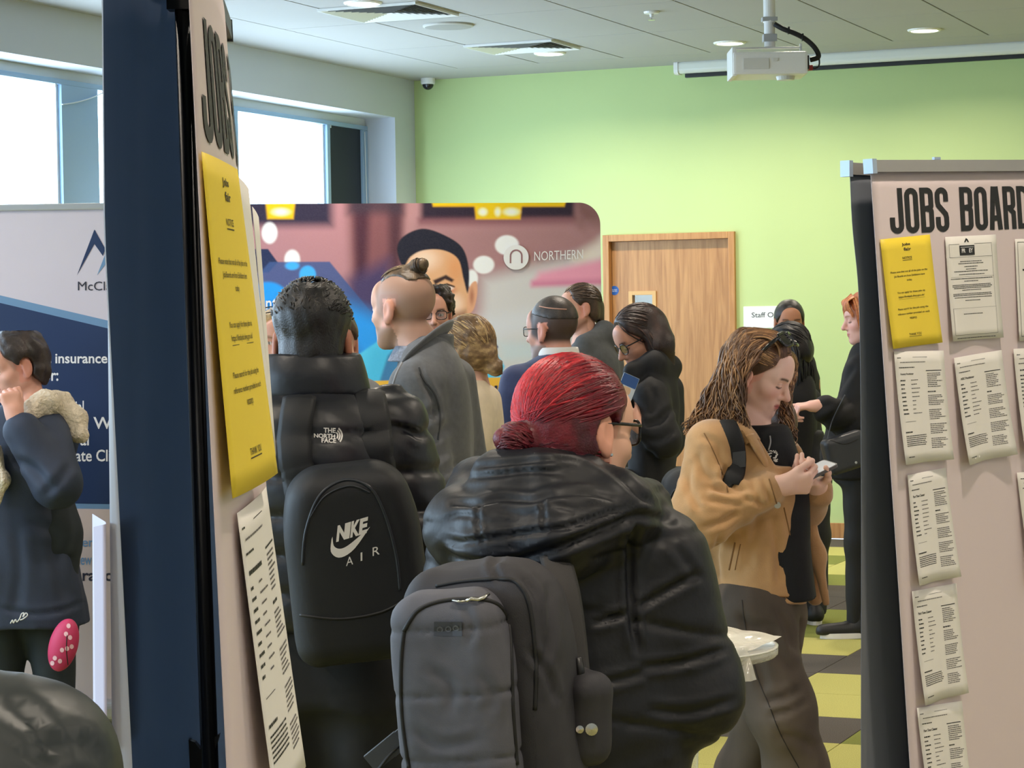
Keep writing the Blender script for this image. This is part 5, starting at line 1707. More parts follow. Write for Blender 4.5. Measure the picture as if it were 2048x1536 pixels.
# ------------------------------------------------------------------ generic figure
def bvh_of(o):
    me = o.data; n = len(me.vertices); co = np.zeros(n * 3, np.float32); me.vertices.foreach_get('co', co)
    V = co.reshape(-1, 3)
    return BVHTree.FromPolygons([tuple(map(float, v)) for v in V], [tuple(p.vertices) for p in me.polygons])
def local_ray(p, px, py):
    w = ray(px, py); c, sn = math.cos(YAW), math.sin(YAW)
    d = Vector((c * w[0] + sn * w[1], -sn * w[0] + c * w[1], w[2]))
    g = CAM - p.o
    return Vector((c * g[0] + sn * g[1], -sn * g[0] + c * g[1], g[2])), d.normalized()
def hit(p, bv, px, py, lift=.001):
    o, d = local_ray(p, px, py)
    h = bv.ray_cast(o, d)
    if h[0] is None: return None
    return np.array(h[0]) + np.array(h[1]) * lift * (1 if h[1].dot(d) < 0 else -1)
def seam(p, bv, pts, r, m, name, parent, n=30, lift=.0, flat=None, smooth=True):
    P = smooth_path(pts, n) if smooth else np.array(pts)
    H = [hit(p, bv, *q, lift=lift) for q in P]
    H = [q for q in H if q is not None]
    if len(H) < 3: return None
    return MB().tube(H, r, 6, flat=flat).build(name, m, parent, True)
def decal(p, bv, shape, m, name, parent, lift=.0012):
    """project a flat print (picture coordinates) onto a surface"""
    V, Fc = shape
    H = [hit(p, bv, *q, lift=lift) for q in V]
    ok = [h is not None for h in H]
    V3 = np.array([h if h is not None else np.zeros(3) for h in H])
    Fc = [f for f in Fc if all(ok[i] for i in f)]
    if not Fc: return None
    return mesh_np(name, V3, Fc, m, parent)
def tess(shape, n=2):
    """split faces of a flat print so it can follow a curved surface"""
    V, Fc = shape; bm = bmesh.new()
    vs = [bm.verts.new((float(a), float(b), 0)) for a, b in V]
    for f in Fc:
        try: bm.faces.new([vs[i] for i in f])
        except ValueError: pass
    bmesh.ops.triangulate(bm, faces=bm.faces[:])
    bmesh.ops.subdivide_edges(bm, edges=bm.edges[:], cuts=n, use_grid_fill=True)
    bm.verts.index_update()
    out = np.array([(v.co.x, v.co.y) for v in bm.verts]), [[v.index for v in f.verts] for f in bm.faces]
    bm.free(); return out

def arms_px(p, lst):
    return [[p.q(*j) for j in ch] for ch in lst]

def figure(px, depth, label, head, skin=(214, 166, 146), lip=(176, 96, 92), brow=(70, 50, 40), fem=0.0, eyes='open', stubble=None, buzz=None, blush=None,
           neck=None, rows=None, jacket=None, arms=(), arm_r=(.075, .065, .05), hip=None, trouser=None, tr_kw=None, hf=.005, jh=.012, wr=.005, hands=(), jname='jacket', jcut=None, jdisp=None, jops=(), pw=2.3, neck_r=(.052, .058), head_kw=None, seed=1, jfine=None, jhf=None, group=None, hfine=False, wscale=(14, 14, 9), legs_fn=None, buzz_w=.62):
    p = Person(px, depth, label, group=group)
    hx, hy, yaw, pitch, roll, sc = head
    c = p.q(hx, hy, 0); 
    if len(head) > 6: c = p.q(hx, hy, head[6])
    R = rotm(yaw, pitch, roll); H = HeadFrame(c, R, sc); p.H = H
    nk = p.q(*neck) if neck is not None else c + np.array([0, 0, -.20 * sc])
    p.neck = nk
    hipz = hip if hip else .92
    fr = [p.row(*r) for r in rows]
    cx = fr[-1][1]; cy = fr[-1][2]
    fr2 = resample(fr, max(16, 5 * len(fr)))
    tk = dict(tr_kw or {}); tk.setdefault('spread', .09)
    core_rows, legs = body_core(p, hipz, nk, cx, cy, **tk)
    core_rows = [(r[0], r[1], r[2], r[3] * .62, r[4] * .62, 0) for r in fr2 if hipz - .1 < r[0] < fr2[-1][0] - .03]
    if len(core_rows) < 2: core_rows = [(r[0], r[1], r[2], r[3] * .62, r[4] * .62, 0) for r in fr2]
    if legs_fn: legs = legs_fn(p)
    A = arms_px(p, arms)
    hs = []
    for i, a in enumerate(A):
        hd = dict(hands[i]) if i < len(hands) and hands[i] else dict(d=(a[-1] - a[-2]), n=(0, 1, 0), side=1 if i else -1)
        d = np.asarray(hd.get('d', a[-1] - a[-2]), float); d = d / np.linalg.norm(d)
        hd['d'] = d; hd['W'] = a[-1] + d * .01; hs.append(hd)
    kw = dict(fem=fem); kw.update(head_kw or {})
    o, res = build_body(p, 'body', dict(c=c, R=R, s=sc), nk, core_rows, [(a, [.05, .04, .028][:len(a)]) for a in A], legs, hs, h=.014, hf=hf, neck_r=neck_r, head_kw=kw,
                        colour=lambda V: head_colour(V, R, c, sc, skin, lip, brow, fem, eyes, stubble, buzz, blush, bw_=buzz_w))
    p.body = o; p.hands = res
    A2 = []
    for i, a in enumerate(A):
        rr = arm_r[i] if isinstance(arm_r[0], (tuple, list)) else arm_r
        dd = a[-1] - a[-2]; dd = dd / np.linalg.norm(dd); A2.append(a[:-1] + [a[-1] - dd * rr[-1] * .8])
    A = A2
    ch = [(a, arm_r if not isinstance(arm_r[0], (tuple, list)) else arm_r[i]) for i, a in enumerate(A)]
    cutf = jcut(p) if jcut else None
    p.jacket, p.jF = garment(p, jname, jacket, fr2, ch, h=jh, wr=wr, wseed=seed, disp=jdisp(p) if jdisp else None, ops=[op(p) for op in jops], pw=pw, cut=cutf, fine=jfine, hf=jhf, wscale=wscale)
    if trouser: trousers(p, hipz, cx, cy, trouser, **(tr_kw or {}))
    return p

def band(p, rows, th, m, name, h=.006, wr=.0, pw=2.2, cut=None):
    """a collar or neckband: shell of a loft. rows in local (z,cx,cy,a,b)"""
    f, lo, hi = loft(resample(rows, 20), pw)
    F = Field(np.array(lo) - .04, np.array(hi) + .04, h)
    zz = [r[0] for r in rows]
    F.put(lambda X, Y, Z: np.maximum(np.abs(f(X, Y, Z)) - th, np.maximum(min(zz) - Z, Z - max(zz))), lo, hi, 0, pad=.04)
    if wr: F.disp(lambda X, Y, Z: wr * vnoise(X * 30, Y * 30, Z * 20, 4))
    if cut: F.cut(cut)
    V, Q = F.mesh(1)
    return mesh_np(name, V, Q, m, p.root, True)

def slerp_locks(H, seeds, end, n=14, rad=(.0755, .096, .086), cen=(0, -.014, .036), lift=.016, rng=None, endlift=.0, jit=.004):
    """hair flowing over the skull from seed directions to an end direction (head frame)"""
    rng = rng or np.random.RandomState(0)
    out = []
    e = np.asarray(end, float); e /= np.linalg.norm(e)
    for s_ in seeds:
        s_ = np.asarray(s_, float); s_ /= np.linalg.norm(s_)
        ee = e + rng.normal(size=3) * .10; ee /= np.linalg.norm(ee)
        om = math.acos(np.clip(s_ @ ee, -1, 1)); t = np.linspace(0, 1, n)
        D = (np.sin((1 - t) * om)[:, None] * s_ + np.sin(t * om)[:, None] * ee) / (math.sin(om) + 1e-6)
        D /= np.linalg.norm(D, axis=1, keepdims=True)
        l = lift + rng.uniform(-jit, jit) + endlift * t
        r = 1 / np.sqrt((D[:, 0] / (rad[0])) ** 2 + (D[:, 1] / rad[1]) ** 2 + (D[:, 2] / rad[2]) ** 2)
        out.append(H.V(np.array(cen) + D * (r + l)[:, None]))
    return out
def lock_cols(n, base, rng, amp=.35, alt=None, pa=.3):
    b = np.array(lin(base)); out = []
    for i in range(n):
        c = b * (1 + rng.uniform(-amp, amp))
        if alt is not None and rng.rand() < pa: c = np.array(lin(alt)) * (1 + rng.uniform(-amp, amp) * .6)
        out.append(np.clip(c, .003, 1))
    return out
def arms_down(x0, x1, y, dy=0.0, L=1.0, sp=10):
    return None

def folds(p, o, lines, facing=True):
    """press creases into a cloth surface along drawn lines: (points, depth in m, half width in px)"""
    me = o.data; n = len(me.vertices); co = np.zeros(n * 3, np.float32); me.vertices.foreach_get('co', co); V = co.reshape(-1, 3).astype(float)
    no = np.zeros(n * 3, np.float32); me.vertices.foreach_get('normal', no); N = no.reshape(-1, 3).astype(float)
    c, sn = math.cos(YAW), math.sin(YAW)
    W = np.stack([c * V[:, 0] - sn * V[:, 1], sn * V[:, 0] + c * V[:, 1], V[:, 2]], 1) + p.o - CAM
    Nw = np.stack([c * N[:, 0] - sn * N[:, 1], sn * N[:, 0] + c * N[:, 1], N[:, 2]], 1)
    z = W @ FW; px = CX + F_PX * (W @ RT) / z; py = CY - F_PX * (W @ UP) / z
    vis = (np.sum(W * Nw, 1) < 0) if facing else np.ones(n, bool)
    off = np.zeros(n)
    for pts, amp, w in lines:
        P = smooth_path(pts, 8 * len(pts)) if len(pts) > 2 else np.array(pts, float)
        d2 = np.full(n, 1e9); tt = np.zeros(n); L = len(P) - 1
        sel = vis & (px > P[:, 0].min() - 4 * w) & (px < P[:, 0].max() + 4 * w) & (py > P[:, 1].min() - 4 * w) & (py < P[:, 1].max() + 4 * w)
        I = np.nonzero(sel)[0]
        if len(I) == 0: continue
        best = np.full(len(I), 1e9); bt = np.zeros(len(I))
        for i in range(L):
            a, b = P[i], P[i + 1]; e = b - a; wx, wy = px[I] - a[0], py[I] - a[1]
            t = np.clip((wx * e[0] + wy * e[1]) / (e @ e + 1e-9), 0, 1); dd = np.hypot(wx - e[0] * t, wy - e[1] * t)
            m = dd < best; best[m] = dd[m]; bt[m] = (i + t[m]) / L
        ends = np.minimum(1, np.minimum(bt, 1 - bt) * 5 + .25)
        off[I] += ends * amp * (-np.exp(-(best / w) ** 2) + .55 * np.exp(-((best - 2.2 * w) / (1.1 * w)) ** 2))
    V = V + N * off[:, None]
    me.vertices.foreach_set('co', V.astype(np.float32).ravel()); me.update()
# ------------------------------------------------------------------ red-haired woman with the grey-black backpack
def fr_groove(s, per, w):
    f = s / per - np.floor(s / per) - .5
    return np.exp(-((f * per) / w) ** 2)
M_puff = mat('black_puffer_nylon', (20, 21, 27), .5, var=.08, vscale=40, bump=.2, bscale=70, bdist=.003, spec=.4)
def red_disp(p):
    zc = p.q(1090, 1120)[2]
    def f(X, Y, Z):
        s = Z - .10 * X
        hood = sstep(zc - .02, zc + .02, Z)
        gr = fr_groove(s + .006 * vnoise(X * 9, Y * 9, Z * 4, 8), .082, .0055)
        return .004 * gr * hood + .006 * fr_groove(Z + .25 * X + .03, .19, .007) * (1 - hood) + .0016 * vnoise(X * 60, Y * 60, Z * 110, 3) * (.35 + gr)
    return f
_red_hood = [([(958, 985, .10), (925, 1060, -.10), (1010, 1085, -.20), (1120, 1070, -.22), (1235, 1015, -.14), (1300, 1000, .05)], [.055, .075, .085, .085, .07, .05])]
def red_ops(p):
    out = []
    return out
red = figure(1120, 4.4, 'person with bright red hair in a bun, black hooded puffer jacket, seen from behind', (1155, 868, 50, 6, -4, 1.12), skin=(226, 176, 150), hf=.0035, fem=1.0, neck=(1120, 1000, -.02),
             rows=[(990, 985, 1235, .12, -.02), (1030, 940, 1300, .15, -.02), (1100, 905, 1345, .175), (1200, 880, 1370, .185), (1300, 870, 1385, .19), (1400, 860, 1390, .19), (1536, 850, 1385, .185), (1640, 850, 1380, .18)],
             jacket=M_puff, arms=[((950, 1110, .06), (900, 1380, .10), (1010, 1470, .32)), ((1310, 1120, -.02), (1386, 1385, -.02), (1290, 1450, .30))], arm_r=[(.095, .08, .06), (.105, .088, .065)], hip=.80, trouser=mat('black_trouser', (26, 27, 31), .7, var=.1, vscale=30), jh=.0072, wr=.0045, jdisp=red_disp,
             jops=[(lambda a, b, ra, rb: (lambda p: (capsule(p.q(*a), p.q(*b), ra, rb), np.minimum(p.q(*a), p.q(*b)) - .09, np.maximum(p.q(*a), p.q(*b)) + .09, .035)))(*q) for q in
                   (((955, 975, .08), (925, 1055, -.08), .055, .070), ((925, 1055, -.08), (1005, 1082, -.17), .070, .080), ((1005, 1082, -.17), (1120, 1068, -.20), .080, .082), ((1120, 1068, -.20), (1235, 1018, -.14), .082, .068), ((1235, 1018, -.14), (1295, 1005, .05), .068, .045),
                    ((975, 950, .03), (1000, 952, -.10), .030, .038), ((1000, 952, -.10), (1090, 955, -.15), .040, .045), ((1090, 955, -.15), (1180, 962, -.11), .045, .038), ((1180, 962, -.11), (1235, 990, .02), .036, .028), ((1040, 1000, -.12), (1160, 995, -.12), .08, .07))],
             tr_kw=dict(waist=(.20, .14), r=(.12, .09, .07)))
folds(red, red.jacket, [(a_, b_ * .72, c_) for a_, b_, c_ in [([(948, 934), (1022, 927), (1111, 919), (1167, 923)], .007, 5), ([(930, 957), (1000, 949), (1070, 942), (1130, 950)], .005, 5), ([(905, 1007), (948, 1009), (1000, 998), (1066, 1000), (1096, 991), (1167, 985), (1230, 1000)], .009, 5.5),
    ([(890, 1040), (925, 1030), (970, 1040)], .005, 5), ([(892, 1078), (925, 1085), (1000, 1074), (1074, 1063), (1144, 1052), (1222, 1026), (1280, 1010)], .010, 5.5), ([(1085, 1000), (1088, 1025), (1090, 1060)], .006, 4), ([(960, 1008), (955, 1045), (965, 1085)], .006, 4),
    ([(884, 1098), (918, 1122), (1000, 1126), (1111, 1098), (1222, 1052), (1278, 1030), (1340, 1042)], .016, 8), ([(1085, 900), (1167, 908), (1233, 948), (1289, 1000), (1322, 1020)], .008, 7),
    ([(1278, 1040), (1262, 1085), (1259, 1140), (1264, 1236), (1275, 1300)], .013, 7), ([(1184, 1247), (1220, 1238), (1257, 1224)], .009, 6), ([(1275, 1215), (1320, 1190), (1365, 1165), (1395, 1150)], .010, 7), ([(1285, 1335), (1364, 1325), (1450, 1300)], .010, 7),
    ([(1300, 1420), (1380, 1425), (1470, 1400)], .008, 8), ([(1180, 1370), (1240, 1360), (1290, 1345)], .008, 7), ([(1190, 1120), (1225, 1110), (1260, 1095)], .006, 7), ([(1340, 1080), (1370, 1120), (1390, 1150)], .005, 8), ([(1000, 1020), (1040, 1030), (1080, 1025)], .004, 5), ([(1110, 1010), (1150, 1018), (1200, 1008)], .004, 5), ([(1020, 1090), (1060, 1100), (1110, 1080)], .004, 5)]])
H = red.H
rng = np.random.RandomState(5)
F = hair_cap(H, .005, .014, front=.058, side_z=-.055, back_z=-.085, tex=.0012, ts=(30, 110, 110), ear=True, pad=.18)
F.ell(H.P(-.004, -.128, -.020), np.array((.034, .028, .030)) * H.s, None, .012)
F.ell(H.P(-.012, -.150, -.016), np.array((.022, .020, .020)) * H.s, None, .012)
hair_mesh(red, 'hair', F, (74, 14, 26), (118, 20, 34), 3, .35, (30, 30, 30))
seeds = []
for i in range(680):
    a = rng.uniform(-1.9, 1.9); e = rng.uniform(-.75, 1.5)
    seeds.append((math.sin(a) * math.cos(e), math.cos(a) * math.cos(e) * .9, math.sin(e)))
seeds = [s_ for s_ in seeds if (s_[1] < .62 or s_[2] > .45) and not (s_[2] < -.05 and s_[1] > -.25)]
paths = slerp_locks(H, seeds, (-.02, -1.0, -.30), 12, lift=.0138, rng=rng, jit=.0012)
cols = []
for P in paths:
    side = (P[4][0] - H.c[0]) / .1      # light from the left painted into the strands: brighter red there
    w = sstep(.25, -.75, side + .25 * rng.randn() * .5)
    c = (np.array(lin((104, 18, 34))) * (1 - w) + np.array(lin((206, 34, 46))) * w) * (1 + rng.uniform(-.22, .22))
    cols.append(np.clip(c, .004, 1))
strands(red, 'hair_strands', paths, .0036, cols)
lo_seeds = [(rng.choice([-1, 1]) * rng.uniform(.5, 1), rng.uniform(-.5, .35), rng.uniform(-.6, .5)) for _ in range(170)]
lp_ = slerp_locks(H, lo_seeds, (-.02, -1, .12), 10, rad=(.066, .076, .075), cen=(0, -.03, -.03), lift=.0125, rng=rng, jit=.001)
strands(red, 'hair_strands', lp_, .0034, lock_cols(len(lp_), (84, 15, 28), rng, .25, (124, 22, 36), .3))
bp_ = []
for i in range(140):     # coil of the bun: arcs round a tilted axis
    ax0 = np.array([rng.normal() * .35, rng.normal() * .35 + .5, 1.0]); ax0 /= np.linalg.norm(ax0)
    u0 = np.cross(ax0, [1, 0, 0]); u0 /= np.linalg.norm(u0); v0_ = np.cross(ax0, u0); b0 = rng.uniform(-.9, .9); a0 = rng.uniform(0, 6.28)
    bp_.append(np.array([H.V(np.array((-.006, -.134, -.019)) + np.array((1.0, .95, .9)) * (.0335 + rng.uniform(-.001, .0015)) * (math.cos(b0) * (math.cos(a0 + t) * u0 + math.sin(a0 + t) * v0_) + math.sin(b0) * ax0)) for t in np.linspace(0, 2.6, 12)]))
strands(red, 'hair_bun_strands', bp_, .003, lock_cols(140, (96, 20, 32), rng, .4))
M_spec = mat('black_acetate', (18, 18, 20), .25)
specs(red, H, M_spec, M_lensclear, z=.006, y=.098, w=.027, hgt=.021, rim=.0026)
MB().lathe([(.0, -.004), (.004, -.002), (.004, .002), (.0, .004)], tuple(H.P(.081, .004, -.038)), 10).build('earring', mat('silver_stud', (220, 220, 220), .2, 1.0), red.root)

# ---- her backpack
M_pack = mat('grey_backpack_cloth', (84, 84, 92), .7, var=.12, vscale=18, bump=.35, bscale=600, bdist=.001)
M_pack2 = mat('dark_backpack_cloth', (46, 45, 50), .7, var=.12, vscale=18, bump=.35, bscale=600, bdist=.001)
M_cord = mat('seam_black', (20, 20, 23), .6)
class Local(Person):
    """a bag that shares a wearer's picture frame"""
    def __init__(s, px, depth, name, label, cat):
        s.depth = depth; p = at(px, 1200, depth); s.o = np.array([p[0], p[1], 0.0]); s.root = thing(name, label, cat, s.o, YAW)
bk = Local(980, 4.03, 'backpack', 'grey and black backpack on the back of the red-haired person', 'backpack')
Rb = rotm(22, -4, -3)
cb = bk.q(985, 1385, .02)
hb = (.150, .085, .255)
Fp = Field(cb - .36, cb + .36, .007)
def pack_f(X, Y, Z):
    x, y, z = X - cb[0], Y - cb[1], Z - cb[2]
    lx, ly, lz = [Rb[0, i] * x + Rb[1, i] * y + Rb[2, i] * z for i in range(3)]
    w = hb[0] * (1 - .22 * np.clip((lz - .05) / .22, 0, 1) ** 2)
    qx, qy, qz = np.abs(lx) - (w - .06), np.abs(ly) - (hb[1] - .05), np.abs(lz) - (hb[2] - .10)
    d = np.sqrt(np.maximum(qx, 0) ** 2 + np.maximum(qy, 0) ** 2 + np.maximum(qz * .75, 0) ** 2) + np.minimum(np.maximum(np.maximum(qx, qy), qz), 0) - .058
    return d + .004 * vnoise(X * 22, Y * 22, Z * 14, 9)
Fp.put(pack_f, cb - .33, cb + .33, 0)
V, Q = Fp.mesh(1); pk = mesh_np('body', V, Q, M_pack2, bk.root, True)
co_ = bk.q(914, 1400, -.075)
Fq_ = Field(co_ - .30, co_ + .30, .006)
Rp = rotm(18, -4, -3)
def pock_f(X, Y, Z):
    x, y, z = X - co_[0], Y - co_[1], Z - co_[2]
    lx, ly, lz = [Rp[0, i] * x + Rp[1, i] * y + Rp[2, i] * z for i in range(3)]
    w = .108 * (1 - .10 * np.clip((lz - .05) / .14, 0, 1) ** 2)
    qx, qy, qz = np.abs(lx) - (w - .05), np.abs(ly) - (.045 - .03), np.abs(lz + .02) - (.215 - .05)
    d = np.sqrt(np.maximum(qx, 0) ** 2 + np.maximum(qy * 1.3, 0) ** 2 + np.maximum(qz, 0) ** 2) + np.minimum(np.maximum(np.maximum(qx, qy), qz), 0) - .048
    return d + .003 * vnoise(X * 26, Y * 26, Z * 18, 12) + .006 * fr_groove(lz - .075 - .02 * lx, .113, .0035)
Fq_.put(pock_f, co_ - .26, co_ + .26, 0)
V, Q = Fq_.mesh(1); po = mesh_np('front_pocket', V, Q, M_pack, bk.root, True)
folds(bk, pk, [([(1000, 1160), (985, 1130), (1000, 1115)], .006, 6), ([(1040, 1150), (1075, 1200), (1085, 1290)], .006, 7), ([(1095, 1180), (1100, 1260), (1085, 1330)], .007, 8), ([(1060, 1300), (1095, 1350), (1110, 1400)], .006, 7)])
folds(bk, po, [([(930, 1215), (945, 1250), (935, 1290)], .003, 8), ([(860, 1340), (900, 1370), (900, 1420)], .003, 10), ([(960, 1350), (985, 1390), (975, 1425)], .003, 10), ([(830, 1460), (880, 1490), (960, 1480)], .003, 10)])
bvp, bvo = bvh_of(pk), bvh_of(po)
seam(bk, bvo, [(808, 1262), (835, 1222), (880, 1203), (940, 1198), (985, 1204), (1010, 1226), (1020, 1262), (1023, 1330), (1026, 1420), (1034, 1530)], .0042, M_cord, 'zip', po, 60, .0)
seam(bk, bvo, [(808, 1262), (803, 1310), (802, 1380), (806, 1450), (818, 1536)], .0045, M_cord, 'zip', po, 40, .0)
seam(bk, bvp, [(872, 1172), (930, 1162), (1000, 1158), (1030, 1163), (1052, 1190), (1064, 1240), (1072, 1330), (1070, 1420)], .004, M_cord, 'zip', pk, 50, .0)
decal(bk, bvo, tess(rect2d(869, 1243, 925, 1272), 2), mat('logo_patch', (58, 60, 68), .35), 'logo_patch', po, .003)
for (a, b, c, d_) in ((874, 1250, 888, 1266), (892, 1249, 904, 1265), (907, 1248, 920, 1263)):
    decal(bk, bvo, ring2d((a + c) / 2, (b + d_) / 2, 4, 7, 8), mat('patch_relief', (84, 86, 92), .35), 'patch_relief', po, .0042)
M_chr = mat('polished_steel', (214, 212, 206), .22, 1.0)
zp = [hit(bk, bvo, x, y, .006) for x, y in ((908, 1204), (922, 1206), (935, 1204))]
if all(q is not None for q in zp): MB().tube(zp, .0038, 8, flat=.5).build('zip_pull', M_chr, po, True)
zp = [hit(bk, bvo, x, y, .007) for x, y in ((936, 1205), (944, 1202), (955, 1204), (966, 1200), (974, 1194))]
if all(q is not None for q in zp): MB().tube(zp, .003, 8).build('zip_pull', M_chr, po, True)
# side pocket and hanging strap ends on the right
cs = bk.q(1142, 1425, .05)
Fs = Field(cs - .13, cs + .13, .006)
Fs.put(rbox(cs, (.080, .045, .085), .035, rotm(50, 0, 8)), cs - .1, cs + .1, 0)
Fs.disp(lambda X, Y, Z: .003 * vnoise(X * 40, Y * 40, Z * 30, 2))
V, Q = Fs.mesh(1); sp_ = mesh_np('side_pocket', V, Q, M_pack2, bk.root, True)
def webbing(pts, w, m, name, dy=-.05, parent=None):
    P = [bk.q(x, y, d) for x, y, d in smooth_path([(a, b, c) for a, b, c in pts], 24)]
    return MB().tube(P, w, 8, flat=.22).build(name, m, parent or bk.root, True)
M_web = mat('strap_webbing', (56, 54, 54), .7, bump=.4, bscale=800)
webbing([(1110, 1112, .10), (1128, 1180, .06), (1140, 1260, .05), (1148, 1340, .05), (1155, 1400, .04)], .030, M_web, 'shoulder_strap')
webbing([(1092, 1440, -.01), (1098, 1470, -.015), (1108, 1500, -.02)], .013, M_blk, 'strap_end')
for x, y, dx, dy_ in ((1097, 1478, .022, .012), ):
    c_ = bk.q(x, y, -.06); MB().obox(c_, (.5, 0, -.86), (0, 1, 0), (.86, 0, .5), .026, .006, .014).build('buckle', mat('grey_black_buckle', (72, 76, 82), .35), bk.root)
bvsp = bvh_of(sp_)
for x in (1160, 1182):
    c_ = hit(bk, bvsp, x, 1458, .002)
    if c_ is None: continue
    MB().lathe([(.0, -.003), (.011 if x > 1170 else .007, -.002), (.011 if x > 1170 else .007, .002), (.0, .003)], tuple(c_), 16, 1).build('rivet', M_chr, bk.root)
MB().tube([bk.q(x, y, -.0) for x, y in ((1155, 1315), (1160, 1340), (1163, 1365))], .008, 8).build('toggle', M_blk, bk.root, True)
for ang, x, y, l in ((0, 770, 1503, .034), (0, 800, 1480, .024)):
    c_ = bk.q(x, y, -.02); MB().obox(c_, (.78, 0, .62), (0, 1, 0), (-.62, 0, .78), l, .008, .017).build('buckle', mat('grey_black_buckle', (72, 76, 82), .35), bk.root)
webbing([(845, 1450, .02), (815, 1470, -.01), (780, 1500, -.02), (752, 1536, -.02)], .014, M_blk, 'waist_strap')
# ------------------------------------------------------------------ person in the tan corduroy jacket reading a phone
M_tan = mat('tan_corduroy', (190, 148, 102), .85, var=.10, vscale=14, bump=.35, bscale=240, bdist=.002, sheen=.35, spec=.2)
M_blackcot = mat('black_cotton', (19, 20, 23), .85, var=.1, vscale=40, bump=.2, bscale=300)
tan = figure(1510, 6.6, 'person with long wavy brown hair in a tan corduroy jacket, looking at a phone', (1516, 749, 114, 24, 0, .95), skin=(242, 198, 178), lip=(190, 92, 92), brow=(74, 50, 38), fem=1.0, eyes='down', blush=(222, 138, 122), hf=.0028,
             neck=(1496, 872, 0), rows=[(834, 1440, 1510, .07, .02), (848, 1430, 1545, .10), (872, 1410, 1576, .15), (940, 1400, 1596, .185), (1040, 1402, 1602, .18), (1120, 1412, 1602, .175), (1200, 1424, 1612, .18)],
             jacket=M_tan, jh=.007, wr=.0045, pw=2.4, arms=[((1424, 892, -.15), (1402, 1035, -.20), (1556, 972, -.21)), ((1555, 892, .13), (1606, 1010, .08), (1636, 975, -.06))], arm_r=[(.074, .073, .048), (.07, .065, .05)], hip=.80,
             hands=[dict(d=(.93, .15, .06), n=(.1, .80, .50), side=1, curl=(48, 52, 56, 60), thumb=28, fine=True, ext=.15, size=.95), dict(d=(-.50, -.80, .22), n=(.05, .2, .95), side=-1, curl=(26, 30, 34, 38), thumb=60, size=.92, fine=True, ext=.13)],
             jdisp=lambda p: (lambda X, Y, Z: .0045 * vnoise(X * 34 + Z * 20, Y * 30, Z * 36 - X * 14, 21) * np.exp(-((Z - p.q(1400, 1030)[2]) / .12) ** 2) + .004 * fr_groove(Z - p.q(1400, 1174)[2] + .04 * X, 2.0, .006)),
             trouser=None, seed=6, jcut=lambda p: (lambda zz, xx, z9: (lambda X, Y, Z: np.minimum(X - np.interp(Z, zz, xx).astype(np.float32), Y + np.where((Z > z9) | (Z < z9 - .155), .5, .13))))([p.q(1612, 1225)[2], p.q(1612, 1200)[2], p.q(1578, 1010)[2], p.q(1548, 940)[2], p.q(1500, 858)[2], p.q(1490, 830)[2]], [p.q(1614, 1225)[0], p.q(1610, 1200)[0], p.q(1576, 1010)[0], p.q(1546, 940)[0], p.q(1500, 858)[0], p.q(1490, 830)[0]], p.q(1500, 925)[2]), legs_fn=lambda p: [([p.q(1500, 1225, -.08), p.q(1560, 1420, -.13), p.q(1592, 1540, -.06), p.q(1640, 1800, .02), p.q(1650, 1880, .05)], [.07, .06, .05, .045, .04]), ([p.q(1545, 1225, .09), p.q(1530, 1420, .10), p.q(1490, 1540, .16), p.q(1440, 1800, .3), p.q(1430, 1850, .33)], [.07, .06, .05, .045, .04])])
H = tan.H
folds(tan, tan.jacket, [([(1455, 935), (1448, 955), (1470, 975), (1500, 980)], .012, 6), ([(1420, 975), (1455, 985), (1500, 995)], .009, 6), ([(1412, 1000), (1450, 1005), (1490, 1010)], .007, 6), ([(1395, 905), (1405, 940), (1425, 965)], .007, 7), ([(1372, 950), (1385, 990), (1400, 1020)], .007, 7),
    ([(1405, 1055), (1440, 1045), (1480, 1020)], .008, 6), ([(1500, 960), (1512, 985), (1520, 1010)], .005, 5), ([(1525, 955), (1535, 985), (1540, 1005)], .005, 4), ([(1430, 900), (1445, 930), (1455, 950)], .006, 6), ([(1520, 1030), (1505, 1080), (1500, 1140)], .006, 7), ([(1440, 1070), (1432, 1110), (1436, 1160)], .007, 6), ([(1545, 1040), (1555, 1100), (1560, 1170)], .006, 7),
    ([(1480, 1060), (1490, 1100), (1485, 1150)], .004, 7), ([(1400, 870), (1430, 885), (1445, 910)], .005, 6), ([(1386, 920), (1376, 960), (1370, 1000)], .004, 7), ([(1416, 1176), (1470, 1187), (1540, 1195), (1592, 1198)], .005, 3), ([(1480, 1005), (1500, 1000), (1530, 1012)], .006, 5)])
# band seam at the hem, cuff, button, pocket, front edge lines
bvt = bvh_of(tan.jacket)
M_seam = mat('tan_seam', (132, 96, 58), .85)
seam(tan, bvt, [(1418, 1172), (1470, 1184), (1540, 1192), (1588, 1194)], .0022, M_seam, 'hem_seam', tan.jacket, 30)
seam(tan, bvt, [(1470, 1085), (1464, 1112), (1458, 1140)], .0026, M_seam, 'pocket_welt', tan.jacket, 16)
seam(tan, bvt, [(1481, 1088), (1475, 1114), (1470, 1140)], .0016, M_seam, 'pocket_welt', tan.jacket, 16)
seam(tan, bvt, [(1568, 1015), (1580, 1070), (1590, 1130), (1598, 1200)], .0022, M_seam, 'front_seam', tan.jacket, 26)
seam(tan, bvt, [(1538, 958), (1548, 990), (1555, 1012)], .0020, M_seam, 'cuff_seam', tan.jacket, 16)
seam(tan, bvt, [(1408, 866), (1428, 905), (1450, 960), (1456, 985)], .0018, M_seam, 'armhole_seam', tan.jacket, 20)
hb_ = hit(tan, bvt, 1553, 1008, .004)
if hb_ is not None: MB().lathe([(0, -.002), (.0095, -.002), (.0095, .001), (.006, .003), (0, .003)], tuple(hb_), 16, 1).build('button', mat('pewter', (196, 190, 180), .3, .9), tan.jacket)
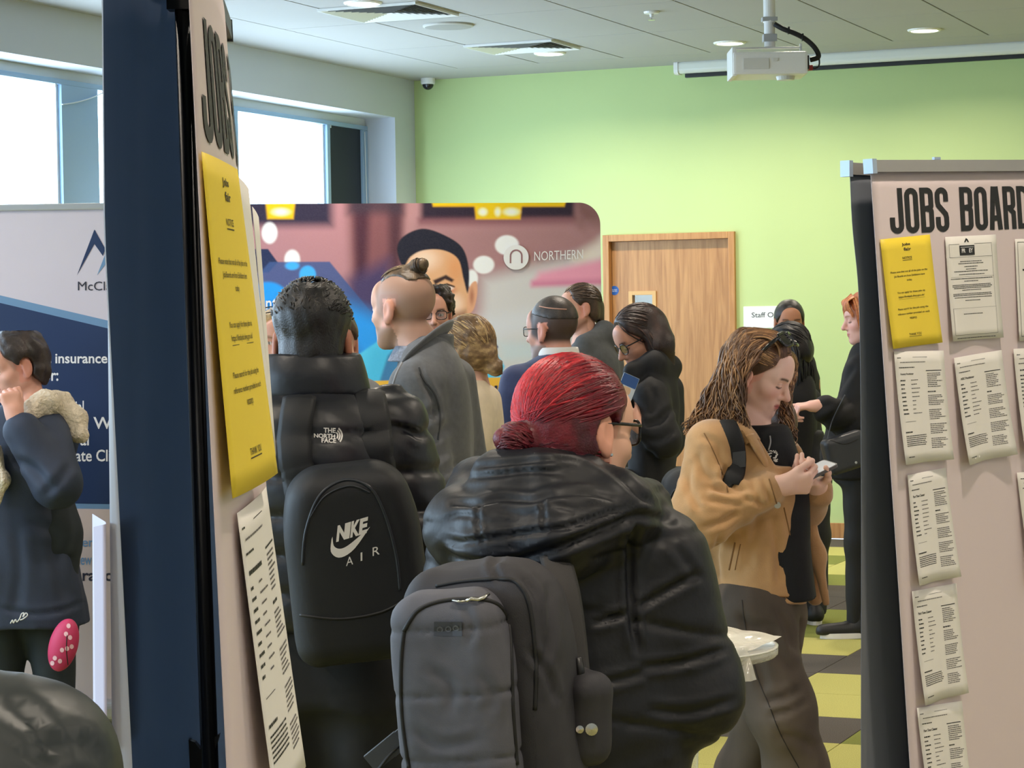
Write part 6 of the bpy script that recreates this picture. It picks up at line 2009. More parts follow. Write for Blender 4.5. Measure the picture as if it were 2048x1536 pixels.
# open front: dark top between the two front edges, far flap of the jacket
topm, _ = garment(tan, 'dark_top', M_blackcot, [tan.row(846, 1478, 1572, .055, -.03), tan.row(862, 1470, 1582, .09, -.03), tan.row(890, 1470, 1590, .12, -.03), tan.row(960, 1470, 1612, .13, -.03), tan.row(1080, 1480, 1616, .13, -.03), tan.row(1195, 1490, 1632, .14, -.02)], (), h=.008, wr=.003, wseed=8)
fl, _ = garment(tan, 'jacket_flap', M_tan, None, [([tan.q(1592, 905, .06), tan.q(1612, 1010, .06), tan.q(1634, 1110, .05), tan.q(1652, 1205, .04)], [.018, .02, .018, .012]), ([tan.q(1575, 905, .12), tan.q(1600, 1010, .12), tan.q(1618, 1110, .12), tan.q(1630, 1195, .12)], [.04, .035, .03, .025])], h=.008, k=.05)
# turned collar round the neck
seamc = [tan.q(1448, 842, .06), tan.q(1440, 836, -.02), tan.q(1462, 838, -.10), tan.q(1492, 862, -.15), tan.q(1506, 884, -.165)]
V_, F_ = tube_np(smooth_path(seamc, 20), np.linspace(.022, .030, 20), 10, flat=.45)
mesh_np('collar', np.array(V_), F_, M_tan, tan.root, True)
lap = [tan.q(1500, 870, -.165), tan.q(1520, 905, -.18), tan.q(1545, 950, -.17), tan.q(1566, 1010, -.16)]
V_, F_ = tube_np(smooth_path(lap, 20), np.linspace(.024, .012, 20), 10, flat=.4)
mesh_np('front_edge', np.array(V_), F_, M_tan, tan.root, True)
garment(tan, 'sleeve', M_tan, None, [([tan.q(1552, 900, .12), tan.q(1604, 1008, .07), tan.q(1632, 985, -.04)], [.066, .062, .050])], h=.008, k=.04, wr=.004, wscale=(24, 24, 24), wseed=3)
# hood cord and white print on the dark top
MB().tube(smooth_path([tan.q(1540, 872, -.13), tan.q(1541, 885, -.145), tan.q(1537, 900, -.155)], 14), .0022, 6).build('drawcord', mat('cord_grey', (150, 150, 150), .6), topm, True)
bvd = bvh_of(topm)
rr = random.Random(8)
W_print = mat('white_tee_print', (220, 220, 216), .7)
sh_ = []
for k in range(26):
    a = rr.uniform(0, 6.28); r0 = rr.uniform(2, 14); x, y = 1545 + r0 * math.cos(a) * .8, 912 + r0 * math.sin(a) * 1.3
    sh_.append(ring2d(x, y, rr.uniform(1.5, 3), rr.uniform(3.2, 4.6), 5, a, a + 2.2))
decal(tan, bvd, join2d(*sh_), W_print, 'print', topm, .003)
# ---- jeans: near leg striding, far leg behind
M_jean = mat('washed_black_denim', (90, 79, 68), .85, var=.55, vscale=4, bump=.3, bscale=500, stretch=(1, 1, .5))
jl = [([tan.q(1500, 1225, -.08), tan.q(1560, 1420, -.13), tan.q(1592, 1540, -.06), tan.q(1640, 1800, .02), tan.q(1650, 1880, .05)], [.115, .092, .085, .09, .085]), ([tan.q(1545, 1225, .09), tan.q(1530, 1420, .10), tan.q(1490, 1540, .16), tan.q(1440, 1800, .3), tan.q(1430, 1850, .33)], [.105, .085, .075, .08, .08])]
jn, _ = garment(tan, 'jeans', M_jean, [tan.row(1170, 1440, 1600, .15), tan.row(1240, 1432, 1606, .16)], jl, h=.010, wr=.005, wseed=12, k=.05, cut=lambda X, Y, Z: .03 - Z + 0 * X + 0 * Y)
folds(tan, jn, [([(1480, 1230), (1500, 1250), (1540, 1255)], .007, 8), ([(1530, 1400), (1570, 1395), (1600, 1375)], .010, 8), ([(1540, 1430), (1580, 1420), (1610, 1400)], .008, 7), ([(1545, 1260), (1560, 1310), (1590, 1340)], .007, 9), ([(1500, 1300), (1520, 1340), (1530, 1380)], .006, 9), ([(1560, 1470), (1600, 1480), (1630, 1500)], .007, 9), ([(1555, 1215), (1575, 1260), (1585, 1300)], .007, 7)])
bvj = bvh_of(jn)
seam(tan, bvj, [(1484, 1200), (1492, 1260), (1514, 1350), (1538, 1410), (1562, 1470), (1598, 1536)], .0016, mat('denim_seam', (46, 40, 35), .8), 'side_seam', jn, 50)
for an in (jl[0][0][-1], jl[1][0][-1]): shoe(tan, an, 100, mat('shoe_black', (24, 24, 26), .5))
# ---- hair
rng = np.random.RandomState(11)
F = hair_cap(H, .005, .011, front=.058, side_z=.006, back_z=-.10, tex=.0014, ear=False, pad=.14, ts=(90, 30, 40))
hair_mesh(tan, 'hair', F, (96, 66, 44), (132, 96, 64), 4, .3)
mass, Fh = garment(tan, 'hair_mass', HAIRM, None, [([H.P(.02, -.06, .05), tan.q(1468, 762, .0), tan.q(1438, 810, -.02), tan.q(1418, 842, -.03)], [.045, .04, .034, .018]), ([H.P(.045, -.075, .01), tan.q(1468, 790, -.05), tan.q(1452, 830, -.06)], [.025, .028, .016]),
                                                    ([H.P(-.04, .0, -.02), tan.q(1556, 790, .12), tan.q(1568, 840, .07), tan.q(1578, 875, .02)], [.03, .034, .026, .010])], h=.008, k=.05, wr=.004, wscale=(60, 60, 26))
n_ = len(mass.data.vertices); a_ = mass.data.attributes.new('Col', 'FLOAT_COLOR', 'POINT'); cc = np.ones((n_, 4), np.float32); cc[:, :3] = lin((88, 62, 42)); a_.data.foreach_set('color', cc.ravel())
paths = []
def wavy(a, b, c, d, amp, fr, n=34):
    P = smooth_path([a, b, c, d], n); t = np.linspace(0, 1, n); ph = rng.uniform(0, 6.28); ph2 = rng.uniform(0, 6.28)
    w = amp * sstep(.15, .6, t)
    P = P + np.stack([np.sin(t * fr + ph) * w, np.cos(t * fr * 1.1 + ph2) * w, np.cos(t * fr + ph) * w * .6], 1); return P
def scalp(d, lift):
    d = np.asarray(d, float); d /= np.linalg.norm(d)
    r = 1 / math.sqrt((d[0] / .0755) ** 2 + (d[1] / .096) ** 2 + (d[2] / .086) ** 2)
    return H.V(np.array((0, -.014, .036)) + d * (r + lift))
for i in range(520):     # near side and back, sweeping down over the shoulder
    u = rng.uniform(0, 1); f_ = np.clip(u + rng.uniform(-.25, .25), 0, 1)
    th0 = math.radians(38 - 150 * u)          # parting runs front to back
    st = scalp((rng.uniform(-.1, .25), math.sin(math.radians(62 - 120 * u)), math.cos(math.radians(62 - 120 * u)) + .12), .013)
    el = math.radians(rng.uniform(8, 30)); az = math.radians(rng.uniform(-20, -75) if u > .35 else rng.uniform(15, -40))
    m0 = scalp((math.cos(el) * math.cos(az), math.sin(az) * math.cos(el), math.sin(el)), .018)
    m2 = tan.q(1478 - 62 * f_ + rng.uniform(-8, 8), 780 + 14 * f_ + rng.uniform(-10, 10), -.125 + .11 * f_ + rng.uniform(-.02, .02))
    e_ = tan.q(1490 - 118 * f_ + rng.uniform(-8, 8), 852 + 4 * f_ + rng.uniform(-18, 18), -.15 + .10 * f_)
    paths.append(wavy(st, m0, m2, e_, .0075, rng.uniform(14, 24)))
for i in range(150):     # far side, beside the face
    u = rng.uniform(0, 1)
    st = scalp((-.2 - .3 * u, .75, .75), .012)
    m1 = tan.q(1588 + rng.uniform(-6, 6), 735 + rng.uniform(-10, 10), .10)
    m2 = tan.q(1570 + rng.uniform(-9, 9), 800, .06)
    e_ = tan.q(1574 + rng.uniform(-12, 18), 875 + rng.uniform(-14, 14), .0 + rng.uniform(-.03, .02))
    paths.append(wavy(st, m1, m2, e_, .008, rng.uniform(20, 34)))
for i in range(90):      # swept up from the brow
    u = rng.uniform(-1, 1)
    st = scalp((u * .55 + .1, .95, .55 + .1 * rng.rand()), .006); m1 = scalp((u * .5 + .1, .6, .9), .017); m2 = scalp((u * .5 + .15, .1, 1), .018); e_ = scalp((u * .6 + .3, -.5, .8), .016)
    paths.append(wavy(st, m1, m2, e_, .001, 8, 18))
tp_ = slerp_locks(H, [(rng.uniform(.62, .95), rng.uniform(.42, .78), rng.uniform(.12, .62)) for _ in range(150)], (.80, -.75, .30), 12, lift=.0118, rng=rng, jit=.0015)
paths += tp_
strands(tan, 'hair_strands', paths, rng.uniform(.002, .0042, len(paths)), lock_cols(len(paths), (100, 70, 46), rng, .35, (158, 118, 78), .35))
# ---- sunglasses pushed up on the hair
M_sun = mat('gloss_black_acetate', (10, 10, 12), .12, spec=.7)
M_dark = mat('dark_lens', (16, 17, 20), .06, spec=.8)
th_ = math.radians(62)
def up_tilt(v):
    x, y, z = v; y0, z0 = -.005, .045
    dy, dz = y - y0, z - z0
    return (x * 1.02, y0 + dy * math.cos(th_) - dz * math.sin(th_), z0 + dy * math.sin(th_) + dz * math.cos(th_))
specs(tan, H, M_sun, M_dark, z=.042, y=.103, w=.030, hgt=.023, rim=.0050, name='sunglasses', off=up_tilt)
# ---- phone
ph = Local(1625, 6.46, 'phone', 'smartphone held up in both hands by the person in tan', 'phone')
pc = ph.q(1622, 946, 0.0)
px_ = np.array([.86, .38, .36]); px_ /= np.linalg.norm(px_); pn = np.array([-.30, -.28, .90]); pn -= px_ * (pn @ px_); pn /= np.linalg.norm(pn); py_ = np.cross(pn, px_)
def slab(c, ax, ay, az, hx, hy, hz, r, n=5):
    prof = []
    for sx, sy, a0 in ((1, 1, 0), (-1, 1, 90), (-1, -1, 180), (1, -1, 270)):
        for k in range(n + 1):
            a = math.radians(a0 + 90 * k / n); prof.append((sx * (hx - r) + r * math.cos(a), sy * (hy - r) + r * math.sin(a)))
    m = len(prof); V = [c + ax * p_[0] + ay * p_[1] + az * z for z in (-hz, hz) for p_ in prof]
    return MB().add(V, [tuple(range(m - 1, -1, -1)), tuple(range(m, 2 * m))] + [(i, (i + 1) % m, m + (i + 1) % m, m + i) for i in range(m)])
slab(pc, px_, py_, pn, .072, .036, .0042, .010).build('case', mat('phone_case', (92, 88, 86), .4), ph.root)
slab(pc + pn * .0044, px_, py_, pn, .068, .032, .0004, .008).build('screen', mat('phone_screen', (190, 190, 186), .15, emit=(.8, .85, .9), estr=.25), ph.root)
# ---- her backpack: strap over the near shoulder, bag behind
tb = Local(1375, 6.6, 'backpack', 'black backpack worn behind the tan corduroy jacket', 'backpack')
cB = tb.q(1372, 1065, .05)
Fz = Field(cB - .26, cB + .26, .008)
Fz.put(rbox(cB, (.078, .135, .185), .06, rotm(0, 0, 8)), cB - .22, cB + .22, 0)
Fz.disp(lambda X, Y, Z: .004 * vnoise(X * 25, Y * 25, Z * 20, 5))
V, Q = Fz.mesh(1); tbb = mesh_np('body', V, Q, mat('black_pack_cloth', (18, 19, 23), .7, bump=.3, bscale=500), tb.root, True)
stp = [hit(tan, bvt, x, y, .006) for x, y in smooth_path([(1452, 846), (1466, 880), (1472, 915), (1468, 950), (1462, 975)], 24)]
stp = [q for q in stp if q is not None]
sob = MB().tube([q + tan.o * 0 for q in stp], .026, 8, flat=.25).build('shoulder_strap', mat('black_strap', (20, 20, 22), .7, bump=.3, bscale=700), tan.root, True)
sob.parent = tb.root; sob.location = (0, 0, 0)
dlt = tan.o - tb.o; c_, s_n = math.cos(YAW), math.sin(YAW)
sob.location = (c_ * dlt[0] + s_n * dlt[1], -s_n * dlt[0] + c_ * dlt[1], 0)
bp2 = hit(tan, bvt, 1470, 920, .014)
if bp2 is not None:
    MB().obox(bp2 + np.array(sob.location), (1, 0, .1), (0, 1, 0), (0, 0, 1), .018, .004, .022).build('strap_buckle', mat('grey_buckle', (60, 60, 64), .45), tb.root)
seam(tb, bvh_of(tbb), [(1336, 1010), (1350, 980), (1375, 985)], .003, M_cord, 'zip', tbb, 16)
# ------------------------------------------------------------------ man in the black puffer with the NIKE backpack
M_puff2 = mat('black_down_nylon', (24, 26, 34), .42, var=.06, vscale=30, bump=.2, bscale=60, bdist=.003, spec=.5)
M_blk_trs = MATS['black_trouser']
def tnf_disp(p):
    def f(X, Y, Z): return .010 * fr_groove(Z - .10 * np.abs(X) * 0 + .004 * vnoise(X * 12, Y * 12, Z * 3, 2), .084, .010) + .0015 * vnoise(X * 60, Y * 60, Z * 60, 6)
    return f
puf = figure(640, 5.0, 'person with short black hair in a black puffer jacket, back turned beside the yellow notice', (626, 688, 2, 8, 0, 1.0), skin=(176, 122, 96), hf=.0045, stubble=None, neck=(630, 790, 0),
             rows=[(772, 530, 712, .10), (792, 500, 752, .13), (830, 476, 786, .16), (900, 470, 800, .18), (1000, 472, 806, .18), (1100, 478, 806, .175), (1200, 486, 800, .17), (1262, 492, 795, .16)],
             jacket=M_puff2, arms=[((490, 850, 0), (432, 1060, .02), (480, 1230, .18)), ((782, 850, 0), (832, 1070, .02), (800, 1225, .20))], arm_r=[(.085, .08, .055), (.088, .085, .058)], hip=.84, trouser=M_blk_trs, jh=.009, wr=.004, jdisp=tnf_disp,
             tr_kw=dict(waist=(.19, .13), r=(.125, .095, .08)))
H = puf.H
F = hair_cap(H, .005, .013, front=.060, top=.010, side_z=-.035, back_z=-.085, tex=.0018, ts=(90, 90, 45), ear=True, thin=.001)
hair_mesh(puf, 'hair', F, (26, 24, 26), (54, 48, 46), 5, .3)
rng = np.random.RandomState(2); pth = []
for i in range(420):
    a = rng.uniform(0, 6.28); e = rng.uniform(.1, 1.5)
    d = np.array((math.sin(a) * math.cos(e), -abs(math.cos(a)) * math.cos(e) + .25, math.sin(e))); d /= np.linalg.norm(d)
    r = 1 / math.sqrt((d[0] / .0755) ** 2 + (d[1] / .096) ** 2 + (d[2] / .088) ** 2)
    b = np.array((0, -.014, .042)) + d * (r + .011); t = np.array((rng.normal() * .3, .75, .30)); t -= d * (t @ d) * .85
    pth.append(np.array([H.V(b + t * s_ * .024 + d * .003 * math.sin(s_ * 2)) for s_ in np.linspace(0, 1, 5)]))
strands(puf, 'hair_strands', pth, .0022, lock_cols(len(pth), (28, 25, 26), rng, .4, (66, 58, 54), .2))
nk = puf.q(624, 790)
band(puf, [(puf.q(624, 792)[2], nk[0], 0, .112, .098), (puf.q(624, 745)[2], nk[0], -.005, .104, .095), (puf.q(624, 706)[2], nk[0], .0, .092, .085)], .016, M_puff2, 'collar', wr=.004)
folds(puf, puf.jacket, [([(770, 850), (810, 858), (850, 880)], .008, 6), ([(745, 905), (760, 940), (752, 980)], .006, 7), ([(560, 850), (590, 862), (620, 858)], .004, 6), ([(560, 920), (600, 935), (640, 930)], .005, 7)])
bvj = bvh_of(puf.jacket)
M_logo = mat('logo_white', (226, 222, 218), .6)
def txt_decal(p, bv, s, x0, y, w, h, m, parent, slope=0.0, bold=.02, shear=0.0, lift=.002, n=1):
    V, Fc = fit_text(s, w, h, x0=x0, y=0, bold=bold, shear=shear); V = V.copy(); V[:, 1] = y - V[:, 1] + (V[:, 0] - x0) * slope
    return decal(p, bv, (V, Fc), m, 'lettering', parent, lift)
txt_decal(puf, bvj, 'THE', 647, 865, 24, 9.5, M_logo, puf.jacket, .03, .03)
txt_decal(puf, bvj, 'NORTH', 628, 876, 42, 9.5, M_logo, puf.jacket, .05, .03)
txt_decal(puf, bvj, 'FACE', 643, 886, 29, 9.0, M_logo, puf.jacket, .03, .03)
for k in range(3):
    r0, r1 = 6 + k * 4.2, 8.8 + k * 4.2
    decal(puf, bvj, tess(ring2d(668, 872 + 0, r0, r1, 8, -1.0, .75, 1.15), 1), M_logo, 'logo_mark', puf.jacket, .002)
# NIKE backpack
nb = Local(700, 4.82, 'backpack', 'black backpack with a large white tick-shaped logo on the puffer-jacketed person', 'backpack')
cN = nb.q(708, 1105, -.04); Rn = rotm(-8, -4, -6)
M_nk = mat('black_pack_polyester', (20, 22, 27), .6, var=.06, vscale=20, bump=.3, bscale=500, bdist=.001)
Fn = Field(cN - .34, cN + .34, .007)
def nk_f(X, Y, Z):
    x, y, z = X - cN[0], Y - cN[1], Z - cN[2]
    lx, ly, lz = [Rn[0, i] * x + Rn[1, i] * y + Rn[2, i] * z for i in range(3)]
    w = .142 * (1 - .38 * np.clip((lz - .02) / .19, 0, 1) ** 2.2)
    qx, qy, qz = np.abs(lx) - (w - .05), np.abs(ly) - (.085 - .05), np.abs(lz + .02) - (.205 - .05)
    return np.sqrt(np.maximum(qx, 0) ** 2 + np.maximum(qy, 0) ** 2 + np.maximum(qz, 0) ** 2) + np.minimum(np.maximum(np.maximum(qx, qy), qz), 0) - .05 + .003 * vnoise(X * 20, Y * 20, Z * 15, 4)
Fn.put(nk_f, cN - .3, cN + .3, 0)
V, Q = Fn.mesh(1); nko = mesh_np('body', V, Q, M_nk, nb.root, True); bvn = bvh_of(nko)
seam(nb, bvn, [(605, 1130), (612, 1060), (640, 990), (690, 960), (740, 975), (770, 1030), (792, 1110), (800, 1180)], .0035, mat('zip_dark', (38, 42, 50), .4), 'zip', nko, 50)
seam(nb, bvn, [(620, 1035), (650, 992), (700, 972), (740, 985)], .002, mat('zip_dark', (38, 42, 50), .4), 'zip', nko, 30, .002)
seam(nb, bvn, [(600, 1230), (680, 1238), (760, 1225), (810, 1200)], .003, M_cord, 'pocket_seam', nko, 30)
for ch, x0, w_ in (('N', 672, 20), ('I', 691, 7.5), ('K', 700, 18), ('E', 717, 16)):
    V, Fc = fit_text(ch, w_, 33, x0=x0, y=0, bold=.05); V = V.copy(); t = (V[:, 0] - 672)
    V[:, 0] += V[:, 1] * .10; V[:, 1] = 1084 - V[:, 1] - t * .30
    decal(nb, bvn, (V, Fc), M_logo, 'lettering', nko, .002)
sw = crom([(664, 1075), (666, 1092), (680, 1100), (700, 1090), (739, 1054), (738, 1064), (712, 1095), (688, 1112), (668, 1108), (662, 1094)], 4)
swp = []
top_ = smooth_path([(665, 1073), (668, 1092), (682, 1097), (702, 1086), (740, 1053)], 18); bot_ = smooth_path([(663, 1078), (662, 1104), (680, 1115), (708, 1098), (740, 1053)], 18)
V = np.concatenate([top_, bot_]); Fc = [(i, i + 1, 19 + i, 18 + i) for i in range(17)]
decal(nb, bvn, (V, Fc), M_logo, 'logo_mark', nko, .002)
for ch, x, y in (('A', 692, 1132), ('I', 721, 1122), ('R', 745, 1112)):
    txt_decal(nb, bvn, ch, x, y, 14 if ch != 'I' else 3.4, 17, M_logo, nko, -.28, .0, lift=.002)
for sx, pts in ((-1, [(600, 800, -.02), (590, 880, -.06), (600, 960, -.03), (612, 1020, .0)]), (1, [(735, 790, -.02), (745, 860, -.06), (752, 930, -.03), (756, 990, .0)])):
    P = [hit(puf, bvj, x, y, .008) for x, y, d in smooth_path(pts, 22)]
    P = [q for q in P if q is not None]
    so = MB().tube(P, .036, 8, flat=.2).build('shoulder_strap', M_nk, nb.root, True)
    dl = puf.o - nb.o; so.location = (math.cos(YAW) * dl[0] + math.sin(YAW) * dl[1], -math.sin(YAW) * dl[0] + math.cos(YAW) * dl[1], 0)

# ------------------------------------------------------------------ man with the topknot in a grey blazer
M_blz = mat('grey_wool', (92, 94, 98), .9, var=.10, vscale=60, bump=.3, bscale=500, sheen=.2, spec=.2)
top = figure(860, 6.9, 'person with shaved sides and a topknot bun in a grey blazer', (806, 619, -52, 0, 0, 1.0), skin=(218, 168, 146), brow=(120, 92, 70), stubble=(150, 116, 98), buzz=(124, 100, 84), hf=.0042, neck=(842, 700, .0),
             rows=[(672, 838, 900, .08, .0), (690, 812, 908, .11), (720, 795, 922, .15), (770, 785, 936, .18), (850, 776, 945, .19), (950, 776, 948, .19), (1080, 780, 950, .19), (1250, 785, 950, .19)],
             jacket=M_blz, arms=[((830, 775, -.16), (858, 960, -.20), (790, 1010, -.02)), ((905, 760, .14), (935, 950, .16), (880, 1050, .2))], arm_r=[(.078, .070, .055), (.07, .065, .05)], hip=.86, trouser=mat('blue_grey_trouser', (70, 84, 110), .8, var=.1, vscale=20), jh=.010, wr=.004, seed=9,
             hands=[dict(d=(-.8, .4, .2), n=(0, 0, 1), side=-1)])
H = top.H
F = Field(H.c - .15, H.c + .17, .0045)
def knot(X, Y, Z):
    x, y, z = H.loc(X, Y, Z)
    d = ellipsoid(np.array((0, -.014, .036)), (.0765, .099, .094))(x, y, z)
    d = np.maximum(d, np.abs(x) - .050 - .02 * np.clip((z - .1) / .03, 0, 1)); d = np.maximum(d, .078 - z + np.maximum(0, -y - .03) * .2); d = np.maximum(d, y - .085)
    return (d + .0012 * vnoise(x * 160, y * 25, z * 60, 3)) * H.s
F.put(knot, H.c - .14, H.c + .16, 0)
kb = H.P(.0, -.058, .128)
F.ell(kb, (.026, .026, .024), None, .008); F.ell(H.P(0, -.082, .134), (.018, .016, .018), None, .006)
F.ell(H.P(0, -.03, .122), (.02, .03, .012), None, .01)
F.disp(lambda X, Y, Z: .0012 * vnoise(X * 140, Y * 140, Z * 140, 8))
hair_mesh(top, 'hair', F, (92, 74, 56), (140, 116, 88), 6, .4, (60, 60, 60))
rng = np.random.RandomState(4)
sd = [(rng.uniform(-.5, .5), rng.uniform(.45, .8), rng.uniform(.62, .9)) for _ in range(130)]
strands(top, 'hair_strands', slerp_locks(H, sd, (0, -.45, .95), 10, lift=.0085, rng=rng, jit=.002), .0022, lock_cols(130, (104, 84, 62), rng, .4, (176, 150, 116), .3))
bk_ = []
for i in range(50):
    a0, b0 = rng.uniform(0, 6.28), rng.uniform(-.8, .8)
    bk_.append(np.array([H.P(.026 * math.cos(a0 + t) * math.cos(b0), -.060 - .02 * t / 3 + .012 * math.sin(b0), .128 + .025 * math.sin(a0 + t) * math.cos(b0)) for t in np.linspace(0, 2.6, 9)]))
strands(top, 'hair_bun_strands', bk_, .0018, lock_cols(50, (66, 52, 42), rng, .5))
F = Field(H.c - .15, H.c + .15, .005)
F.ell(H.P(0, .074, -.100), (.020, .018, .016), None, .01)
hair_mesh(top, 'goatee', F, (84, 66, 54), None, 3, .3)
nk = top.neck
V_, F_ = tube_np(smooth_path([top.q(800, 742, -.13), top.q(815, 716, -.135), top.q(842, 690, -.115), top.q(870, 668, -.085), top.q(890, 656, -.02), top.q(896, 655, .05)], 26), np.linspace(.020, .030, 26), 10, flat=.35)
mesh_np('collar', np.array(V_), F_, M_blz, top.root, True)
band(top, [(top.q(850, 712)[2], nk[0] + .005, .0, .088, .085), (top.q(850, 690)[2], nk[0] + .012, .0, .078, .078), (top.q(850, 668)[2], nk[0] + .022, .0, .070, .072)], .009, M_blz, 'collar', wr=.001, cut=lambda X, Y, Z: (Z - top.q(850, 700)[2]) - .55 * (X - nk[0] + .03) + 0 * Y)
M_shirt = mat('blue_check_shirt', (120, 126, 140), .8, var=.35, vscale=120)
band(top, [(top.q(850, 722)[2], nk[0] - .016, .0, .080, .085), (top.q(850, 690)[2], nk[0] - .004, .0, .066, .070)], .006, M_shirt, 'shirt_collar')
folds(top, top.jacket, [([(838, 735), (848, 765), (866, 800), (874, 850)], .010, 5), ([(800, 850), (840, 840), (880, 815)], .007, 7), ([(820, 900), (860, 880), (900, 850)], .007, 8), ([(840, 960), (880, 950), (920, 920)], .006, 8), ([(890, 700), (900, 760), (905, 830)], .004, 8), ([(800, 780), (815, 810), (812, 860)], .005, 7)])
bvz = bvh_of(top.jacket)
seam(top, bvz, [(838, 735), (848, 760), (870, 790), (880, 830), (876, 880)], .003, mat('wool_seam', (56, 58, 62), .9), 'armhole_seam', top.jacket, 30)
seam(top, bvz, [(806, 722), (794, 745), (786, 770), (780, 800)], .004, mat('lapel_edge', (140, 142, 148), .9), 'lapel_edge', top.jacket, 20)

# ------------------------------------------------------------------ blonde with a low bun
M_cream = mat('cream_jersey', (222, 206, 182), .85, var=.06, vscale=30, bump=.2, bscale=300)
blo = figure(935, 8.2, 'person with a low blonde bun in a cream top, behind the grey blazer', (934, 702, -50, 8, 0, .95), skin=(226, 178, 158), fem=1.0, hf=.006, neck=(945, 790, 0),
             rows=[(762, 905, 972, .08), (785, 895, 985, .12), (830, 885, 992, .14), (930, 885, 988, .14), (1050, 880, 990, .15)], jacket=M_cream, arms=[((905, 800, -.1), (890, 930, -.12), (850, 960, .05)), ((975, 800, .08), (985, 930, .05), (960, 1010, .05))], arm_r=(.05, .045, .04), hip=.84, trouser=M_blk_trs, jh=.012, wr=.004)
H = blo.H
F = hair_cap(H, .006, .016, front=.06, side_z=-.06, back_z=-.09, tex=.0016, ear=False, ts=(40, 90, 90))
F.cap(H.P(0, -.10, -.03), H.P(.01, -.105, -.075), .035, .025, .02)
F.ell(H.P(.015, -.118, -.080), (.036, .034, .032), None, .01)
F.disp(lambda X, Y, Z: .0016 * vnoise(X * 110, Y * 110, Z * 60, 9))
hair_mesh(blo, 'hair', F, (112, 84, 54), (196, 164, 112), 9, .35, (60, 60, 60))
rng = np.random.RandomState(14)
sd = [(rng.uniform(-1, 1), rng.uniform(-.2, .9), rng.uniform(-.1, 1)) for _ in range(160)]
strands(blo, 'hair_strands', slerp_locks(H, sd, (.05, -1, -.75), 10, lift=.015, rng=rng, jit=.002), .0028, lock_cols(160, (116, 88, 56), rng, .35, (196, 164, 112), .35))

# ------------------------------------------------------------------ curly-haired person glimpsed behind the blazer collar
cur = figure(872, 10.2, 'person with dark curly hair and glasses glimpsed behind the topknot', (866, 628, 176, 4, 0, 1.0), skin=(206, 152, 130), hf=.006, neck=(866, 690, .05),
             rows=[(655, 850, 895, .06), (668, 835, 915, .09), (700, 820, 925, .13), (800, 815, 930, .14), (950, 815, 930, .14)], jacket=mat('dark_pattern_top', (58, 60, 70), .8, var=.5, vscale=60), arms=[((830, 720, 0), (815, 850, 0), (830, 950, -.05)), ((918, 720, 0), (930, 850, 0), (915, 950, -.05))], arm_r=(.05, .045, .035), hip=.9, trouser=M_blk_trs, jh=.014)
H = cur.H
F = hair_cap(H, .006, .022, front=.066, top=.012, side_z=-.01, back_z=-.05, tex=.006, ts=(110, 110, 110), ear=True)
hair_mesh(cur, 'hair', F, (44, 34, 30), (74, 58, 50), 2, .4)
specs(cur, H, M_spec, M_lensclear, z=.001, y=.098, w=.024, hgt=.019, rim=.002)

# ------------------------------------------------------------------ man with glasses in a navy suit
M_suit = mat('navy_suit', (44, 54, 92), .8, var=.08, vscale=80, bump=.15, bscale=500, sheen=.15)
sui = figure(1100, 8.6, 'person with side-parted hair, grey beard and glasses in a navy suit', (1104, 662, -52, 2, 0, .98), skin=(214, 160, 140), stubble=(140, 132, 128), buzz=(58, 48, 43), buzz_w=.95, hf=.0048, neck=(1118, 735, 0),
             rows=[(706, 1085, 1155, .08), (722, 1055, 1172, .11), (745, 1025, 1188, .14), (800, 1002, 1196, .16), (900, 990, 1200, .16), (1050, 985, 1200, .16)], jacket=M_suit, arms=[((1035, 760, -.05), (1010, 900, -.08), (1030, 1000, .1)), ((1172, 760, .05), (1185, 900, .05), (1150, 1000, .15))], arm_r=(.062, .058, .045), hip=.86, trouser=M_suit, jh=.012, wr=.004)
H = sui.H
F = Field(H.c - .14, H.c + .14, .005)
F.put(lambda X, Y, Z: (lambda x, y, z: np.maximum(np.maximum(ellipsoid(np.array((0, -.014, .04)), (.0775, .100, .095))(x, y, z), .054 - z + np.clip(y, -.05, .1) * .25), y - .078) * H.s)(*H.loc(X, Y, Z)), H.c - .13, H.c + .14, .002)
sh_o = hair_mesh(sui, 'hair', F, (50, 42, 38), (74, 62, 54), 2, .3)
bvs = bvh_of(sh_o)
seam(sui, bvs, [(1079, 613), (1095, 616), (1115, 618), (1133, 619)], .0022, mat('parting_skin', (196, 146, 124), .6), 'parting', sh_o, 20, .001)
specs(sui, H, M_spec, M_lensclear, z=.002, y=.100, w=.025, hgt=.018, rim=.0018)
nk = sui.neck
band(sui, [(sui.q(1120, 712)[2], nk[0], 0, .074, .075), (sui.q(1120, 694)[2], nk[0], 0, .068, .068)], .005, mat('white_shirt', (236, 234, 232), .7), 'shirt_collar', cut=None)

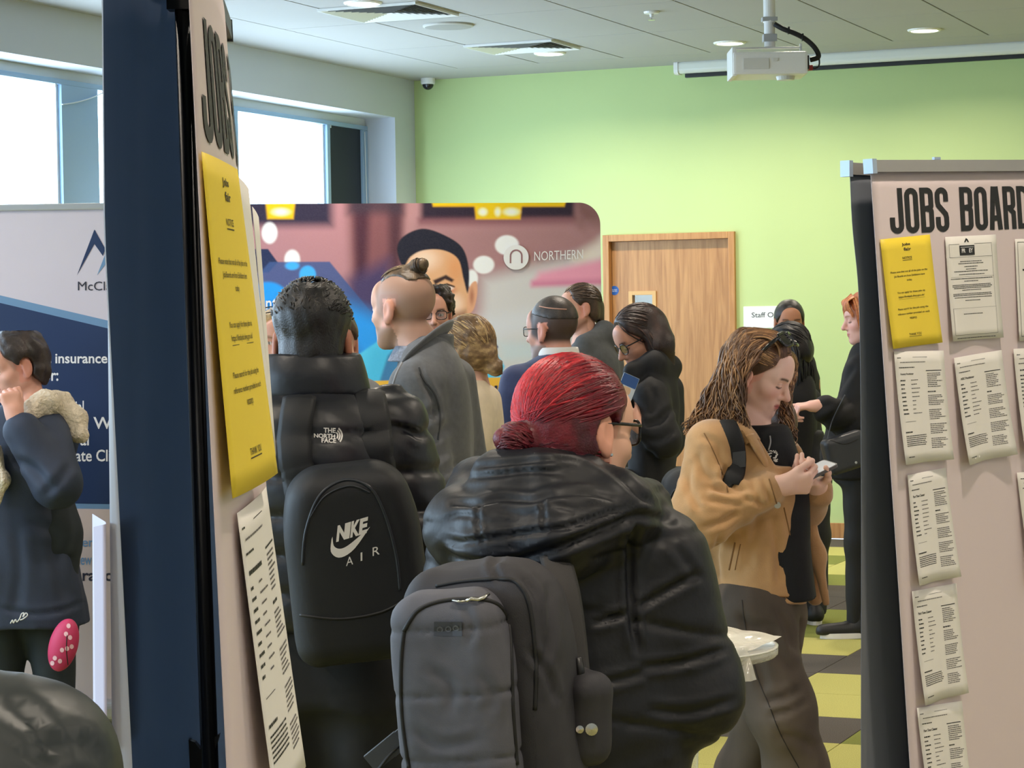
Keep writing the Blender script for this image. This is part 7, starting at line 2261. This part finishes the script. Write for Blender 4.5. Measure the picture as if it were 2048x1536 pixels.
# ------------------------------------------------------------------ person in a grey hoodie
M_hood = mat('grey_hoodie', (78, 80, 82), .9, var=.1, vscale=40, bump=.25, bscale=300)
hoo = figure(1180, 11.0, 'person with tied-back brown hair in a grey hoodie beside the door', (1160, 617, -108, 4, 0, .92), skin=(210, 158, 136), brow=(80, 60, 46), stubble=(176, 130, 110), hf=.006, neck=(1170, 690, 0),
             rows=[(680, 1150, 1205, .08), (694, 1138, 1222, .12), (730, 1122, 1238, .15), (820, 1116, 1243, .16), (950, 1116, 1241, .16), (1010, 1118, 1240, .16)], jacket=M_hood, arms=[((1148, 730, -.14), (1150, 840, -.18), (1120, 900, -.12)), ((1218, 725, .1), (1228, 850, .1), (1210, 950, .1))], arm_r=(.07, .065, .05), hip=.88, trouser=M_blk_trs, jh=.012, wr=.004,
             jops=[lambda p: (capsule(p.q(1170, 690, -.1), p.q(1212, 672, 0), .05, .06), p.q(1150, 720, -.2), p.q(1230, 640, .1) + .1, .03), lambda p: (capsule(p.q(1205, 660, 0), p.q(1215, 690, .02), .045, .06), p.q(1190, 720, -.1) - .05, p.q(1230, 640, .1) + .05, .03)])
H = hoo.H
F = hair_cap(H, .006, .010, front=.058, side_z=-.02, back_z=-.07, tex=.0012, ear=True)
F.cap(H.P(0, -.10, .0), H.P(0, -.105, -.07), .03, .022, .02)
hair_mesh(hoo, 'hair', F, (64, 48, 38), (96, 72, 54), 4, .3)

rng = np.random.RandomState(17)
sd = [(rng.uniform(-.9, .9), rng.uniform(-.2, .8), rng.uniform(.2, 1)) for _ in range(130)]
strands(hoo, 'hair_strands', slerp_locks(H, sd, (0, -1, -.1), 10, lift=.0105, rng=rng, jit=.0015), .0028, lock_cols(130, (66, 50, 40), rng, .3, (104, 80, 60), .25))
# ------------------------------------------------------------------ dark-haired person with glasses in a long black coat
M_coat = mat('black_coat', (19, 19, 23), .75, var=.08, vscale=40, bump=.2, bscale=200)
coa = figure(1300, 8.8, 'person with long dark hair and round glasses in a black coat, reading a leaflet', (1281, 678, -112, 26, 4, .96), skin=(214, 158, 134), lip=(176, 96, 90), brow=(60, 42, 36), fem=1.0, eyes='down', hf=.0045, neck=(1298, 760, 0),
             rows=[(726, 1268, 1334, .08), (744, 1256, 1346, .12), (790, 1250, 1356, .15), (860, 1252, 1358, .16), (930, 1256, 1352, .16), (1000, 1260, 1340, .16), (1080, 1262, 1340, .16)], jacket=M_coat, jname='coat', arms=[((1305, 790, -.15), (1330, 880, -.20), (1280, 852, -.20)), ((1335, 780, .12), (1335, 880, .1), (1300, 840, .0))], arm_r=(.062, .058, .045), hip=.84, trouser=M_blk_trs, jh=.010, wr=.004,
             hands=[dict(d=(-.5, .6, .5), n=(0, .8, .4), side=-1), dict(d=(-.8, -.3, .3), n=(0, -.5, .6), side=1)],
             jops=[(lambda a, b, ra, rb: (lambda p: (capsule(p.q(*a), p.q(*b), ra, rb), np.minimum(p.q(*a), p.q(*b)) - .09, np.maximum(p.q(*a), p.q(*b)) + .09, .03)))(*q) for q in (((1266, 742, -.1), (1310, 728, -.1), .03, .05), ((1310, 728, -.1), (1338, 735, .0), .05, .05), ((1266, 742, -.1), (1262, 775, -.1), .03, .03))])
folds(coa, coa.jacket, [([(1290, 850), (1320, 840), (1345, 815)], .008, 6), ([(1290, 880), (1320, 880), (1350, 860)], .007, 6), ([(1300, 900), (1310, 950), (1305, 1000)], .006, 7), ([(1300, 770), (1310, 800), (1306, 830)], .006, 5), ([(1256, 770), (1280, 760), (1300, 740)], .006, 5)])
H = coa.H
rng = np.random.RandomState(21)
F = hair_cap(H, .006, .016, front=.062, side_z=-.08, back_z=-.11, tex=.0016, ear=False)
F.chain([H.P(-.04, -.06, .03), coa.q(1322, 690, -.06), coa.q(1334, 725, -.05)], [.05, .05, .035], .04)
F = F if True else F
hair_mesh(coa, 'hair', F, (46, 32, 30), (74, 52, 46), 3, .3)
pth = []
for i in range(150):
    u = rng.rand(); a = H.P(rng.uniform(-.03, .02), .05 - .12 * u, .118 - .02 * u)
    m1 = coa.q(1290 + 40 * u + rng.uniform(-6, 6), 662 + 10 * u, -.10 + .06 * u); m2 = coa.q(1308 + 32 * u + rng.uniform(-5, 5), 700, -.11 + .06 * u); e_ = coa.q(1312 + 34 * u + rng.uniform(-6, 8), 738 + rng.uniform(-14, 12), -.12 + .07 * u)
    pth.append(smooth_path([a, m1, m2, e_], 16))
strands(coa, 'hair_strands', pth, .0032, lock_cols(150, (44, 31, 29), rng, .35, (78, 54, 46), .25))
sd = [(rng.uniform(-.9, .9), rng.uniform(-.3, .70), rng.uniform(.45, 1)) for _ in range(200)]
strands(coa, 'hair_strands', slerp_locks(H, sd, (-.25, -.75, -.75), 12, lift=.0165, rng=rng, jit=.0025), .003, lock_cols(200, (48, 34, 31), rng, .35, (84, 58, 50), .25))
specs(coa, H, M_spec, M_lensclear, z=.0, y=.100, w=.024, hgt=.021, rim=.0022, square=.9)
lf_ = Local(1254, 8.56, 'leaflet', 'blue and white leaflet held by the person in the black coat', 'leaflet')
c0 = lf_.q(1254, 776, 0); ax_ = np.array([.75, .3, -.35]); ax_ /= np.linalg.norm(ax_); an_ = np.array([-.2, -.9, .2]); an_ -= ax_ * (an_ @ ax_); an_ /= np.linalg.norm(an_); ay_ = np.cross(an_, ax_)
slab(c0, ax_, ay_, an_, .034, .050, .001, .002).build('sheet', mat('leaflet_white', (206, 218, 236), .5), lf_.root)
slab(c0 + ay_ * .028 + an_ * .0012, ax_, ay_, an_, .033, .021, .0003, .002).build('print', mat('leaflet_blue', (50, 90, 160), .5), lf_.root)
slab(c0 - ay_ * .01 + an_ * .0012, ax_, ay_, an_, .018, .014, .0003, .010).build('print', mat('leaflet_peach', (226, 190, 160), .5), lf_.root)

# ------------------------------------------------------------------ two dark-haired people behind the phone reader
ind = figure(1582, 12.8, 'person with dark centre-parted hair facing us, half hidden beside the Staff Only sign', (1579, 646, 180, 4, 0, 1.0), skin=(168, 116, 88), brow=(34, 26, 24), fem=1.0, hf=.006, neck=(1582, 715, .05),
             rows=[(690, 1560, 1604, .06), (705, 1545, 1620, .10), (740, 1530, 1632, .13), (850, 1525, 1634, .14), (1000, 1530, 1630, .14)], jacket=M_coat, arms=[((1540, 760, 0), (1530, 880, 0), (1560, 960, -.1)), ((1622, 760, 0), (1630, 880, 0), (1600, 960, -.1))], arm_r=(.05, .045, .035), hip=.86, trouser=M_blk_trs, jh=.014)
F = hair_cap(ind.H, .006, .010, front=.072, side_z=-.02, back_z=-.09, tex=.001, ear=True)
hair_mesh(ind, 'hair', F, (24, 20, 22), (44, 38, 38), 3, .3)
bl2 = figure(1590, 11.4, 'person with long black hair and a black jacket, head bowed beside the ginger person', (1578, 702, -60, 24, 0, 1.0), skin=(186, 134, 106), fem=1.0, hf=.006, neck=(1590, 775, .0),
             rows=[(752, 1562, 1618, .07), (770, 1552, 1628, .11), (810, 1545, 1633, .14), (900, 1545, 1632, .14), (1000, 1550, 1626, .14), (1080, 1552, 1620, .14)], jacket=M_coat, arms=[((1560, 800, -.1), (1552, 900, -.12), (1540, 980, 0)), ((1618, 800, .08), (1622, 920, .1), (1600, 1000, .1))], arm_r=(.055, .05, .04), hip=.84, trouser=M_blk_trs, jh=.013)
H = bl2.H
F = hair_cap(H, .006, .018, front=.065, side_z=-.08, back_z=-.11, tex=.002, ear=False)
hair_mesh(bl2, 'hair', F, (20, 18, 20), (46, 42, 42), 3, .3)
rng = np.random.RandomState(31); pth = []
for i in range(140):
    u = rng.rand(); a = H.P(rng.uniform(-.05, .05), .03 - .11 * u, .112); m1 = bl2.q(1588 + 22 * u + rng.uniform(-8, 8), 690, -.1 + .12 * u); e_ = bl2.q(1596 + 28 * u + rng.uniform(-8, 8), 770 + rng.uniform(-14, 20), -.12 + .12 * u)
    pth.append(smooth_path([a, m1, (m1 + e_) / 2 + np.array([.01, -.01, 0]), e_], 12))
strands(bl2, 'hair_strands', pth, .0045, lock_cols(140, (22, 19, 21), rng, .4))

sd = [(rng.uniform(-.9, .9), rng.uniform(-.3, .95), rng.uniform(.25, 1)) for _ in range(130)]
strands(bl2, 'hair_strands', slerp_locks(H, sd, (.1, -.8, -.7), 10, lift=.0185, rng=rng, jit=.003), .004, lock_cols(130, (24, 21, 23), rng, .4, (52, 48, 48), .2))

# ------------------------------------------------------------------ ginger person pointing, half behind the right board
M_blkwool = mat('black_wool', (17, 17, 20), .85, var=.08, vscale=60, bump=.2, bscale=300)
gin = figure(1738, 10.9, 'person with ginger fringe in black, pointing, half hidden by the JOBS BOARD stand', (1731, 637, -94, 8, 0, 1.0), skin=(232, 180, 166), lip=(200, 120, 116), brow=(170, 110, 80), fem=1.0, eyes='down', blush=(226, 140, 130), hf=.0045, neck=(1742, 710, 0),
             rows=[(684, 1712, 1768, .07), (700, 1700, 1780, .11), (740, 1688, 1792, .15), (820, 1668, 1800, .17), (900, 1640, 1800, .18), (955, 1645, 1795, .17)], jacket=M_blkwool, jname='sweater', arms=[((1722, 745, -.12), (1702, 846, -.18), (1636, 812, -.30)), ((1760, 745, .12), (1750, 850, .1), (1730, 900, -.05))], arm_r=[(.072, .082, .068), (.06, .055, .045)], hip=.86, jh=.011, wr=.004,
             hands=[dict(d=(-.95, -.05, .0), n=(0, .2, -1), side=-1, curl=(4, 45, 60, 62), thumb=50, fine=True, ext=.13), None], trouser=mat('black_legging', (18, 18, 20), .7),
             tr_kw=dict(waist=(.13, .12), r=(.095, .062, .042), feet=[(-.075, -.02), (.06, .1)], spread=.07, shoe_yaw=-95, yaw=-90))
folds(gin, gin.jacket, [([(1640, 850), (1670, 830), (1700, 800)], .010, 6), ([(1660, 870), (1690, 860), (1715, 840)], .008, 6), ([(1670, 790), (1690, 760), (1710, 730)], .007, 6), ([(1620, 830), (1640, 815), (1665, 810)], .006, 5)])
H = gin.H
F = hair_cap(H, .006, .012, front=.070, side_z=-.07, back_z=-.10, tex=.0014, ear=False)
hair_mesh(gin, 'hair', F, (176, 92, 50), (214, 140, 84), 3, .3)
rng = np.random.RandomState(41); pth = []
for i in range(90):
    u = rng.uniform(-1, 1)
    pth.append(np.array([H.P(u * .06, .05, .128 - abs(u) * .02), H.P(u * .065, .085, .095), H.P(u * .068, .100 - .02 * abs(u), .06), H.P(u * .07, .098 - .03 * abs(u), .022 + rng.uniform(-.008, .008))]))
for i in range(70):
    y0 = rng.uniform(-.06, .06); pth.append(np.array([H.P(-.05, y0, .11), H.P(-.085, y0, .06), H.P(-.092, y0, .0), H.P(-.09, y0 - .005, -.06 + rng.uniform(-.02, .02))]))
pth = [smooth_path(q, 12) for q in pth]
strands(gin, 'hair_strands', pth, .0038, lock_cols(len(pth), (178, 92, 50), rng, .3, (222, 150, 96), .3))
cbg = Local(1690, 10.55, 'crossbody_bag', 'dark grey leather crossbody bag on the ginger person', 'bag')
cc_ = cbg.q(1690, 905, -.01)
Fc_ = Field(cc_ - .2, cc_ + .2, .007)
Fc_.put(rbox(cc_, (.105, .04, .085), .025, rotm(-20, 0, -14)), cc_ - .16, cc_ + .16, 0)
V, Q = Fc_.mesh(1); cbo = mesh_np('body', V, Q, mat('dark_grey_leather', (44, 46, 52), .45, bump=.2, bscale=200), cbg.root, True)
seam(cbg, bvh_of(cbo), [(1660, 880), (1690, 888), (1716, 878)], .002, M_cord, 'flap_edge', cbo, 16)
MB().tube(smooth_path([cbg.q(1655, 880, -.01), cbg.q(1665, 840, .0), cbg.q(1690, 790, -.02)], 16), .011, 8, flat=.25).build('strap', MATS['dark_grey_leather'], cbg.root, True)
MB().lathe([(0, -.002), (.006, -.002), (.006, .002), (0, .002)], tuple(cbg.q(1712, 925, -.06)), 10, 1).build('stud', M_chr, cbg.root)

# ------------------------------------------------------------------ person in navy fleece-collared jacket at the left edge
M_navyj = mat('navy_jacket_cloth', (36, 46, 66), .7, var=.08, vscale=20, bump=.25, bscale=300)
M_sherpa = mat('cream_sherpa', (214, 200, 178), .95, var=.15, vscale=60, bump=1.0, bscale=90, bdist=.01)
lef = figure(45, 8.5, 'person in a navy jacket with cream fleece collar, hand raised to the face', (34, 733, -122, 14, 0, 1.0), skin=(216, 160, 140), brow=(50, 38, 34), hf=.005, neck=(62, 830, 0),
             rows=[(806, 10, 110, .09), (830, -30, 140, .14), (875, -62, 158, .17), (950, -72, 140, .18), (1020, -74, 132, .18), (1110, -74, 148, .18), (1200, -76, 168, .185), (1250, -78, 178, .19)], jacket=M_navyj, arms=[((92, 872, -.12), (112, 968, -.24), (30, 838, -.24)), ((-40, 872, .05), (-70, 1000, -.05), (-60, 1100, -.15))], arm_r=[(.082, .085, .066), (.075, .07, .05)], hip=.84, jh=.011, wr=.005,
             hands=[dict(d=(-.2, .1, 1), n=(-.4, .9, 0), side=-1, curl=(60, 66, 70, 74), thumb=25, fine=True, ext=.13), None], trouser=mat('dark_green_trouser', (30, 38, 42), .8), tr_kw=dict(waist=(.19, .14), r=(.125, .09, .07)))
folds(lef, lef.jacket, [([(100, 980), (70, 940), (30, 920)], .010, 8), ([(140, 930), (120, 960), (90, 990)], .008, 8), ([(60, 1040), (100, 1060), (140, 1050)], .006, 9), ([(120, 1020), (110, 1100), (130, 1200)], .007, 9), ([(30, 1060), (40, 1140), (30, 1220)], .005, 9), ([(0, 1215), (60, 1228), (120, 1222), (165, 1205)], .006, 5)])
H = lef.H
F = hair_cap(H, .006, .020, front=.060, top=.006, side_z=-.05, back_z=-.09, tex=.004, ts=(60, 60, 60), ear=True)
F.ell(H.P(.0, -.105, .01), (.03, .025, .03), None, .02)
hair_mesh(lef, 'hair', F, (44, 34, 32), (66, 52, 46), 3, .3)
garment(lef, 'fleece_collar', M_sherpa, None, [([lef.q(60, 822, -.14), lef.q(92, 806, -.10), lef.q(118, 812, .0), lef.q(145, 840, -.02), lef.q(158, 870, -.06)], [.036, .045, .05, .05, .034]), ([lef.q(62, 830, -.15), lef.q(40, 850, -.19)], [.032, .02])], h=.008, k=.03, wr=.004, wscale=(70, 70, 70))
garment(lef, 'fleece_front', M_sherpa, None, [([lef.q(-8, 900, -.2), lef.q(4, 960, -.2), lef.q(-4, 1010, -.2)], [.022, .022, .01])], h=.008, wr=.003, wscale=(70, 70, 70))
bvl = bvh_of(lef.jacket)
seam(lef, bvl, [(21, 1247), (25, 1240), (27, 1246), (31, 1239), (34, 1244), (40, 1236), (43, 1228), (48, 1226), (46, 1234), (52, 1226), (55, 1231), (46, 1238), (40, 1240)], .0024, mat('embroidery_white', (220, 220, 216), .7), 'embroidery', lef.jacket, 60)
pb_ = Local(126, 8.26, 'polka_dot_bag', 'small pink polka dot bag below the hem of the navy jacket', 'bag')
c_ = pb_.q(127, 1290, 0)
Fb = Field(c_ - .16, c_ + .16, .006)
Fb.put(ellipsoid(c_, (.052, .045, .098), rotm(0, 0, 16)), c_ - .12, c_ + .12, 0)
V, Q = Fb.mesh(1); pbo = mesh_np('body', V, Q, mat('pink_cloth', (196, 52, 98), .6), pb_.root, True)
bvb = bvh_of(pbo)
seam(pb_, bvb, [(134, 1270), (133, 1300), (136, 1330)], .002, M_cord, 'seam', pbo, 12)
for (x, y) in ((137, 1252), (140, 1275), (134, 1297), (120, 1322), (132, 1268), (110, 1316), (143, 1293), (124, 1300), (105, 1326), (128, 1335)):
    decal(pb_, bvb, disc2d(x, y, 4.2, 4.8, 12), mat('dot_pale', (236, 190, 200), .6), 'dot', pbo, .0015)

# ------------------------------------------------------------------ dark rounded shoulder of somebody close to the camera
M_near = mat('dark_green_grey_jacket', (44, 50, 52), .45, var=.1, vscale=12, bump=.2, bscale=40, spec=.5)
nea = figure(-140, 1.72, 'person in a dark jacket, only one rounded shoulder in frame', (-460, 740, 10, 0, 0, .95), hf=.008, neck=(-440, 1270, .02),
             rows=[(1250, -600, -260, .07), (1330, -800, -100, .10), (1430, -900, 40, .14), (1600, -940, 130, .15), (1900, -960, 130, .16), (2400, -960, 120, .16)], jacket=M_near, arms=[((-840, 1500, 0), (-900, 2150, .02), (-840, 2700, .1)), ((70, 1535, 0), (150, 2160, .03), (80, 2700, .12))], arm_r=[(.07, .06, .05), (.062, .062, .05)], hip=.72, trouser=M_blk_trs, jh=.009, wr=.004, head_kw=None)
folds(nea, nea.jacket, [([(0, 1400), (60, 1440), (110, 1520)], .005, 20), ([(40, 1520), (120, 1490), (190, 1500)], .004, 16), ([(120, 1440), (170, 1480), (210, 1530)], .003, 12)])
F = hair_cap(nea.H, .008, .012)
hair_mesh(nea, 'hair', F, (50, 40, 34), None, 2)

# ------------------------------------------------------------------ two faces glimpsed beside the puffer man
fac = figure(556, 9.0, 'person with fair hair and glasses on the head, face peeping past the puffer jacket', (557, 684, 178, 2, 0, 1.0), skin=(218, 158, 134), brow=(150, 110, 80), hf=.006, fem=.5, neck=(557, 775, .05),
             rows=[(735, 530, 585, .07), (755, 505, 610, .11), (800, 480, 630, .14), (950, 478, 632, .15), (1050, 480, 630, .15)], jacket=mat('teal_top', (70, 96, 110), .8), arms=[((500, 790, 0), (485, 920, 0), (500, 1020, -.1)), ((612, 790, 0), (628, 920, 0), (610, 1020, -.1))], arm_r=(.06, .05, .04), hip=.86, trouser=M_blk_trs, jh=.014)
F = hair_cap(fac.H, .006, .012, front=.056, top=.004, side_z=-.02, back_z=-.08, tex=.002, ear=True)
hair_mesh(fac, 'hair', F, (176, 140, 92), (214, 182, 132), 2, .3)
def up2(v):
    x, y, z = v; t = math.radians(55); dy, dz = y - 0, z - .045; return (x, dy * math.cos(t) - dz * math.sin(t), .045 + dy * math.sin(t) + dz * math.cos(t))
specs(fac, fac.H, M_spec, M_lensclear, z=.045, y=.104, w=.026, hgt=.018, rim=.0022, off=up2)
gry = figure(676, 8.0, 'person in a grey top mostly hidden behind the black-haired puffer wearer', (668, 690, 172, 6, 0, 1.0), skin=(206, 158, 136), hf=.007, neck=(668, 785, .05),
             rows=[(742, 645, 705, .08), (758, 615, 728, .11), (800, 588, 752, .14), (950, 585, 756, .15), (1080, 588, 752, .15)], jacket=mat('mid_grey_top', (120, 122, 126), .85), arms=[((605, 795, 0), (590, 930, 0), (610, 1030, -.1)), ((735, 795, 0), (750, 930, 0), (730, 1030, -.1))], arm_r=(.06, .05, .04), hip=.86, trouser=M_blk_trs, jh=.014)
F = hair_cap(gry.H, .007, .012, front=.056, side_z=-.02, back_z=-.08, tex=.002)
hair_mesh(gry, 'hair', F, (70, 54, 42), None, 2)
# ------------------------------------------------------------------ roll of clear tape and plastic wallets held beside the red-haired person
def clear_plastic(name, fac=.28, col=(235, 236, 226), rough=.12):
    if name in MATS: return MATS[name]
    m = bpy.data.materials.new(name); m.use_nodes = True; nt = m.node_tree; b = nt.nodes['Principled BSDF']
    b.inputs['Base Color'].default_value = (*lin(col), 1); b.inputs['Roughness'].default_value = rough; b.inputs['Specular IOR Level'].default_value = .8
    tr = nt.nodes.new('ShaderNodeBsdfTransparent'); mix = nt.nodes.new('ShaderNodeMixShader'); lw = nt.nodes.new('ShaderNodeLayerWeight'); lw.inputs['Blend'].default_value = .4
    nz = nt.nodes.new('ShaderNodeTexNoise'); nz.inputs['Scale'].default_value = 60; tc = nt.nodes.new('ShaderNodeTexCoord'); nt.links.new(tc.outputs['Object'], nz.inputs['Vector'])
    mr = nt.nodes.new('ShaderNodeMapRange'); mr.inputs['To Min'].default_value = fac; mr.inputs['To Max'].default_value = min(1, fac + .5)
    nt.links.new(lw.outputs['Facing'], mr.inputs['Value'])
    bp = nt.nodes.new('ShaderNodeBump'); bp.inputs['Strength'].default_value = .5; bp.inputs['Distance'].default_value = .004
    nt.links.new(nz.outputs['Fac'], bp.inputs['Height']); nt.links.new(bp.outputs['Normal'], b.inputs['Normal'])
    nt.links.new(mr.outputs['Result'], mix.inputs[0]); nt.links.new(tr.outputs[0], mix.inputs[1]); nt.links.new(b.outputs[0], mix.inputs[2])
    nt.links.new(mix.outputs[0], nt.nodes['Material Output'].inputs['Surface'])
    MATS[name] = m; return m
M_cp = clear_plastic('clear_acrylic', .10)
M_cs = clear_plastic('clear_wallet_film', .42, (240, 236, 222))
tp = Local(1352, 5.15, 'pedestal_table', 'round clear acrylic pedestal table beside the red-haired person', 'table')
tz = tp.q(1352, 1292)[2]
MB().lathe([(.0, tz - .018), (.222, tz - .020), (.226, tz - .016), (.226, tz + .001), (.219, tz + .001), (.217, tz - .012), (.0, tz - .012)], (0, 0, 0), 64).build('table_top', M_cp, tp.root, True)
MB().lathe([(.2265, tz - .001), (.2268, tz + .0015), (.218, tz + .002), (.2175, tz - .0005)], (0, 0, 0), 64).build('rim', clear_plastic('acrylic_edge', .5), tp.root, True)
MB().lathe([(.19, .002), (.185, .015), (.12, .03), (.07, .08), (.045, .2), (.04, tz * .5), (.05, tz - .12), (.10, tz - .022)], (0, 0, 0), 48).build('pedestal', M_cp, tp.root, True)
def crumple(name, quad, m, parent, seed, amp=.006, n=14):
    r = np.random.RandomState(seed); ph = r.uniform(0, 6, 6); V = []
    a, b, c, d = [np.asarray(q) for q in quad]
    for t in np.linspace(0, 1, n):
        for s_ in np.linspace(0, 1, n):
            p_ = a * (1 - s_) * (1 - t) + b * s_ * (1 - t) + c * s_ * t + d * (1 - s_) * t
            w = amp * (abs(math.sin(s_ * 7 + t * 3 + ph[0])) + .6 * math.sin(t * 9 + ph[1] + s_ * 4))
            V.append(p_ + np.array([0, -w, w * .6]))
    V = np.array(V); idx = np.arange(n * n).reshape(n, n)
    f1 = np.stack([idx[:-1, :-1], idx[1:, :-1], idx[1:, 1:], idx[:-1, 1:]], -1).reshape(-1, 4)
    return mesh_np(name, np.concatenate([V, V + np.array([0, .0006, 0])]), np.concatenate([f1, f1[:, ::-1] + n * n]), m, parent, True)
pw1 = Local(1490, 5.15, 'plastic_wallet', 'crumpled clear plastic wallet lying on the acrylic table', 'plastic wallet')
crumple('film', [pw1.q(1430, 1249, .04), pw1.q(1563, 1276, .0), pw1.q(1505, 1300, -.10), pw1.q(1436, 1306, -.12)], M_cs, pw1.root, 3, .006, 18)
pw2 = Local(1478, 5.0, 'plastic_wallet', 'clear plastic wallet hanging over the edge of the acrylic table', 'plastic wallet')
crumple('film', [pw2.q(1444, 1296, .0), pw2.q(1494, 1296, -.01), pw2.q(1513, 1360, -.04), pw2.q(1472, 1368, -.04)], M_cs, pw2.root, 5, .003, 14)
